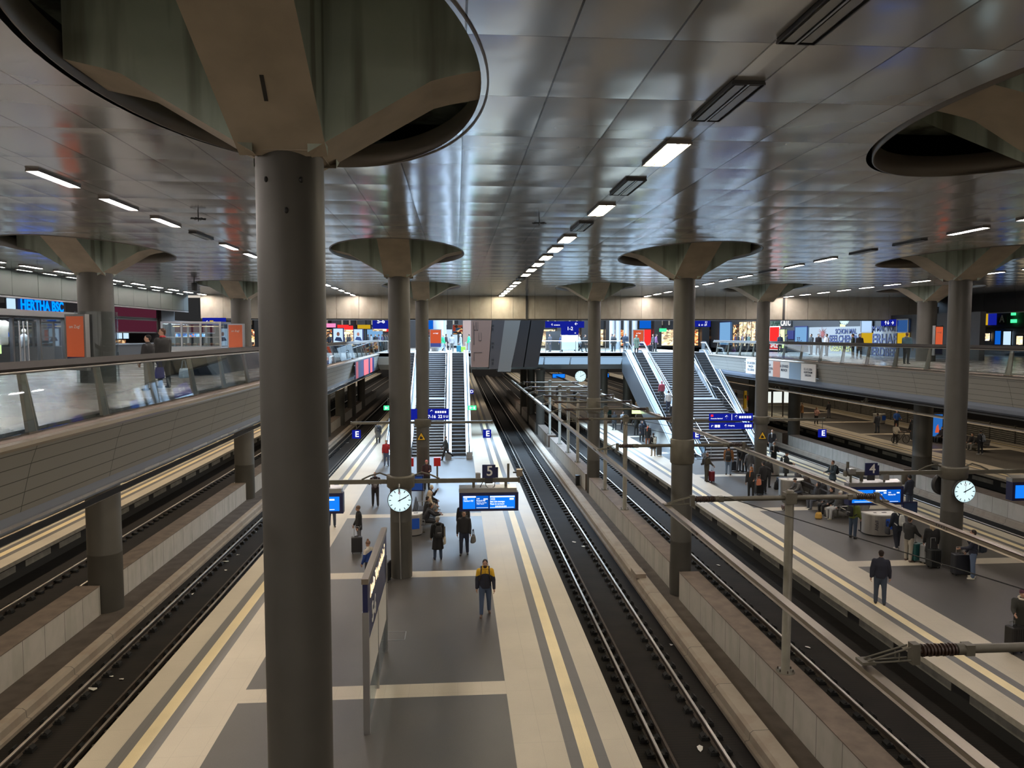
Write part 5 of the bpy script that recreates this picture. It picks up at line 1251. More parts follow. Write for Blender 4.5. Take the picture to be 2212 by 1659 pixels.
xp((54.82, 8.96), (53.48, 8.16), 'yel', 'plain yellow panel below the blue glass poster', name='yellow_panel', cat='panel')
clock((30.70, 10.03)[0], 57.5, 10.0, 'white round clock half hidden under the cladding beam', r=.42)
panel((30.41, 9.59)[0], (30.79, 9.59)[0], 57.5, 9.45, 9.65, 'lime', 'small yellow-green exit lamp below the half hidden clock', 'exit_sign', 'exit sign')
# ticket area at the picture edge
TX = 44.
struct(MB().box(TX+.2, TX+.5, 40, 75, 7.15, 11).box(37.7, 44, 40, 75, 11.0, 11.3), 'wall_ticket_back', ['darkwall'], 'dark wall behind the ticket machines', 'wall')
struct(MB().box(TX-.4, TX, 46, 68, 9.3, 9.42), 'trim_canopy', ['blk'], 'black canopy strip above the ticket machines', 'trim')
def tp(pa, pb, m_, label, **k):
    (ya, za), (yb, zb) = pa, pb
    return xpanel(TX, min(ya, yb), max(ya, yb), min(za, zb), max(za, zb), m_, label, **k)
tp((60.10, 10.72), (59.27, 9.62), 'yel', 'yellow half of an advertising screen above the ticket machines', name='ad_screen', cat='screen')
tp((59.28, 10.69), (58.41, 9.61), 'sign', 'violet-blue half of an advertising screen above the ticket machines', name='ad_screen', cat='screen')
tp((58.18, 10.25), (57.12, 9.67), 'blk', 'letter A on a dark glass panel above the ticket machines', name='letter_panel', cat='sign', texts=(('A', 0, .4, .8, 'white'),))
tp((56.72, 10.69), (56.31, 10.35), 'green', 'green glowing patch painting the exit lamp reflection above the letter A panel', name='exit_sign', cat='exit sign')  # emissive patch drawn as a reflection, no second lamp here
tp((56.74, 10.03), (56.17, 9.76), 'green', 'lower green exit lamp beside the letter A panel', name='exit_sign', cat='exit sign')
tp((59.55, 8.93), (58.92, 8.32), 'warmw', 'warm lit panel of the first ticket machine', name='ticket_machine', cat='ticket machine', frame='bluef')
tp((58.38, 9.12), (57.69, 8.03), 'scr', 'blue lit ticket machine, second of the group', name='ticket_machine', cat='ticket machine', frame='bluef')
tp((57.44, 9.08), (56.57, 8.01), 'adl', 'white lit shop doorway behind the ticket machines', name='shop_window', frame='blk')
tp((56.01, 8.71), (55.30, 8.03), 'warmw', 'cream lit window at the picture edge beyond the ticket machines', name='shop_window', frame='blk')
# banners hung on the mezzanine fascias
def banner(X, s, ya, yb, z0, z1, label, parts, texts):
    t = thing('advertising_banner', label, 'banner', (X, (ya+yb)/2, (z0+z1)/2)); w = (yb-ya)/2; h = (z1-z0)/2
    MB().poly([(0, -w, -h), (0, w, -h), (0, w, h), (0, -w, h)], (-s*.06, 0, 0)).build('panel', [parts[0]], t)
    for a, b, m_, nm in parts[1]: MB().box(min(0, s*.012), max(0, s*.012), w*a, w*b, -h*.98, h*.98).build(nm, [m_], t)
    for st, y, z, k, mm in texts: text(st, t, (s*.02, y, z), FX if s < 0 else FXP, k, mm, bold=.005)
    m = MB()
    for z in (-h*.6, h*.6): m.tube((-s*.03, -w-.35, z), (-s*.03, -w, z), .02, n=6).tube((-s*.03, w, z), (-s*.03, w+.35, z), .02, n=6)
    m.build('fixings', ['alu'], t)
    o = t; o.rotation_euler = (0, 0, 0)
(ya, za), (yb, zb) = (46.34, 6.04), (57.91, 6.73)
banner(22.93, -1, ya, yb, 5.78, 6.92, 'wide pale exhibition banner with orange patch and painted face on the mezzanine fascia', ('white', [(-0.646, -0.345, 'faceb', 'painted_face'), (-0.089, 0.113, 'orp', 'orange_patch')]),
    (('PAULA\nMODERSOHN-\nBECKER', 1.47, .0, .26, 'textdk'), ('& EDVARD\nMUNCH', -1.20, .12, .27, 'textdk'), ('8.2.-31.5.2026\nALBERTINUM\nDRESDEN', -4.78, .0, .2, 'textdk'), ('DIE GROSSEN\nFRAGEN\nDES LEBENS', 4.77, .0, .26, 'textdk')))
(ya, za), (yb, zb) = (53.02, 6.33), (65.09, 6.36)
banner(-7.02, 1, ya, yb, 5.7, 6.9, 'dark banner with red letters on the fascia of the clothing-shop mezzanine', ('bluef', [(-.95, -.75, 'redtx', 'red_text_block'), (-.2, .3, 'redtx', 'red_title_block'), (.5, .75, 'redtx', 'small_red_block')]), ())

# ================================================================== PEOPLE
DG = None
def union(parts, voxel, name, mats, zsplit=None):
    """closed shapes merged into one continuous surface"""
    m = MB()
    for p in parts:
        if p[0] == 'c':            # tapered limb from a to b
            _, a, b, ra, rb = p; a, b = Vector(a), Vector(b)
            m.tube(a, b, ra, rb, 12); m.ell(a, (ra,)*3, n=12, m=8); m.ell(b, (rb,)*3, n=12, m=8)
        elif p[0] == 'e':
            _, c, r, mx = p
            m.ell((0, 0, 0), r, n=16, m=10, mx=Matrix.Translation(c) @ (mx or Matrix()))
        elif p[0] == 'l':          # loft of ellipses (cx, cy, cz, rx, ry)
            secs = p[1]; n = 18; vs = []
            for cx, cy, cz, rx, ry in secs:
                for i in range(n):
                    t = 2*math.pi*i/n; vs.append((cx+rx*math.cos(t), cy+ry*math.sin(t), cz))
            k = len(secs)
            m.add(vs, [(j*n+i, j*n+(i+1) % n, (j+1)*n+(i+1) % n, (j+1)*n+i) for j in range(k-1) for i in range(n)]+[tuple(range(n-1, -1, -1)), tuple(range((k-1)*n, k*n))], 0, True)
    me = bpy.data.meshes.new('tmp'); me.from_pydata(m.v, [], m.f)
    bm = bmesh.new(); bm.from_mesh(me); bmesh.ops.remove_doubles(bm, verts=bm.verts, dist=1e-5); bmesh.ops.recalc_face_normals(bm, faces=bm.faces); bm.to_mesh(me); bm.free()
    o = bpy.data.objects.new('tmp', me); C.objects.link(o)
    md = o.modifiers.new('r', 'REMESH'); md.mode = 'VOXEL'; md.voxel_size = voxel; md.use_smooth_shade = True
    sm = o.modifiers.new('s', 'SMOOTH'); sm.factor = .5; sm.iterations = 2
    bpy.context.view_layer.update()
    out = bpy.data.meshes.new_from_object(o.evaluated_get(bpy.context.evaluated_depsgraph_get()))
    bpy.data.objects.remove(o); bpy.data.meshes.remove(me)
    out.name = name; out.materials.clear()
    for q in mats: out.materials.append(q)
    if zsplit is not None and len(mats) > 1:
        mi = [1 if pl.center.z > zsplit+.06*math.cos(pl.center.x*9) else 0 for pl in out.polygons]
        out.polygons.foreach_set('material_index', mi)
    return out
def dirv(fwd, out, s):
    """unit vector of a hanging limb swung fwd degrees forward (+y) and out degrees sideways"""
    f, a = R(fwd), R(out); return Vector((s*math.sin(a), math.sin(f)*math.cos(a), -math.cos(f)*math.cos(a)))
SKIN = (.46, .27, .19)
LOCS = []
def person(loc, h, rz, label, jacket=(.02, .02, .022), trousers=(.02, .024, .035), shoes=(.015, .015, .015), hair=(.03, .02, .015), skin=SKIN, pose='stand',
           arms=((8, 10, 15), (8, 10, 15)), legs=None, hem=.86, head='hair', hatc=(.05, .05, .05), hood=None, lean=0, split=None, scarf=None, beard=None, vox=None, look=0, bulk=1.08, z=0., group=None, skirt=None, glasses=False):
    """facing local +y; arms (swing forward, out, elbow bend) for -x and +x side; legs (hip forward, knee bend)"""
    s = h/1.76; x, y = loc[0], loc[1]; d = math.hypot(x, y)
    vox = vox or (.017 if d < 24 else .024 if d < 42 else .032)
    t = thing('person', label, 'person', (x, y, z), rz, group)
    if pose == 'sit': hipz = .56; legs = legs or ((84, 80), (80, 86))
    elif pose == 'walk': hipz = .90; legs = legs or ((24, 12), (-20, 22))
    else: hipz = .92; legs = legs or ((2, 3), (-3, 2))
    ln = R(lean)
    def T(v):    # lean of the upper body about the hips
        v = Vector(v); u = v-Vector((0, 0, hipz)); return Vector((u.x, u.y*math.cos(ln)+u.z*math.sin(ln), hipz+u.z*math.cos(ln)-u.y*math.sin(ln)))
    sh = hipz+.50
    P = {}
    feet = []
    for i, sx in ((0, -1), (1, 1)):
        hp = Vector((sx*.09, 0, hipz)); f, k = legs[i]
        kn = hp+dirv(f, 3 if pose != 'sit' else 8, sx)*.43; an = kn+dirv(f-k, 1, sx)*.42
        S = Vector(T((sx*.185, 0, sh-.03))); fa, oa, el = arms[i]
        E = S+dirv(fa+lean*.5, oa, sx)*.29; W = E+dirv(fa+el, oa*.35-el*.12, sx)*.25
        P[i] = (hp, kn, an, S, E, W, fa+el, oa*.35-el*.12); feet.append(an)
    low = min(a.z for a in feet)-.075
    dz = -low if pose != 'sit' or abs(low) < .5 else 0
    if pose == 'sit': dz = 0
    up = Vector((0, 0, dz))
    nk = T((0, .01, sh+.06)); hd = T((0, .03, sh+.21))
    rot = Matrix.Rotation(R(look), 4, 'Z')
    hx = Matrix.Translation(hd) @ rot
    F = lambda v: hx @ Vector(v)
    # body: head, neck, trunk, arms, hands, legs and feet as one surface
    tr = [T((0, 0, hipz-.05)), T((0, 0, hipz+.15)), T((0, 0, hipz+.32)), T((0, 0, sh-.02))]
    def loft(rs): return ('l', [(c.x, c.y, c.z, a, b) for c, (a, b) in zip(tr, rs)])
    body = [('e', hd+Vector((0, -.005, .015)), (.074, .092, .105), rot), ('e', F((0, .025, -.055)), (.055, .062, .055), rot), ('c', nk-Vector((0, 0, .05)), hd-Vector((0, .015, .06)), .055, .05),
            ('e', F((0, .098, -.012)), (.012, .018, .02), rot), ('e', F((-.078, 0, -.01)), (.012, .018, .028), rot), ('e', F((.078, 0, -.01)), (.012, .018, .028), rot),
            loft(((.13, .09), (.11, .08), (.14, .09), (.15, .07)))]
    hands = MB()
    for i, sx in ((0, -1), (1, 1)):
        hp, kn, an, S, E, W, fw, ow = P[i]; dd = dirv(fw-8, ow, sx)
        body += [('c', S, E, .05, .04), ('c', E, W, .038, .027), ('c', hp, kn, .075, .05), ('c', kn, an, .048, .035)]
        pc = W+dd*.05; body += [('c', W, W+dd*.085, .027, .033)]
        toe = Vector((sx*.02, .16, -.045)); body += [('c', an+Vector((0, -.02, -.04)), an+toe, .032, .028)]
        side = Vector((0, 1, 0)); side = (side-dd*side.dot(dd)).normalized() if abs(dd.y) < .95 else Vector((0, 0, 1)); nrm = Vector((-sx, 0, 0))
        for q in range(4):
            b0 = W+dd*.10+side*(.026-.0175*q); L_ = (.034, .04, .037, .028)[q]; b1 = b0+(dd*.95+nrm*.25).normalized()*L_; b2 = b1+(dd*.6+nrm*.8).normalized()*L_*.9
            hands.tube(b0, b1, .0085, .008, 6).tube(b1, b2, .008, .0065, 6)
        b0 = W+dd*.03+side*.03; b1 = b0+(dd*.6+side*.8).normalized()*.045; b2 = b1+(dd*.9+nrm*.3).normalized()*.03
        hands.tube(b0, b1, .011, .0095, 6).tube(b1, b2, .0095, .008, 6)
    sk = mat('skin_%d' % int(skin[0]*100), skin, .55)
    me = union(body, min(vox, .02), 'body', [sk])
    bm = bmesh.new(); bm.from_mesh(me); hm = bpy.data.meshes.new('h'); hm.from_pydata(hands.v, [], hands.f); bm.from_mesh(hm)
    bm.to_mesh(me); bm.free(); bpy.data.meshes.remove(hm)
    b = link(me, 'body', t); parts = [b]
    if d < 34 or glasses:
        m = MB()
        for sx in (-1, 1): m.ell(F((sx*.03, .083, .012)), (.012, .008, .007), 0, n=8, m=6).box(-.018, .018, -.004, .004, -.003, .003, 1, Matrix.Translation(F((sx*.03, .088, .032))) @ rot)
        m.box(-.022, .022, -.005, .005, -.003, .003, 2, Matrix.Translation(F((0, .084, -.058))) @ rot)
        parts.append(m.build('facial_features', [mat('eye_dark', (.02, .015, .012), .3), mat('brow', tuple(hair), .8), mat('lips', (.30, .12, .10), .6)], t))
    jv = vox
    def cl(nm, ps, mats, v=None, zs=None):
        o = link(union(ps, v or jv, nm, mats, zs), nm, t); parts.append(o); return o
    # trousers and shoes
    tp = [('l', [(0, 0, hipz-.10, .145*bulk, .105), (0, 0, hipz+.10, .15*bulk, .11)])] if pose != 'sit' else [('e', (0, 0.02, hipz-.02), (.17*bulk, .13, .11), None)]
    for i in (0, 1):
        hp, kn, an = P[i][:3]; tp += [('c', hp, kn, .102*bulk, .078), ('c', kn, an+Vector((0, 0, .02)), .076, .062)]
    cl('trousers', tp, [col(trousers)])
    sp = []
    for i, sx in ((0, -1), (1, 1)):
        an = P[i][2]; pitch = (P[i][0]-P[i][2]).y
        sp += [('c', an+Vector((0, -.03, -.035)), an+Vector((sx*.02, .15, -.045)), .045, .038), ('c', an+Vector((0, 0, .03)), an, .05, .048)]
    cl('shoes', sp, [col(shoes, .5)], min(vox, .02))
    # jacket, coat
    hz = hipz+(hem-.92)
    jp = []
    if pose == 'sit':
        jp.append(('l', [(c.x, c.y, c.z, a*bulk, b_) for c, (a, b_) in zip([T((0, -.01, hipz-.06)), T((0, 0, hipz+.15)), T((0, 0, hipz+.34)), T((0, 0, sh+.0)), T((0, 0, sh+.055))], ((.19, .17), (.18, .14), (.20, .14), (.19, .11), (.09, .08)))]))
    else:
        low_ = [(0, 0, hz, .185*bulk+(.05 if hem < .7 else 0), .14+(.04 if hem < .7 else 0))] if hem < .85 else [(0, 0, hz, .178*bulk, .135)]
        jp.append(('l', low_+[(c.x, c.y, c.z, a*bulk, b_) for c, (a, b_) in zip([T((0, 0, hipz+.02)), T((0, 0, hipz+.18)), T((0, 0, hipz+.36)), T((0, 0, sh)), T((0, 0, sh+.06))], ((.18, .14), (.172, .13), (.20, .14), (.19, .11), (.09, .085)))]))
    for i in (0, 1):
        S, E, W = P[i][3:6]; jp += [('c', S, E, .080*bulk, .068), ('c', E, W-(W-E)*.02, .066, .050)]
    jp.append(('c', nk-Vector((0, 0, .05)), nk+Vector((0, 0, .0)), .085, .075))
    cl('coat' if hem < .7 else 'jacket', jp, [col(jacket)]+([col(split[0])] if split else []), None, (split[1] if split else None))
    if split: 
        m = MB().box(-.006, .006, .128, .146, hipz, sh+.02); m.build('zip', [col((.02, .02, .02))], t); parts.append(t.children[-1])
    if scarf: cl('scarf', [('e', nk+Vector((0, .0, .02)), (.10, .095, .05), None), ('c', nk+Vector((.04, .10, 0)), nk+Vector((.06, .14, -.28)), .035, .03)], [col(scarf)])
    if skirt: pass
    # hair or headwear
    if head == 'hair': cl('hair', [('e', hd+(rot @ Vector((0, -.022, .04))), (.084, .094, .09), rot), ('e', hd+(rot @ Vector((0, -.05, -.02))), (.07, .06, .06), rot)], [col(hair)], .014 if d < 34 else .02)
    elif head == 'long': cl('hair', [('e', hd+(rot @ Vector((0, -.02, .038))), (.087, .098, .092), rot), ('c', hd+(rot @ Vector((-.05, -.045, 0))), nk+Vector((-.07, -.06, -.10)), .045, .035), ('c', hd+(rot @ Vector((.05, -.045, 0))), nk+Vector((.07, -.06, -.10)), .045, .035), ('c', hd+(rot @ Vector((0, -.06, 0))), nk+Vector((0, -.08, -.12)), .06, .05)], [col(hair)], .02)
    elif head == 'beanie': cl('beanie', [('e', hd+(rot @ Vector((0, -.012, .055))), (.087, .1, .085), rot), ('c', hd+(rot @ Vector((0, -.02, .03))), hd+(rot @ Vector((0, -.012, .03))), .09, .09)], [col(hatc)], .016)
    elif head == 'pompom': cl('beanie', [('e', hd+(rot @ Vector((0, -.012, .055))), (.09, .1, .09), rot), ('e', hd+Vector((0, 0, .17)), (.045, .045, .045), None)], [col(hatc)], .016)
    elif head == 'cap': cl('cap', [('e', hd+(rot @ Vector((0, -.01, .055))), (.088, .1, .07), rot), ('e', hd+(rot @ Vector((0, .09, .045))), (.06, .06, .014), rot)], [col(hatc)], .014)
    elif head == 'bald': pass
    if hood == 'up': cl('hood', [('e', hd+(rot @ Vector((0, -.05, .02))), (.12, .12, .14), rot), ('c', nk, nk+Vector((0, -.03, .08)), .10, .10)], [col(hatc)])
    elif hood: cl('hood', [('e', nk+Vector((0, -.09, .0)), (.12, .075, .075), None), ('e', nk+Vector((0, .02, -.01)), (.115, .09, .04), None)], [col(hood)])
    if beard: cl('beard', [('e', F((0, .045, -.085)), (.062, .06, .052), rot)], [col(beard)], .014)
    if glasses:
        m = MB()
        for sx in (-1, 1): m.lathe([(.020, 0), (.024, 0), (.024, .004), (.020, .004)], n=12, mx=Matrix.Translation(F((sx*.031, .096, .012))) @ rot @ Matrix.Rotation(R(90), 4, 'X'), cap=False)
        m.box(-.01, .01, -.003, .003, -.002, .002, 0, Matrix.Translation(F((0, .097, .014))) @ rot); m.build('glasses', ['blk'], t); parts.append(t.children[-1])
    for ch in t.children: ch.scale = (s, s, s); ch.location = up*s
    LOCS.append((t, s, up, P, T, hipz, sh, rz))
    return t, s, up, P, T, hipz, sh
def backpack(pt, c, label, big=1., strap=True, c2=None):
    t, s, up, P, T, hipz, sh = pt
    q = thing('backpack', label, 'backpack', tuple(t.location), math.degrees(t.rotation_euler.z))
    me = union([('l', [(0, -.25*1, sh-.50*big, .13*big, .085*big), (0, -.26, sh-.40*big, .155*big, .10*big), (0, -.255, sh-.12, .15*big, .09*big), (0, -.24, sh+.01, .10*big, .06*big)]), ('e', (0, -.35-.02*big, sh-.34), (.10*big, .05, .11*big), None)], .022, 'sack', [col(c)])
    o = link(me, 'sack', q); 
    m = MB()
    for sx in (-1, 1): m.path([(sx*.10, -.17, sh-.02), (sx*.12, -.08, sh+.085), (sx*.12, .09, sh+.03), (sx*.135, .155, sh-.12), (sx*.18, .08, sh-.30), (sx*.15, -.18, sh-.42)], .022, 6)
    m.build('straps', [col(c2 or c)], q)
    MB().box(-.09*big, .09*big, -.405, -.395, sh-.24, sh-.22).build('zip', [col((.3, .3, .3))], q)
    for ch in q.children: ch.scale = (s, s, s); ch.location = up*s
    return q
def suitcase(x, y, rz, c, label, h=.65, w=.44, d=.27, handle=.38, ribs=True, tilt=0, group=None):
    t = thing('suitcase', label, 'suitcase', (x, y, 0), rz, group)
    o = MB().rbox(0, 0, .06+h/2, w, d, h, .05, 0).build('shell', [col(c, .4)], t); bevel(o, .02, 2)
    if ribs:
        m = MB()
        for k in range(5): m.box(-w*.36+w*.18*k-.008, -w*.36+w*.18*k+.008, -d/2-.008, d/2+.008, .12, h)
        m.build('ribs', [col(tuple(v*.6 for v in c), .4)], t)
    for a in (-1, 1):
        for b_ in (-1, 1): MB().tube((a*w*.38-.015, b_*d*.32, .03), (a*w*.38+.015, b_*d*.32, .03), .03, n=10).box(a*w*.38-.012, a*w*.38+.012, b_*d*.32-.012, b_*d*.32+.012, .03, .08).build('wheel', ['blk'], t)
    if handle:
        MB().path([(-w*.22, d*.3, h+.05), (-w*.22, d*.3, h+.06+handle), (w*.22, d*.3, h+.06+handle), (w*.22, d*.3, h+.05)], .011, 6).build('telescopic_handle', ['alu'], t)
    MB().path([(-.07, 0, h+.05), (-.05, 0, h+.09), (.05, 0, h+.09), (.07, 0, h+.05)], .012, 6).build('carry_handle', ['blk'], t)
    return t
def bag(x, y, z, c, label, w=.4, h=.26, d=.2, rz=0, name='holdall', drop=.22):
    t = thing(name, label, 'bag', (x, y, z), rz)
    me = union([('l', [(0, 0, 0, w*.42, d*.42), (0, 0, h*.15, w*.5, d*.5), (0, 0, h*.8, w*.44, d*.34), (0, 0, h, w*.40, d*.10)])], .02, 'sack', [col(c)]); link(me, 'sack', t)
    m = MB()
    for s_ in (-1, 1): m.path([(-w*.25, s_*d*.12, h*.8), (-w*.12, s_*.01, h+drop), (w*.12, s_*.01, h+drop), (w*.25, s_*d*.12, h*.8)], .010, 6)
    m.build('handles', [col(tuple(v*.5 for v in c))], t)
    return t
BK = (.018, .018, .020); NV = (.022, .028, .05); JN = (.055, .085, .15); GR = (.12, .12, .125); BR = (.10, .065, .04)
W1 = ((-22, 8, 12), (20, 8, 18))                # walking arms
# ---- nearer platform
x, y = (0.88, 23.11)
p = person((x, y), 1.80, 178, 'bearded person walking towards the viewer in a jacket with yellow shoulders and jeans', (.018, .02, .035), JN, (.10, .055, .035), (.02, .013, .01), pose='walk', legs=((-6, 14), (12, 4)), arms=((14, 14, 14), (-4, 12, 12)), split=((.62, .36, .015), 1.26), beard=(.03, .018, .012), hood=(.55, .32, .02))
backpack(p, (.05, .035, .025), 'dark backpack worn by the walking bearded person in the yellow-shouldered jacket', .9)
x, y = (0.29, 29.66)
p = person((x, y), 1.80, 176, 'grey-haired person with glasses in black jacket looking up, holding a grey holdall', BK, (.025, .032, .06), (.03, .03, .03), (.12, .11, .10), glasses=True, arms=((6, 10, 12), (4, 12, 20)), legs=((-4, 4), (6, 4)))
bag(x+.36, y-.02, .50, (.13, .125, .12), 'slouchy grey holdall hanging from the hand of the person with glasses', .46, .30, .22, 75)
x, y = (0.28, 31.56)
p = person((x, y), 1.78, 8, 'person in black cap and black clothes standing behind the person with glasses', BK, (.09, .11, .15), BK, head='cap', hatc=BK)
backpack(p, (.02, .02, .022), 'big black backpack of the person in the black cap', 1.15)
x, y = (-0.75, 29.11)
p = person((x, y), 1.70, 12, 'person in long black coat and pale knit hat seen from behind', (.012, .012, .013), (.045, .07, .12), (.02, .025, .05), head='beanie', hatc=(.40, .39, .36), hem=.42, hood=(.012, .012, .012), scarf=(.5, .45, .35), look=30)
backpack(p, (.03, .03, .032), 'soft black backpack on the long black coat near the metal bin', .95)
t = bag(x+.27, y-.02, .60, (.52, .47, .36), 'cream cloth tote with long strap at the hip of the long black coat', .24, .32, .09, 70, 'tote_bag', .38)
x, y = (-1.68, 42.21)
p = person((x, y), 1.76, 175, 'person with pink hat and dark maroon jacket standing behind the boom', (.06, .025, .03), (.03, .03, .035), head='beanie', hatc=(.70, .25, .25), arms=((30, 10, 70), (8, 10, 15)))
backpack(p, (.025, .02, .025), 'dark maroon backpack of the pink-hatted person', 1.05)
x, y = (-0.75, 52.75)
person((x, y), 1.74, 100, 'person in dark grey coat striding past the escalator foot of the nearer platform', (.06, .075, .085), (.02, .02, .025), pose='walk', legs=((24, 10), (-26, 30)), hem=.72, hair=(.12, .10, .09), arms=W1)
x, y = (-4.71, 50.59)
person((x, y), 1.76, 185, 'person in red jacket and jeans partly hidden by the clock column', (.38, .02, .03), (.10, .14, .24), BK, (.25, .14, .09), arms=((35, 12, 60), (10, 10, 20)))
x, y = (-6.36, 61.38)
p = person((x, y), 1.72, 4, 'person in long grey coat walking away near the letter E sign', (.15, .16, .17), (.03, .03, .035), hem=.45, head='beanie', hatc=(.05, .05, .05))
backpack(p, (.04, .045, .06), 'dark blue backpack on the long grey coat', .8)
x, y = (-4.18, 38.59)
p = person((x, y), 1.78, 8, 'person in dark plum jacket seen from behind with head bowed', (.035, .022, .03), (.018, .018, .022), lean=8, pose='walk', legs=((10, 6), (-8, 12)), head='bald', hair=BK, arms=((20, 20, 80), (20, 20, 80)), hood=(.03, .02, .025))
backpack(p, (.12, .11, .12), 'grey rucksack on the dark plum jacket', .8)
x, y = (-4.07, 31.18)
person((x, y), 1.72, 108, 'person in brown woolly hat and black puffer jacket waiting beside a dark trolley case', (.015, .015, .016), (.12, .12, .14), BK, head='beanie', hatc=(.16, .10, .07), arms=((4, 8, 14), (8, 8, 22)), hem=.72)
x, y = (-4.03, 30.17)
suitcase(x, y, 8, (.035, .035, .037), 'dark grey ribbed trolley case beside the brown woolly hat', .62, .44, .28)
x, y = (-3.11, 26.32)
person((x, y), 1.56, 60, 'person in pompom hat and blue and cream jacket half hidden by the info board', (.015, .05, .22), (.03, .03, .04), head='pompom', hatc=(.22, .12, .08), split=((.55, .50, .42), 1.30))
x, y = (-5.72, 34.49)
person((x, y), 1.78, 190, 'person whose head is hidden behind the display beside the massive column', (.03, .03, .035), (.05, .065, .10), (.03, .03, .035), arms=((10, 8, 20), (10, 8, 20)))
x, y = (-2.52, 26.57)
suitcase(x, y, 80, (.015, .015, .016), 'narrow black suitcase standing against the clock column', .68, .42, .26, .1)
# seated on the bench
def seat(x, y, rz, label, h=1.74, **k):
    k.setdefault('arms', ((14, 8, 52), (14, 8, 56))); k.setdefault('lean', 12)
    return person((x, y), h, rz, label, pose='sit', z=-.05, **k)
seat(-1.42, 35.9, -80, 'person in hooded pale teddy coat sitting on the bench of the nearer platform', jacket=(.50, .40, .28), trousers=(.50, .36, .24), shoes=(.6, .58, .52), hood='up', hatc=(.50, .40, .28), bulk=1.15, head='bald')
seat(-1.42, 37.3, -85, 'person in white beanie and black jacket sitting at the far end of the bench', jacket=BK, trousers=BK, shoes=(.3, .3, .3), head='beanie', hatc=(.62, .56, .45), arms=((40, 8, 110), (14, 8, 50)))
seat(-1.42, 33.4, -78, 'person in black jacket bent over a phone, nearest on the bench of the nearer platform', jacket=(.02, .022, .026), trousers=BK, shoes=BK, arms=((40, 4, 50), (40, 4, 50)), lean=22)
seat(-1.42, 34.6, -75, 'person in pale jeans sitting between the phone user and the teddy coat', jacket=(.03, .03, .033), trousers=(.18, .24, .34), shoes=(.58, .56, .5), lean=5)
bag(-1.05, 34.9, .62, (.10, .10, .095), 'dark grey bag resting on the lap of the person in pale jeans', .4, .2, .22, 60)
# ---- crowded platform
x, y = (13.80, 23.08)
person((x, y), 1.80, -28, 'person in navy jacket walking away along the tactile strip of the crowded platform', (.018, .022, .034), (.04, .055, .085), BK, (.035, .022, .016), arms=((-6, 14, 10), (4, 14, 12)), legs=((3, 3), (-3, 3)), bulk=1.08)
x, y = (18.10, 29.18)
p = person((x, y), 1.80, 6, 'person in navy parka seen from behind with a white rucksack', (.015, .02, .032), (.02, .022, .035), (.45, .42, .40), head='bald', hem=.74, pose='walk', legs=((-6, 10), (8, 4)), bulk=1.1)
backpack(p, (.48, .49, .46), 'white rucksack on the navy parka next to the Abfall bin', .85)
bag(x-.42, y, .62, (.02, .02, .025), 'black shoulder bag at the side of the navy parka', .34, .3, .16, 90)
x, y = (17.55, 27.50)
person((x, y), 1.76, -70, 'person in black jacket and beige trousers gripping a teal suitcase', (.02, .02, .022), (.34, .31, .26), (.10, .06, .05), (.05, .03, .02), arms=((12, 8, 20), (30, 8, 25)))
x, y = (17.82, 27.48)
suitcase(x, y, 20, (.012, .085, .085), 'large teal hard-shell suitcase in front of beige trousers', .66, .46, .30, .42)
x, y = (18.06, 26.87)
person((x, y), 1.72, -20, 'blond person in long black coat standing right by the suitcase column', (.014, .014, .015), BK, BK, (.34, .26, .16), hem=.55, head='long')
x, y = (18.10, 27.22)
suitcase(x, y, 14, (.30, .31, .32), 'silver suitcase behind a black one at the foot of the clock-and-4 column', .66, .46, .28, .40)
x, y = (18.02, 26.65)
suitcase(x, y, 4, (.016, .018, .018), 'glossy black suitcase leaning close to the silver one', .66, .44, .28, .40)
x, y = (18.58, 25.30)
p = person((x, y), 1.80, 62, 'person in dark navy jacket, jeans and white trainers behind a big black case', (.018, .022, .035), (.10, .14, .22), (.66, .62, .50), (.03, .02, .015), arms=((30, 6, 50), (10, 8, 20)))
backpack(p, (.015, .02, .035), 'navy backpack of the person in white trainers', .9)
x, y = (18.45, 25.73)
suitcase(x, y, -5, (.016, .017, .022), 'very large black fabric suitcase beside white trainers', .74, .62, .34, .22, False)
x, y = (15.76, 19.41)
person((x, y), 1.72, 150, 'person in dark parka with fur-trimmed hood at the picture edge', (.022, .022, .016), BK, BK, (.10, .05, .06), hem=.7, hood=(.55, .48, .38), head='beanie', hatc=(.09, .03, .05), arms=((30, 10, 40), (40, 10, 40)))
suitcase(x-.35, y-.2, 10, (.014, .014, .014), 'black suitcase in front of the fur-trimmed parka', .70, .42, .3, .1)
x, y = (17.15, 30.88)
p = person((x, y), 1.78, -60, 'person in moss green jacket and jeans standing before the bench', (.14, .17, .035), (.05, .075, .12), BK, (.05, .04, .03), head='bald')
backpack(p, (.015, .015, .014), 'black backpack on the moss green jacket', .9)
x, y = (18.21, 31.88)
person((x, y), 1.76, 10, 'person in light grey wool coat standing beside the Abfall bin', (.19, .18, .17), (.02, .02, .024), BK, (.08, .06, .05), hem=.62, bulk=1.1)
x, y = (15.85, 38.97)
person((x, y), 1.72, 150, 'person with long reddish hair in black jacket and orange top, carrying a printed orange bag', (.015, .015, .017), (.014, .014, .016), BK, (.30, .12, .04), head='long', scarf=(.60, .20, .06), arms=((22, 8, 60), (6, 12, 20)), look=-20)
bag(x+.38, y-.12, .72, (.62, .22, .12), 'orange and white printed carrier bag on the arm of the reddish-haired person', .36, .34, .12, 20, 'carrier_bag', .12)
x, y = (15.00, 43.66)
p = person((x, y), 1.74, -75, 'person in olive brown jacket and patterned hat pulling a dark red suitcase', (.055, .045, .03), (.05, .045, .03), (.04, .03, .02), head='beanie', hatc=(.30, .20, .16), arms=((10, 8, 20), (28, 8, 20)))
backpack(p, (.02, .02, .02), 'small black backpack on the olive brown jacket', .7)
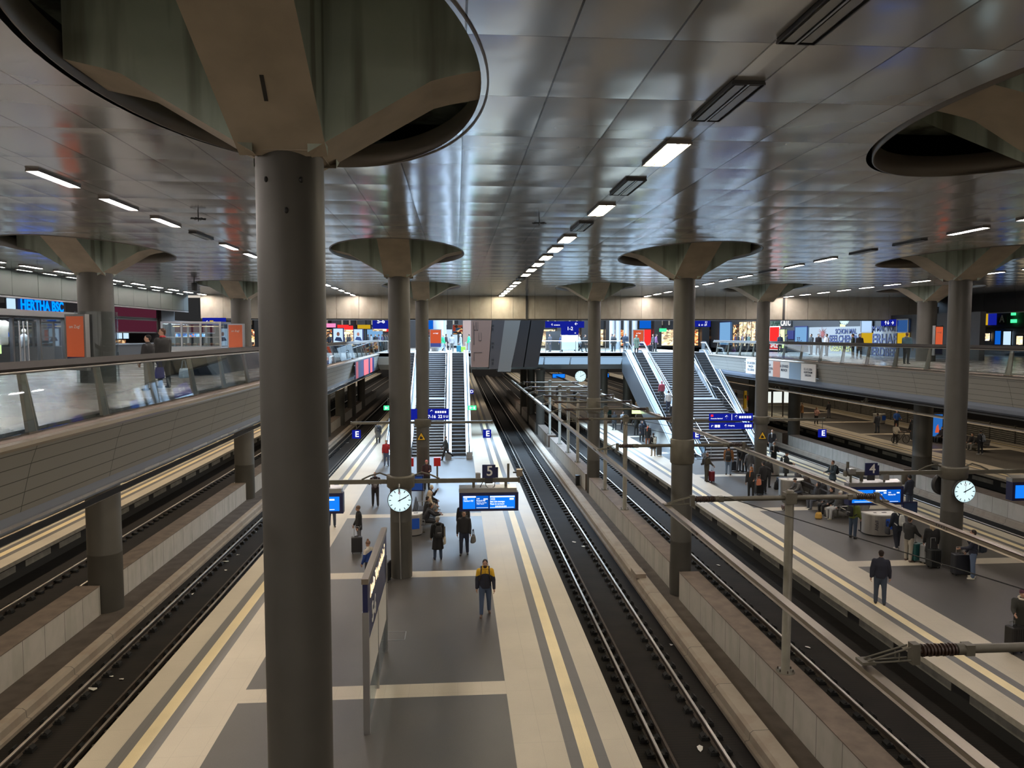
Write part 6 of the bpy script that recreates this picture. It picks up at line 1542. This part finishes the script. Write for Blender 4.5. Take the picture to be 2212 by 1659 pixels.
x, y = (15.25, 43.50)
suitcase(x, y, -70, (.16, .012, .02), 'dark red suitcase beside the olive brown jacket', .60, .36, .24, .40)
x, y = (17.06, 45.61)
p = person((x, y), 1.90, -25, 'tall person in rust brown jacket and light jeans seen from behind', (.24, .10, .03), (.15, .21, .30), (.05, .03, .02), (.07, .045, .03), hem=.80)
backpack(p, (.018, .018, .018), 'bulky black backpack on the rust brown jacket', 1.1)
x, y = (18.21, 46.81)
p = person((x, y), 1.80, -140, 'person in black coat with hand raised to the face, beside the rust brown jacket', BK, (.11, .12, .14), BK, (.04, .03, .025), arms=((10, 8, 20), (60, 12, 110)))
suitcase(x-.35, y+.1, 0, (.02, .025, .035), 'dark blue suitcase beside the legs of the rust brown jacket', .6, .36, .25, .1)
x, y = (18.44, 46.47)
person((x, y), 1.76, 30, 'person entirely in black with a dark cap, next to the raised hand', BK, BK, BK, head='cap', hatc=BK)
x, y = (18.13, 44.91)
person((x, y), 1.72, 130, 'fair-haired person in grey coat with scarf striding among the crowd', (.06, .062, .068), (.08, .085, .095), BK, (.42, .30, .16), pose='walk', head='long', scarf=(.10, .11, .10), hem=.72, arms=W1)
x, y = (16.99, 40.07)
p = person((x, y), 1.80, 20, 'person all in black with raised elbow, seen from behind, beside a tall black case', BK, BK, (.2, .2, .2), BK, hem=.74, arms=((8, 10, 12), (10, 70, 70)), bulk=1.12)
x, y = (16.73, 39.97)
suitcase(x-.05, y-.1, 10, (.014, .014, .016), 'tall black suitcase standing behind the orange carrier bag', .74, .48, .3, .3)
x, y = (17.98, 41.78)
person((x, y), 1.72, -50, 'person in black puffer beside the person with the raised elbow', (.02, .02, .022), BK, BK, (.05, .04, .03), hem=.7)
x, y = (18.08, 41.38)
bag(x+.2, y-.2, .0, (.016, .016, .018), 'black rucksack lying on the floor between suitcases', .5, .45, .3, 30, 'rucksack', .06)
x, y = (18.61, 41.21)
suitcase(x, y, 4, (.03, .045, .075), 'wide slate blue suitcase standing beside the bright-lidded bin', .62, .62, .34, 0)
x, y = (20.87, 47.63)
person((x, y), 1.78, 175, 'white-haired bearded person in black coat with pale scarf near the triangle column', (.015, .015, .017), BK, BK, (.52, .48, .42), scarf=(.46, .44, .38), beard=(.5, .46, .4), arms=((30, 10, 70), (30, 10, 70)))
x, y = (19.75, 43.31)
p = person((x, y), 1.80, -110, 'person in long dark green-black coat and cap, standing apart near the lit platform edge', (.018, .022, .022), BK, BK, head='cap', hatc=(.02, .02, .02), hem=.5, hood=(.02, .022, .022), arms=((20, 8, 60), (20, 8, 60)))
backpack(p, (.02, .028, .04), 'dark blue backpack on the long green-black coat', .8)
x, y = (23.35, 53.65)
person((x, y), 1.80, 170, 'bald person in dark suit with tie standing beside the triangle column', (.018, .02, .03), (.20, .26, .32), BK, (.3, .25, .2), arms=((20, 8, 70), (4, 12, 10)), hem=.78, head='bald', scarf=(.55, .55, .55))
x, y = (21.08, 40.26)
p = person((x, y), 1.78, 105, 'person in blue-green coat with black backpack looking along the platform', (.045, .075, .10), (.03, .04, .06), BK, (.06, .03, .02), hem=.68, arms=((20, 8, 60), (20, 8, 60)), scarf=(.30, .28, .24))
backpack(p, (.012, .015, .02), 'black backpack on the blue-green coat', .9)
x, y = (22.51, 35.37)
person((x, y), 1.84, 20, 'person in dark blue hooded jacket and black beanie at the edge of the far display', (.025, .032, .055), (.06, .08, .12), BK, head='beanie', hatc=BK, hood=(.035, .045, .08), hem=.80)
t = stand((22.12, 34.73)[0], (22.12, 34.73)[1], .75, .6, .05, 'orblue', 'blue and orange printed case standing behind the display', 'printed_case', 'case')
# slumped travellers on the long bench
for i, (yy, lab, kw) in enumerate((
    (34.4, 'person with pale trousers and cream shoes lying back with crossed legs on the long bench', dict(jacket=(.03, .03, .03), trousers=(.42, .42, .42), shoes=(.55, .50, .36), head='beanie', hatc=(.5, .48, .42), lean=-18)),
    (35.2, 'person in black trousers and black-and-white trainers lounging on the long bench', dict(jacket=BK, trousers=BK, shoes=(.5, .5, .5), lean=-15, head='hair')),
    (36.4, 'person in black hoodie leaning back on the long bench', dict(jacket=BK, trousers=(.10, .11, .14), lean=-6, head='bald', hood='up', hatc=BK)),
    (38.2, 'person in grey jacket and dark cap bent over on the long bench', dict(jacket=(.10, .10, .10), trousers=(.05, .06, .08), lean=28, head='cap', hatc=(.02, .02, .02))))):
    seat(18.25, yy, 100, lab, **kw)
for i, (yy, lab, kw) in enumerate((
    (35.4, 'person with white headphones seated on the back-to-back bench', dict(jacket=(.03, .03, .03), trousers=BK, lean=10, head='cap', hatc=(.45, .45, .42))),
    (37.4, 'person in black beret leaning on the back-to-back bench', dict(jacket=BK, trousers=BK, lean=2, head='cap', hatc=BK)),
    (39.4, 'person in dark brown hood seated near the bright-lidded bin', dict(jacket=(.04, .03, .025), trousers=BK, lean=12, head='cap', hatc=(.06, .04, .03))),
    (40.4, 'person in grey hood seated next to the dark brown hood', dict(jacket=(.05, .05, .055), trousers=BK, lean=10, head='bald', hood='up', hatc=(.06, .06, .065))))):
    seat(19.05, yy, -80, lab, **kw)
x, y = (17.33, 34.34)
bag(x, y, 0, (.60, .36, .08), 'round yellow and black bag on the floor under the long bench', .36, .3, .3, 10, 'rucksack', .05)
x, y = (16.55, 36.12)
bag(x, y, .28, (.55, .53, .48), 'white printed carrier bag standing on a brown case behind the steel post', .34, .34, .14, 12, 'carrier_bag', .08)
suitcase(x, y+.0, 5, (.10, .05, .04), 'low brown case under the white printed carrier bag', .2, .45, .3, 0, False)
# far part of the crowded platform, left of the broad stairs
far_people = [
 ((14.60, 68.20), 1.70, 10, 'person in wide dark coat seen from behind behind the arm beam', dict(jacket=(.03, .035, .04), trousers=(.05, .06, .07), hem=.6, bulk=1.2, head='long', hair=(.04, .03, .03))),
 ((15.45, 68.47), 1.70, 200, 'person in white top and dark trousers beside the wide dark coat', dict(jacket=(.35, .38, .42), trousers=(.03, .03, .04), head='hair')),
 ((15.77, 64.56), 1.82, 8, 'person in black T-shirt and black trousers standing astride near the escalator wall', dict(jacket=BK, trousers=BK, legs=((2, 2), (-2, 2)), arms=((10, 22, 40), (10, 22, 40)))),
 ((15.26, 60.57), 1.74, 195, 'person in dark blue-grey parka, foremost of the trio by the escalator wall', dict(jacket=(.035, .04, .055), trousers=(.03, .03, .035), hem=.6, head='bald', hood='up', hatc=(.04, .045, .06))),
 ((16.24, 63.03), 1.74, 190, 'person in slate blue jacket looking down beside the escalator wall', dict(jacket=(.04, .05, .075), trousers=BK, head='beanie', hatc=(.03, .035, .05))),
 ((15.17, 58.24), 1.74, 165, 'person with orange scarf, black coat and rust trousers by the escalator wall', dict(jacket=(.014, .012, .014), trousers=(.22, .07, .03), scarf=(.75, .13, .05), hem=.62, head='cap', hatc=BK)),
 ((14.29, 53.26), 1.70, 12, 'person in black coat carrying a white rucksack near the collared column', dict(jacket=(.02, .018, .02), trousers=(.30, .24, .17), shoes=(.35, .25, .15), hem=.55, head='hair', hair=(.04, .03, .03))),
 ((14.14, 103.55), 1.75, 175, 'grey person strolling on the distant sunlit-looking part of the crowded platform', dict(jacket=(.14, .13, .12), trousers=(.10, .11, .12), pose='walk')),
 ((15.19, 94.97), 1.78, 10, 'person in black with a shoulder bag walking away on the distant platform part', dict(jacket=BK, trousers=BK, bulk=1.2)),
]
for (x, y), h, rz, lab, kw in far_people:
    p = person((x, y), h, rz, lab, **kw)
    if 'white rucksack' in lab: backpack(p, (.55, .56, .50), 'white rucksack on a black coat near the collared column', .9); suitcase(x+.45, y+.1, 0, (.08, .085, .09), 'grey suitcase beside the white rucksack wearer', .62, .38, .26, .2)
for i, (px_, lab, kw) in enumerate(((0, 'person in black sitting under the escalator beside a turquoise suitcase', dict(jacket=BK, trousers=BK)), (1, 'person in reddish coat sitting under the escalator', dict(jacket=(.10, .04, .035), trousers=BK)), (2, 'person in pale hat sitting under the escalator', dict(jacket=(.03, .03, .04), trousers=BK, head='beanie', hatc=(.5, .45, .4))), (3, 'person in dark brown coat sitting under the escalator, furthest along', dict(jacket=(.06, .03, .025), trousers=BK)))):
    seat(16.5, 61.6+.95*i, 100, lab, **kw)
x, y = (16.65, 80.45)
suitcase(x, y, 5, (.06, .32, .38), 'turquoise striped suitcase under the escalator', .62, .44, .3, 0)
x, z = (16.14, 2.23)
panel(x-1.0, x+1.0, 63.5, z-.22, z+.22, 'lime', 'pale green lit sign beneath the escalator with riders', 'lit_sign', 'sign')
# riders
def ride(pt, h, rz, label, **k):
    (x, yy, z) = pt; return person((x, yy), h, rz, label, z=z, **k)
SLP = 7.15/(18.7-2.4); zr = lambda yy: (yy-51.5-1.1)*SLP
ride((16.75, 60.0, zr(60.0)+.12), 1.70, 5, 'person in pink cap and patterned top riding the escalator', jacket=(.30, .05, .08), trousers=(.05, .05, .05), head='cap', hatc=(.75, .22, .30), hair=BK)
ride((16.85, 58.4, zr(58.4)+.12), 1.72, 5, 'person in white shirt with a dark number riding below the pink cap', jacket=(.55, .55, .55), trousers=(.03, .04, .07), hair=(.05, .03, .03))
ride((16.7, 56.6, zr(56.6)+.12), 1.74, 5, 'person in black riding lowest on the escalator', jacket=BK, trousers=BK, hair=BK)
ride((16.7, 68.6, 7.08), 1.72, 180, 'person in olive quilted coat stepping on the escalator head', jacket=(.10, .14, .10), trousers=BK, hem=.5, hood='up', hatc=(.10, .13, .09), head='bald')
ride((16.2, 71.0, 7.15), 1.80, 185, 'person in dark puffer jacket waiting behind the olive coat', jacket=(.02, .03, .05), trousers=(.08, .09, .1), head='beanie', hatc=(.55, .16, .06), bulk=1.25)
ride((15.2, 71.6, 7.15), 1.68, 170, 'small person in black beside the dark puffer jacket', jacket=BK, trousers=BK, hair=(.3, .2, .1))
x, y = (31.09, 74.92)
ride((22.6, 57.6, .45), 1.74, 150, 'person in black at the foot of the escalator behind the wayfinding panels', jacket=BK, trousers=BK, head='beanie', hatc=BK)
# far cyclist platform
fp = [
 ((35.51, 71.35), 1.68, 175, 'person in pale pink jacket on the far platform near the thick column', dict(jacket=(.55, .32, .27), trousers=BK, head='long', hair=(.35, .2, .1), arms=((30, 8, 60), (30, 8, 60)))),
 ((36.16, 75.82), 1.70, 90, 'person in ochre brown coat half hidden by the far column', dict(jacket=(.28, .13, .04), trousers=(.1, .1, .1), hem=.65)),
 ((39.41, 76.46), 1.78, 20, 'person in black on the far platform behind the bench', dict(jacket=BK, trousers=(.08, .08, .09))),
 ((37.80, 64.48), 1.78, 10, 'person in dark clothes standing beside the blue bin on the far platform', dict(jacket=(.03, .035, .05), trousers=(.04, .05, .07), head='hair')),
 ((40.86, 66.58), 1.80, 170, 'person in bright blue jacket leaning near the cyclist', dict(jacket=(.02, .08, .30), trousers=BK, arms=((20, 20, 40), (20, 20, 40)))),
 ((35.25, 57.50), 1.70, 175, 'red-haired person in white sweater with a bicycle on the far platform', dict(jacket=(.62, .58, .50), trousers=BK, shoes=(.6, .6, .6), head='hair', hair=(.22, .05, .03), arms=((30, 10, 60), (20, 10, 50)))),
 ((37.80, 59.43), 1.80, 80, 'person in dark grey hood and pale trainers beside the thick outer column', dict(jacket=(.035, .04, .045), trousers=(.08, .09, .1), shoes=(.5, .45, .4), head='bald', hood='up', hatc=(.03, .035, .04))),
 ((38.48, 52.09), 1.80, 10, 'person in dark clothes with patterned backpack alone on the far platform', dict(jacket=(.02, .022, .028), trousers=(.02, .022, .03), shoes=(.4, .4, .4), head='beanie', hatc=(.02, .02, .02), hem=.78)),
 ((35.54, 88.51), 1.75, 170, 'person in red jacket on the distant part of the far platform', dict(jacket=(.35, .02, .05), trousers=BK)),
 ((35.80, 93.43), 1.75, 100, 'person in black walking on the distant part of the far platform', dict(jacket=BK, trousers=BK, pose='walk', legs=((24, 10), (-24, 30)))),
 ((36.38, 97.46), 1.70, 20, 'person in cream coat sitting area beyond the yellow post', dict(jacket=(.38, .30, .18), trousers=BK)),
]
for (x, y), h, rz, lab, kw in fp:
    p = person((x, y), h, rz, lab, **kw)
    if 'patterned backpack' in lab: backpack(p, (.10, .12, .16), 'patterned grey-blue backpack of the lone person on the far platform', .95)
for i, (yy, lab, kw) in enumerate(((54.2, 'person in black jacket holding a white bag, first on the far platform bench', dict(jacket=BK, trousers=(.2, .2, .2))), (55.4, 'person with white headwear, second on the far platform bench', dict(jacket=BK, trousers=BK, head='beanie', hatc=(.5, .5, .45))), (57.0, 'person in dark red scarf, third on the far platform bench', dict(jacket=BK, trousers=BK, scarf=(.2, .05, .05))), (58.2, 'person slouching in black, furthest on the far platform bench', dict(jacket=BK, trousers=(.05, .06, .08), lean=-15)))):
    seat(39.5, yy, 100, lab, **kw)
# bicycle
x, y = (35.97, 57.96)
t = thing('bicycle', 'black city bicycle held by the red-haired person in the white sweater', 'bicycle', (x, y, 0), 8)
for X, nm in ((-.52, 'wheel'), (.52, 'wheel')):
    m = MB().lathe([(.30, -.02), (.34, -.02), (.34, .02), (.30, .02), (.30, -.02)], n=28, mx=Matrix.Translation((X, 0, .34)) @ Matrix.Rotation(R(90), 4, 'X'), cap=False)
    for k in range(10): m.tube((X, 0, .34), (X+.31*math.cos(k*.628), 0, .34+.31*math.sin(k*.628)), .004, n=4)
    m.build(nm, ['blk'], t)
MB().path([(-.52, 0, .34), (-.1, 0, .30), (.30, 0, .78), (-.2, 0, .80), (-.1, 0, .30)], .022, 8).path([(-.2, 0, .8), (-.52, 0, .34)], .018, 8).path([(.52, 0, .34), (.28, 0, .95)], .02, 8).build('frame', ['blk'], t)
MB().path([(.28, -.28, 1.0), (.28, 0, .97), (.28, .28, 1.0)], .015, 8).build('handlebar', ['alu'], t); MB().ell((-.23, 0, .93), (.13, .08, .04)).tube((-.2, 0, .8), (-.22, 0, .92), .015, n=6).build('saddle', ['blk'], t)
# ---- mezzanine with the clothing shop
p = person((-9.08, 24.08), 1.86, 60, 'tall person with glasses, red scarf and dark puffer jacket on the mezzanine', (.03, .03, .028), (.02, .025, .03), BK, (.12, .06, .04), scarf=(.50, .06, .06), glasses=True, z=7.15, bulk=1.2, look=60, arms=((6, 10, 15), (6, 10, 15)))
x, y = (-9.13, 23.10)
p = person((x, y), 1.66, 75, 'dark-haired person in black jacket and grey trousers beside the tall person', BK, (.25, .24, .23), BK, (.012, .01, .01), z=7.15, look=40)
bag(x+.3, y, 7.5, (.02, .03, .22), 'dark blue carrier bag held by the dark-haired person behind the balustrade', .36, .34, .12, 60, 'carrier_bag', .2)
x, y = (-8.84, 25.14)
bag(x, y, 7.4, (.45, .60, .75), 'pale blue plastic bag behind the balustrade glass', .42, .32, .18, 60, 'carrier_bag', .25)
mz = [
 ((-1.25, 7.35), 1.76, -70, 'person in bright green jacket with white cap and light jeans at the stairs head', dict(jacket=(.03, .55, .22), trousers=(.22, .32, .42), shoes=(.6, .6, .6), head='cap', hatc=(.6, .6, .6), pose='walk'), 73),
 ((-0.96, 7.36), 1.80, -70, 'person in dark brown coat walking behind the white-capped green jacket', dict(jacket=(.05, .035, .035), trousers=BK, hem=.6, pose='walk'), 74.5),
 ((-0.40, 7.35), 1.70, 5, 'person with pale grey rucksack behind the escalator head', dict(jacket=(.30, .30, .34), trousers=(.1, .1, .1)), 72.5),
 ((0.45, 7.31), 1.72, 100, 'person in grey coat with pale hat pushing luggage near the lift shaft', dict(jacket=(.28, .30, .34), trousers=(.05, .05, .05), hem=.5, head='beanie', hatc=(.6, .6, .6)), 72.5),
 ((1.23, 7.33), 1.76, 80, 'person in bright green jacket and jeans right beside the lift shaft', dict(jacket=(.03, .55, .22), trousers=(.2, .3, .42)), 71.5),
 ((-2.68, 7.35), 1.72, 60, 'person in black with white shoes partly hidden by the triangle column', dict(jacket=BK, trousers=BK, shoes=(.6, .6, .6)), 73),
 ((9.18, 7.33), 1.74, 120, 'person carrying a white bag at the left end of the bridge balustrade', dict(jacket=(.05, .05, .06), trousers=(.06, .06, .08)), 73),
 ((10.26, 7.29), 1.72, 120, 'person in navy coat reading the plan under the 1-2 sign', dict(jacket=(.02, .04, .12), trousers=BK), 72.6),
 ((11.99, 7.33), 1.74, 240, 'person in white jacket dragging a trolley across the bridge', dict(jacket=(.5, .5, .5), trousers=(.10, .12, .16), pose='walk'), 72.6),
 ((12.37, 7.34), 1.76, 240, 'person in black striding across the bridge behind the white jacket', dict(jacket=BK, trousers=BK, pose='walk', lean=12), 72.4),
 ((19.32, 7.28), 1.74, 100, 'person with black case behind the stairs head of the crowded platform', dict(jacket=(.03, .03, .035), trousers=BK), 72.5),
 ((19.47, 7.24), 1.74, 260, 'person in pink and navy top near the broad stairs head', dict(jacket=(.15, .06, .14), trousers=BK), 72),
 ((15.43, 7.27), 1.76, 80, 'person in dark coat at the dim end of the bridge', dict(jacket=BK, trousers=BK), 73.5),
]
for (x, z_), h, rz, lab, kw, yy in mz: person((x, yy), h, rz, lab, z=7.15, **kw)
suitcase((0.26, 7.34)[0], 71.2, 0, (.02, .15, .22), 'dark teal suitcase on the bridge beside the lime one', .6, .42, .25, .2).location.z = 7.15
suitcase((0.70, 7.33)[0], 71.2, 0, (.30, .60, .06), 'lime green suitcase on the bridge near the lift shaft', .5, .46, .25, .1).location.z = 7.15
suitcase((18.66, 7.31)[0], 71.2, 0, (.015, .015, .02), 'black suitcase on the bridge at the broad stairs head', .6, .42, .25, .1).location.z = 7.15
# distant crowd behind the portrait screens and in front of the cafe
crowd = [(-13.9, 84, (.02, .02, .03)), (-11.7, 80, BK), (-12.2, 86, (.04, .03, .03)), (-11.4, 82, BK), (-9.9, 86, BK), (-10.0, 90, (.3, .3, .3)), (-9.3, 88, BK), (-8.5, 84, (.05, .05, .09)), (-8.5, 88, (.06, .05, .1)), (-7.8, 84, BK), (-8.1, 90, (.03, .03, .03))]
names = ('beside the foreground column', 'behind the first portrait screen', 'between the portrait screens, bareheaded', 'between the portrait screens, stooping', 'under the amber sign', 'in pale top beneath the amber sign', 'in black beneath the blue-white figures sign', 'in navy beneath the kiosk sign', 'in violet near the kiosk sign', 'in black next to the red lamp', 'furthest along beside the clock column edge')
for (X, yy, c), nm in zip(crowd, names):
    person((X, yy), 1.72, rnd.choice((80, 100, 175, 260)), 'distant person in the far crowd '+nm, jacket=c, trousers=BK, z=7.15)
crowd = [(31.5, 82.8, (.06, .03, .06), 'in plum coat, first of the queue before the cream cafe window'), (31.2, 81.1, BK, 'in black, second of the queue before the cream cafe window'), (31.6, 80.9, (.16, .12, .13), 'in dusty pink with a bag before the cream cafe window'), (31.3, 79.0, BK, 'with big dark hair before the cream cafe window'), (31.0, 77.6, (.09, .12, .10), 'in sage green jacket before the cream cafe window'), (30.5, 68.8, (.02, .02, .04), 'large and dark in front of the SALE window'), (30.2, 66.8, BK, 'sitting with a phone beside the SALE window'), (29.5, 60.5, BK, 'black silhouette left of the grey wall poster motif'), (29.8, 59.9, (.05, .03, .03), 'with braided hair before the splash motif'), (29.0, 56.9, (.40, .34, .32), 'with red-white scarf before the dark capitals'), (27.8, 50.8, (.02, .03, .02), 'stooping in dark green before the yellow panel'), (27.6, 49.6, BK, 'in black hood beside the first yellow panel')]
for X, yy, c, nm in crowd:
    person((X, yy), 1.74, rnd.choice((100, 60, -60, -100, 180)), 'person '+nm, jacket=c, trousers=BK, z=7.15)
p = person((25.5, 40.8), 1.80, -60, 'person in teal and dark jacket walking with a child seat near the second yellow panel', jacket=(.05, .11, .15), trousers=(.02, .025, .03), z=7.15, hair=(.16, .08, .05), hood=(.2, .18, .16), bulk=1.2)
# yellow post and glazed shelter far back
x, y = (34.59, 87.42)
t = thing('ticket_validator', 'tall narrow yellow post standing on the distant far platform', 'post', (x, y, 0)); MB().box(-.16, .16, -.16, .16, 0, 2.1).build('body', ['yelp'], t); MB().box(-.1, .1, -.17, -.16, 1.2, 1.6).build('panel', ['blk'], t)
x, y = (34.55, 78.19)
t = thing('shelter', 'glazed information shelter with lit timetables and the sign 1-2 on the far platform', 'shelter', (x, y, 0), 0)
m = MB()
for k in range(4): m.box(-1.8+1.2*k-.05, -1.8+1.2*k+.05, -.06, .06, 0, 3.4)
m.box(-1.9, 1.9, -.08, .08, 3.3, 4.4).build('frame', ['dgrey'], t)
for k in range(3):
    MB().box(-1.7+1.2*k, -.75+1.2*k, -.03, .0, 1.5, 2.7).build('timetable', ['adt'], t); MB().box(-1.72+1.2*k, -.72+1.2*k, -.02, -.01, .1, 1.4).build('glazing', ['shopglass'], t)
text('1-2', t, (-.1, -.09, 3.05), FACE_CAM, .5, 'white'); text('Berlin Hauptbahnhof', t, (-.5, -.09, 4.1), FACE_CAM, .22, 'warmw')
x, y = (39.36, 58.50)
t = thing('map_stand', 'glowing blue city poster with a red and white figure beside the thick outer column', 'poster', (x, y, 0)); MB().box(-.5, .5, -.1, .1, 0, 2.4).build('case', ['dgrey'], t); MB().box(-.42, .42, -.11, -.1, .5, 2.3).build('sheet', ['sign3'], t); MB().poly([(-.2, -.115, .8), (.2, -.115, .8), (.05, -.115, 1.5), (-.1, -.115, 1.3)], (0, .004, 0)).build('figure', ['org'], t)
# track-level fittings far under the bridge
for (x, z), yy, lab in (((10.74, 4.51), 78, 'small bright departure display far under the bridge floor'), ((15.56, 4.43), 80, 'departure display under the bridge, first of a close pair'), ((16.26, 4.43), 80, 'departure display under the bridge, second of a close pair')):
    t = thing('departure_display', lab, 'departure display', (x, yy, z)); w = 1.4 if yy == 78 else .5
    MB().box(-w/2*1.0, w/2, 0, .2, -.25, .25).build('case', ['bluef'], t); MB().box(-w/2+.06, w/2-.06, -.01, 0, -.19, .19).build('screen', ['scr2'], t); MB().box(-.03, .03, .05, .1, .25, 1.2).build('hanger', ['postm'], t)
clock((13.22, 4.40)[0], 79, (13.22, 4.40)[1], 'round clock glowing far under the bridge floor', r=.6)

# ================================================================== LIGHT AND CAMERA
def area(name, x, y, z, sx, sy, power, c, rot=(0, 0, 0)):
    l = bpy.data.lights.new(name, 'AREA'); l.shape = 'RECTANGLE'; l.size = sx; l.size_y = sy; l.energy = power; l.color = c
    o = bpy.data.objects.new(name, l); C.objects.link(o); o.location = (x, y, z); o.rotation_euler = rot
    return o
# big hall lamps high above the open void behind the beam
area('hall_daylight_lamps', 8, 63.5, 24, 30, 11, 30000, (.52, .74, 1.))
area('hall_upper_lamps', 8, 84, 22, 28, 8, 26000, (.52, .74, 1.), (R(-50), 0, 0))
area('hall_lamps_far', 8, 90, 13.4, 44, 12, 1300, (.80, .88, 1.))
# lamps under the mezzanines that light the two outer platforms
area('mezzanine_soffit_lamps', -19.5, 40, 5.35, 0.3, 90, 2200, (1., .80, .58))
area('mezzanine_soffit_lamps', 38.5, 55, 5.35, 0.3, 90, 1500, (1., .80, .58))
area('mezzanine_edge_fill', -8.7, 35, 5.15, .15, 90, 1300, (1., .84, .64))  # fill added under the mezzanine edge to lift the shaded platform strip
area('mezzanine_edge_fill', 24.6, 40, 5.15, .15, 80, 300, (1., .84, .64))  # matching added fill on the cafe side
area('bridge_soffit_lamps', 9, 95, 5.3, 30, .5, 500, (1., .85, .72))
area('shop_interior_lamps', -21.5, 38, 9.62, .5, 14, 800, (.9, .92, 1.))
area('mezzanine_back_lamps', -34, 40, 11.5, .5, 60, 250, (1., .85, .7))
w = bpy.data.worlds.new('hall'); bpy.context.scene.world = w; w.use_nodes = True
w.node_tree.nodes['Background'].inputs[0].default_value = (1., .90, .78, 1); w.node_tree.nodes['Background'].inputs[1].default_value = .6
cam = bpy.data.cameras.new('camera'); co = bpy.data.objects.new('camera', cam); C.objects.link(co)
cam.sensor_width = 36; cam.lens = 1620/2212*36; cam.clip_end = 500; cam.clip_start = .05
co.location = (0, 0, 8.8); co.rotation_euler = (R(90)-math.atan((829.5-723.5)/1620), 0, -R(4.27))
sc = bpy.context.scene; sc.camera = co
sc.view_settings.view_transform = 'Standard'; sc.view_settings.look = 'None'; sc.view_settings.gamma = 1; sc.view_settings.use_curve_mapping = False
sc.view_settings.exposure = 0.15
cy = sc.cycles; cy.use_denoising = True; cy.max_bounces = 6; cy.diffuse_bounces = 5; cy.glossy_bounces = 3; cy.transparent_max_bounces = 12; cy.transmission_bounces = 3
cy.caustics_reflective = False; cy.caustics_refractive = False; cy.sample_clamp_indirect = 4; cy.use_adaptive_sampling = True; cy.adaptive_threshold = .02
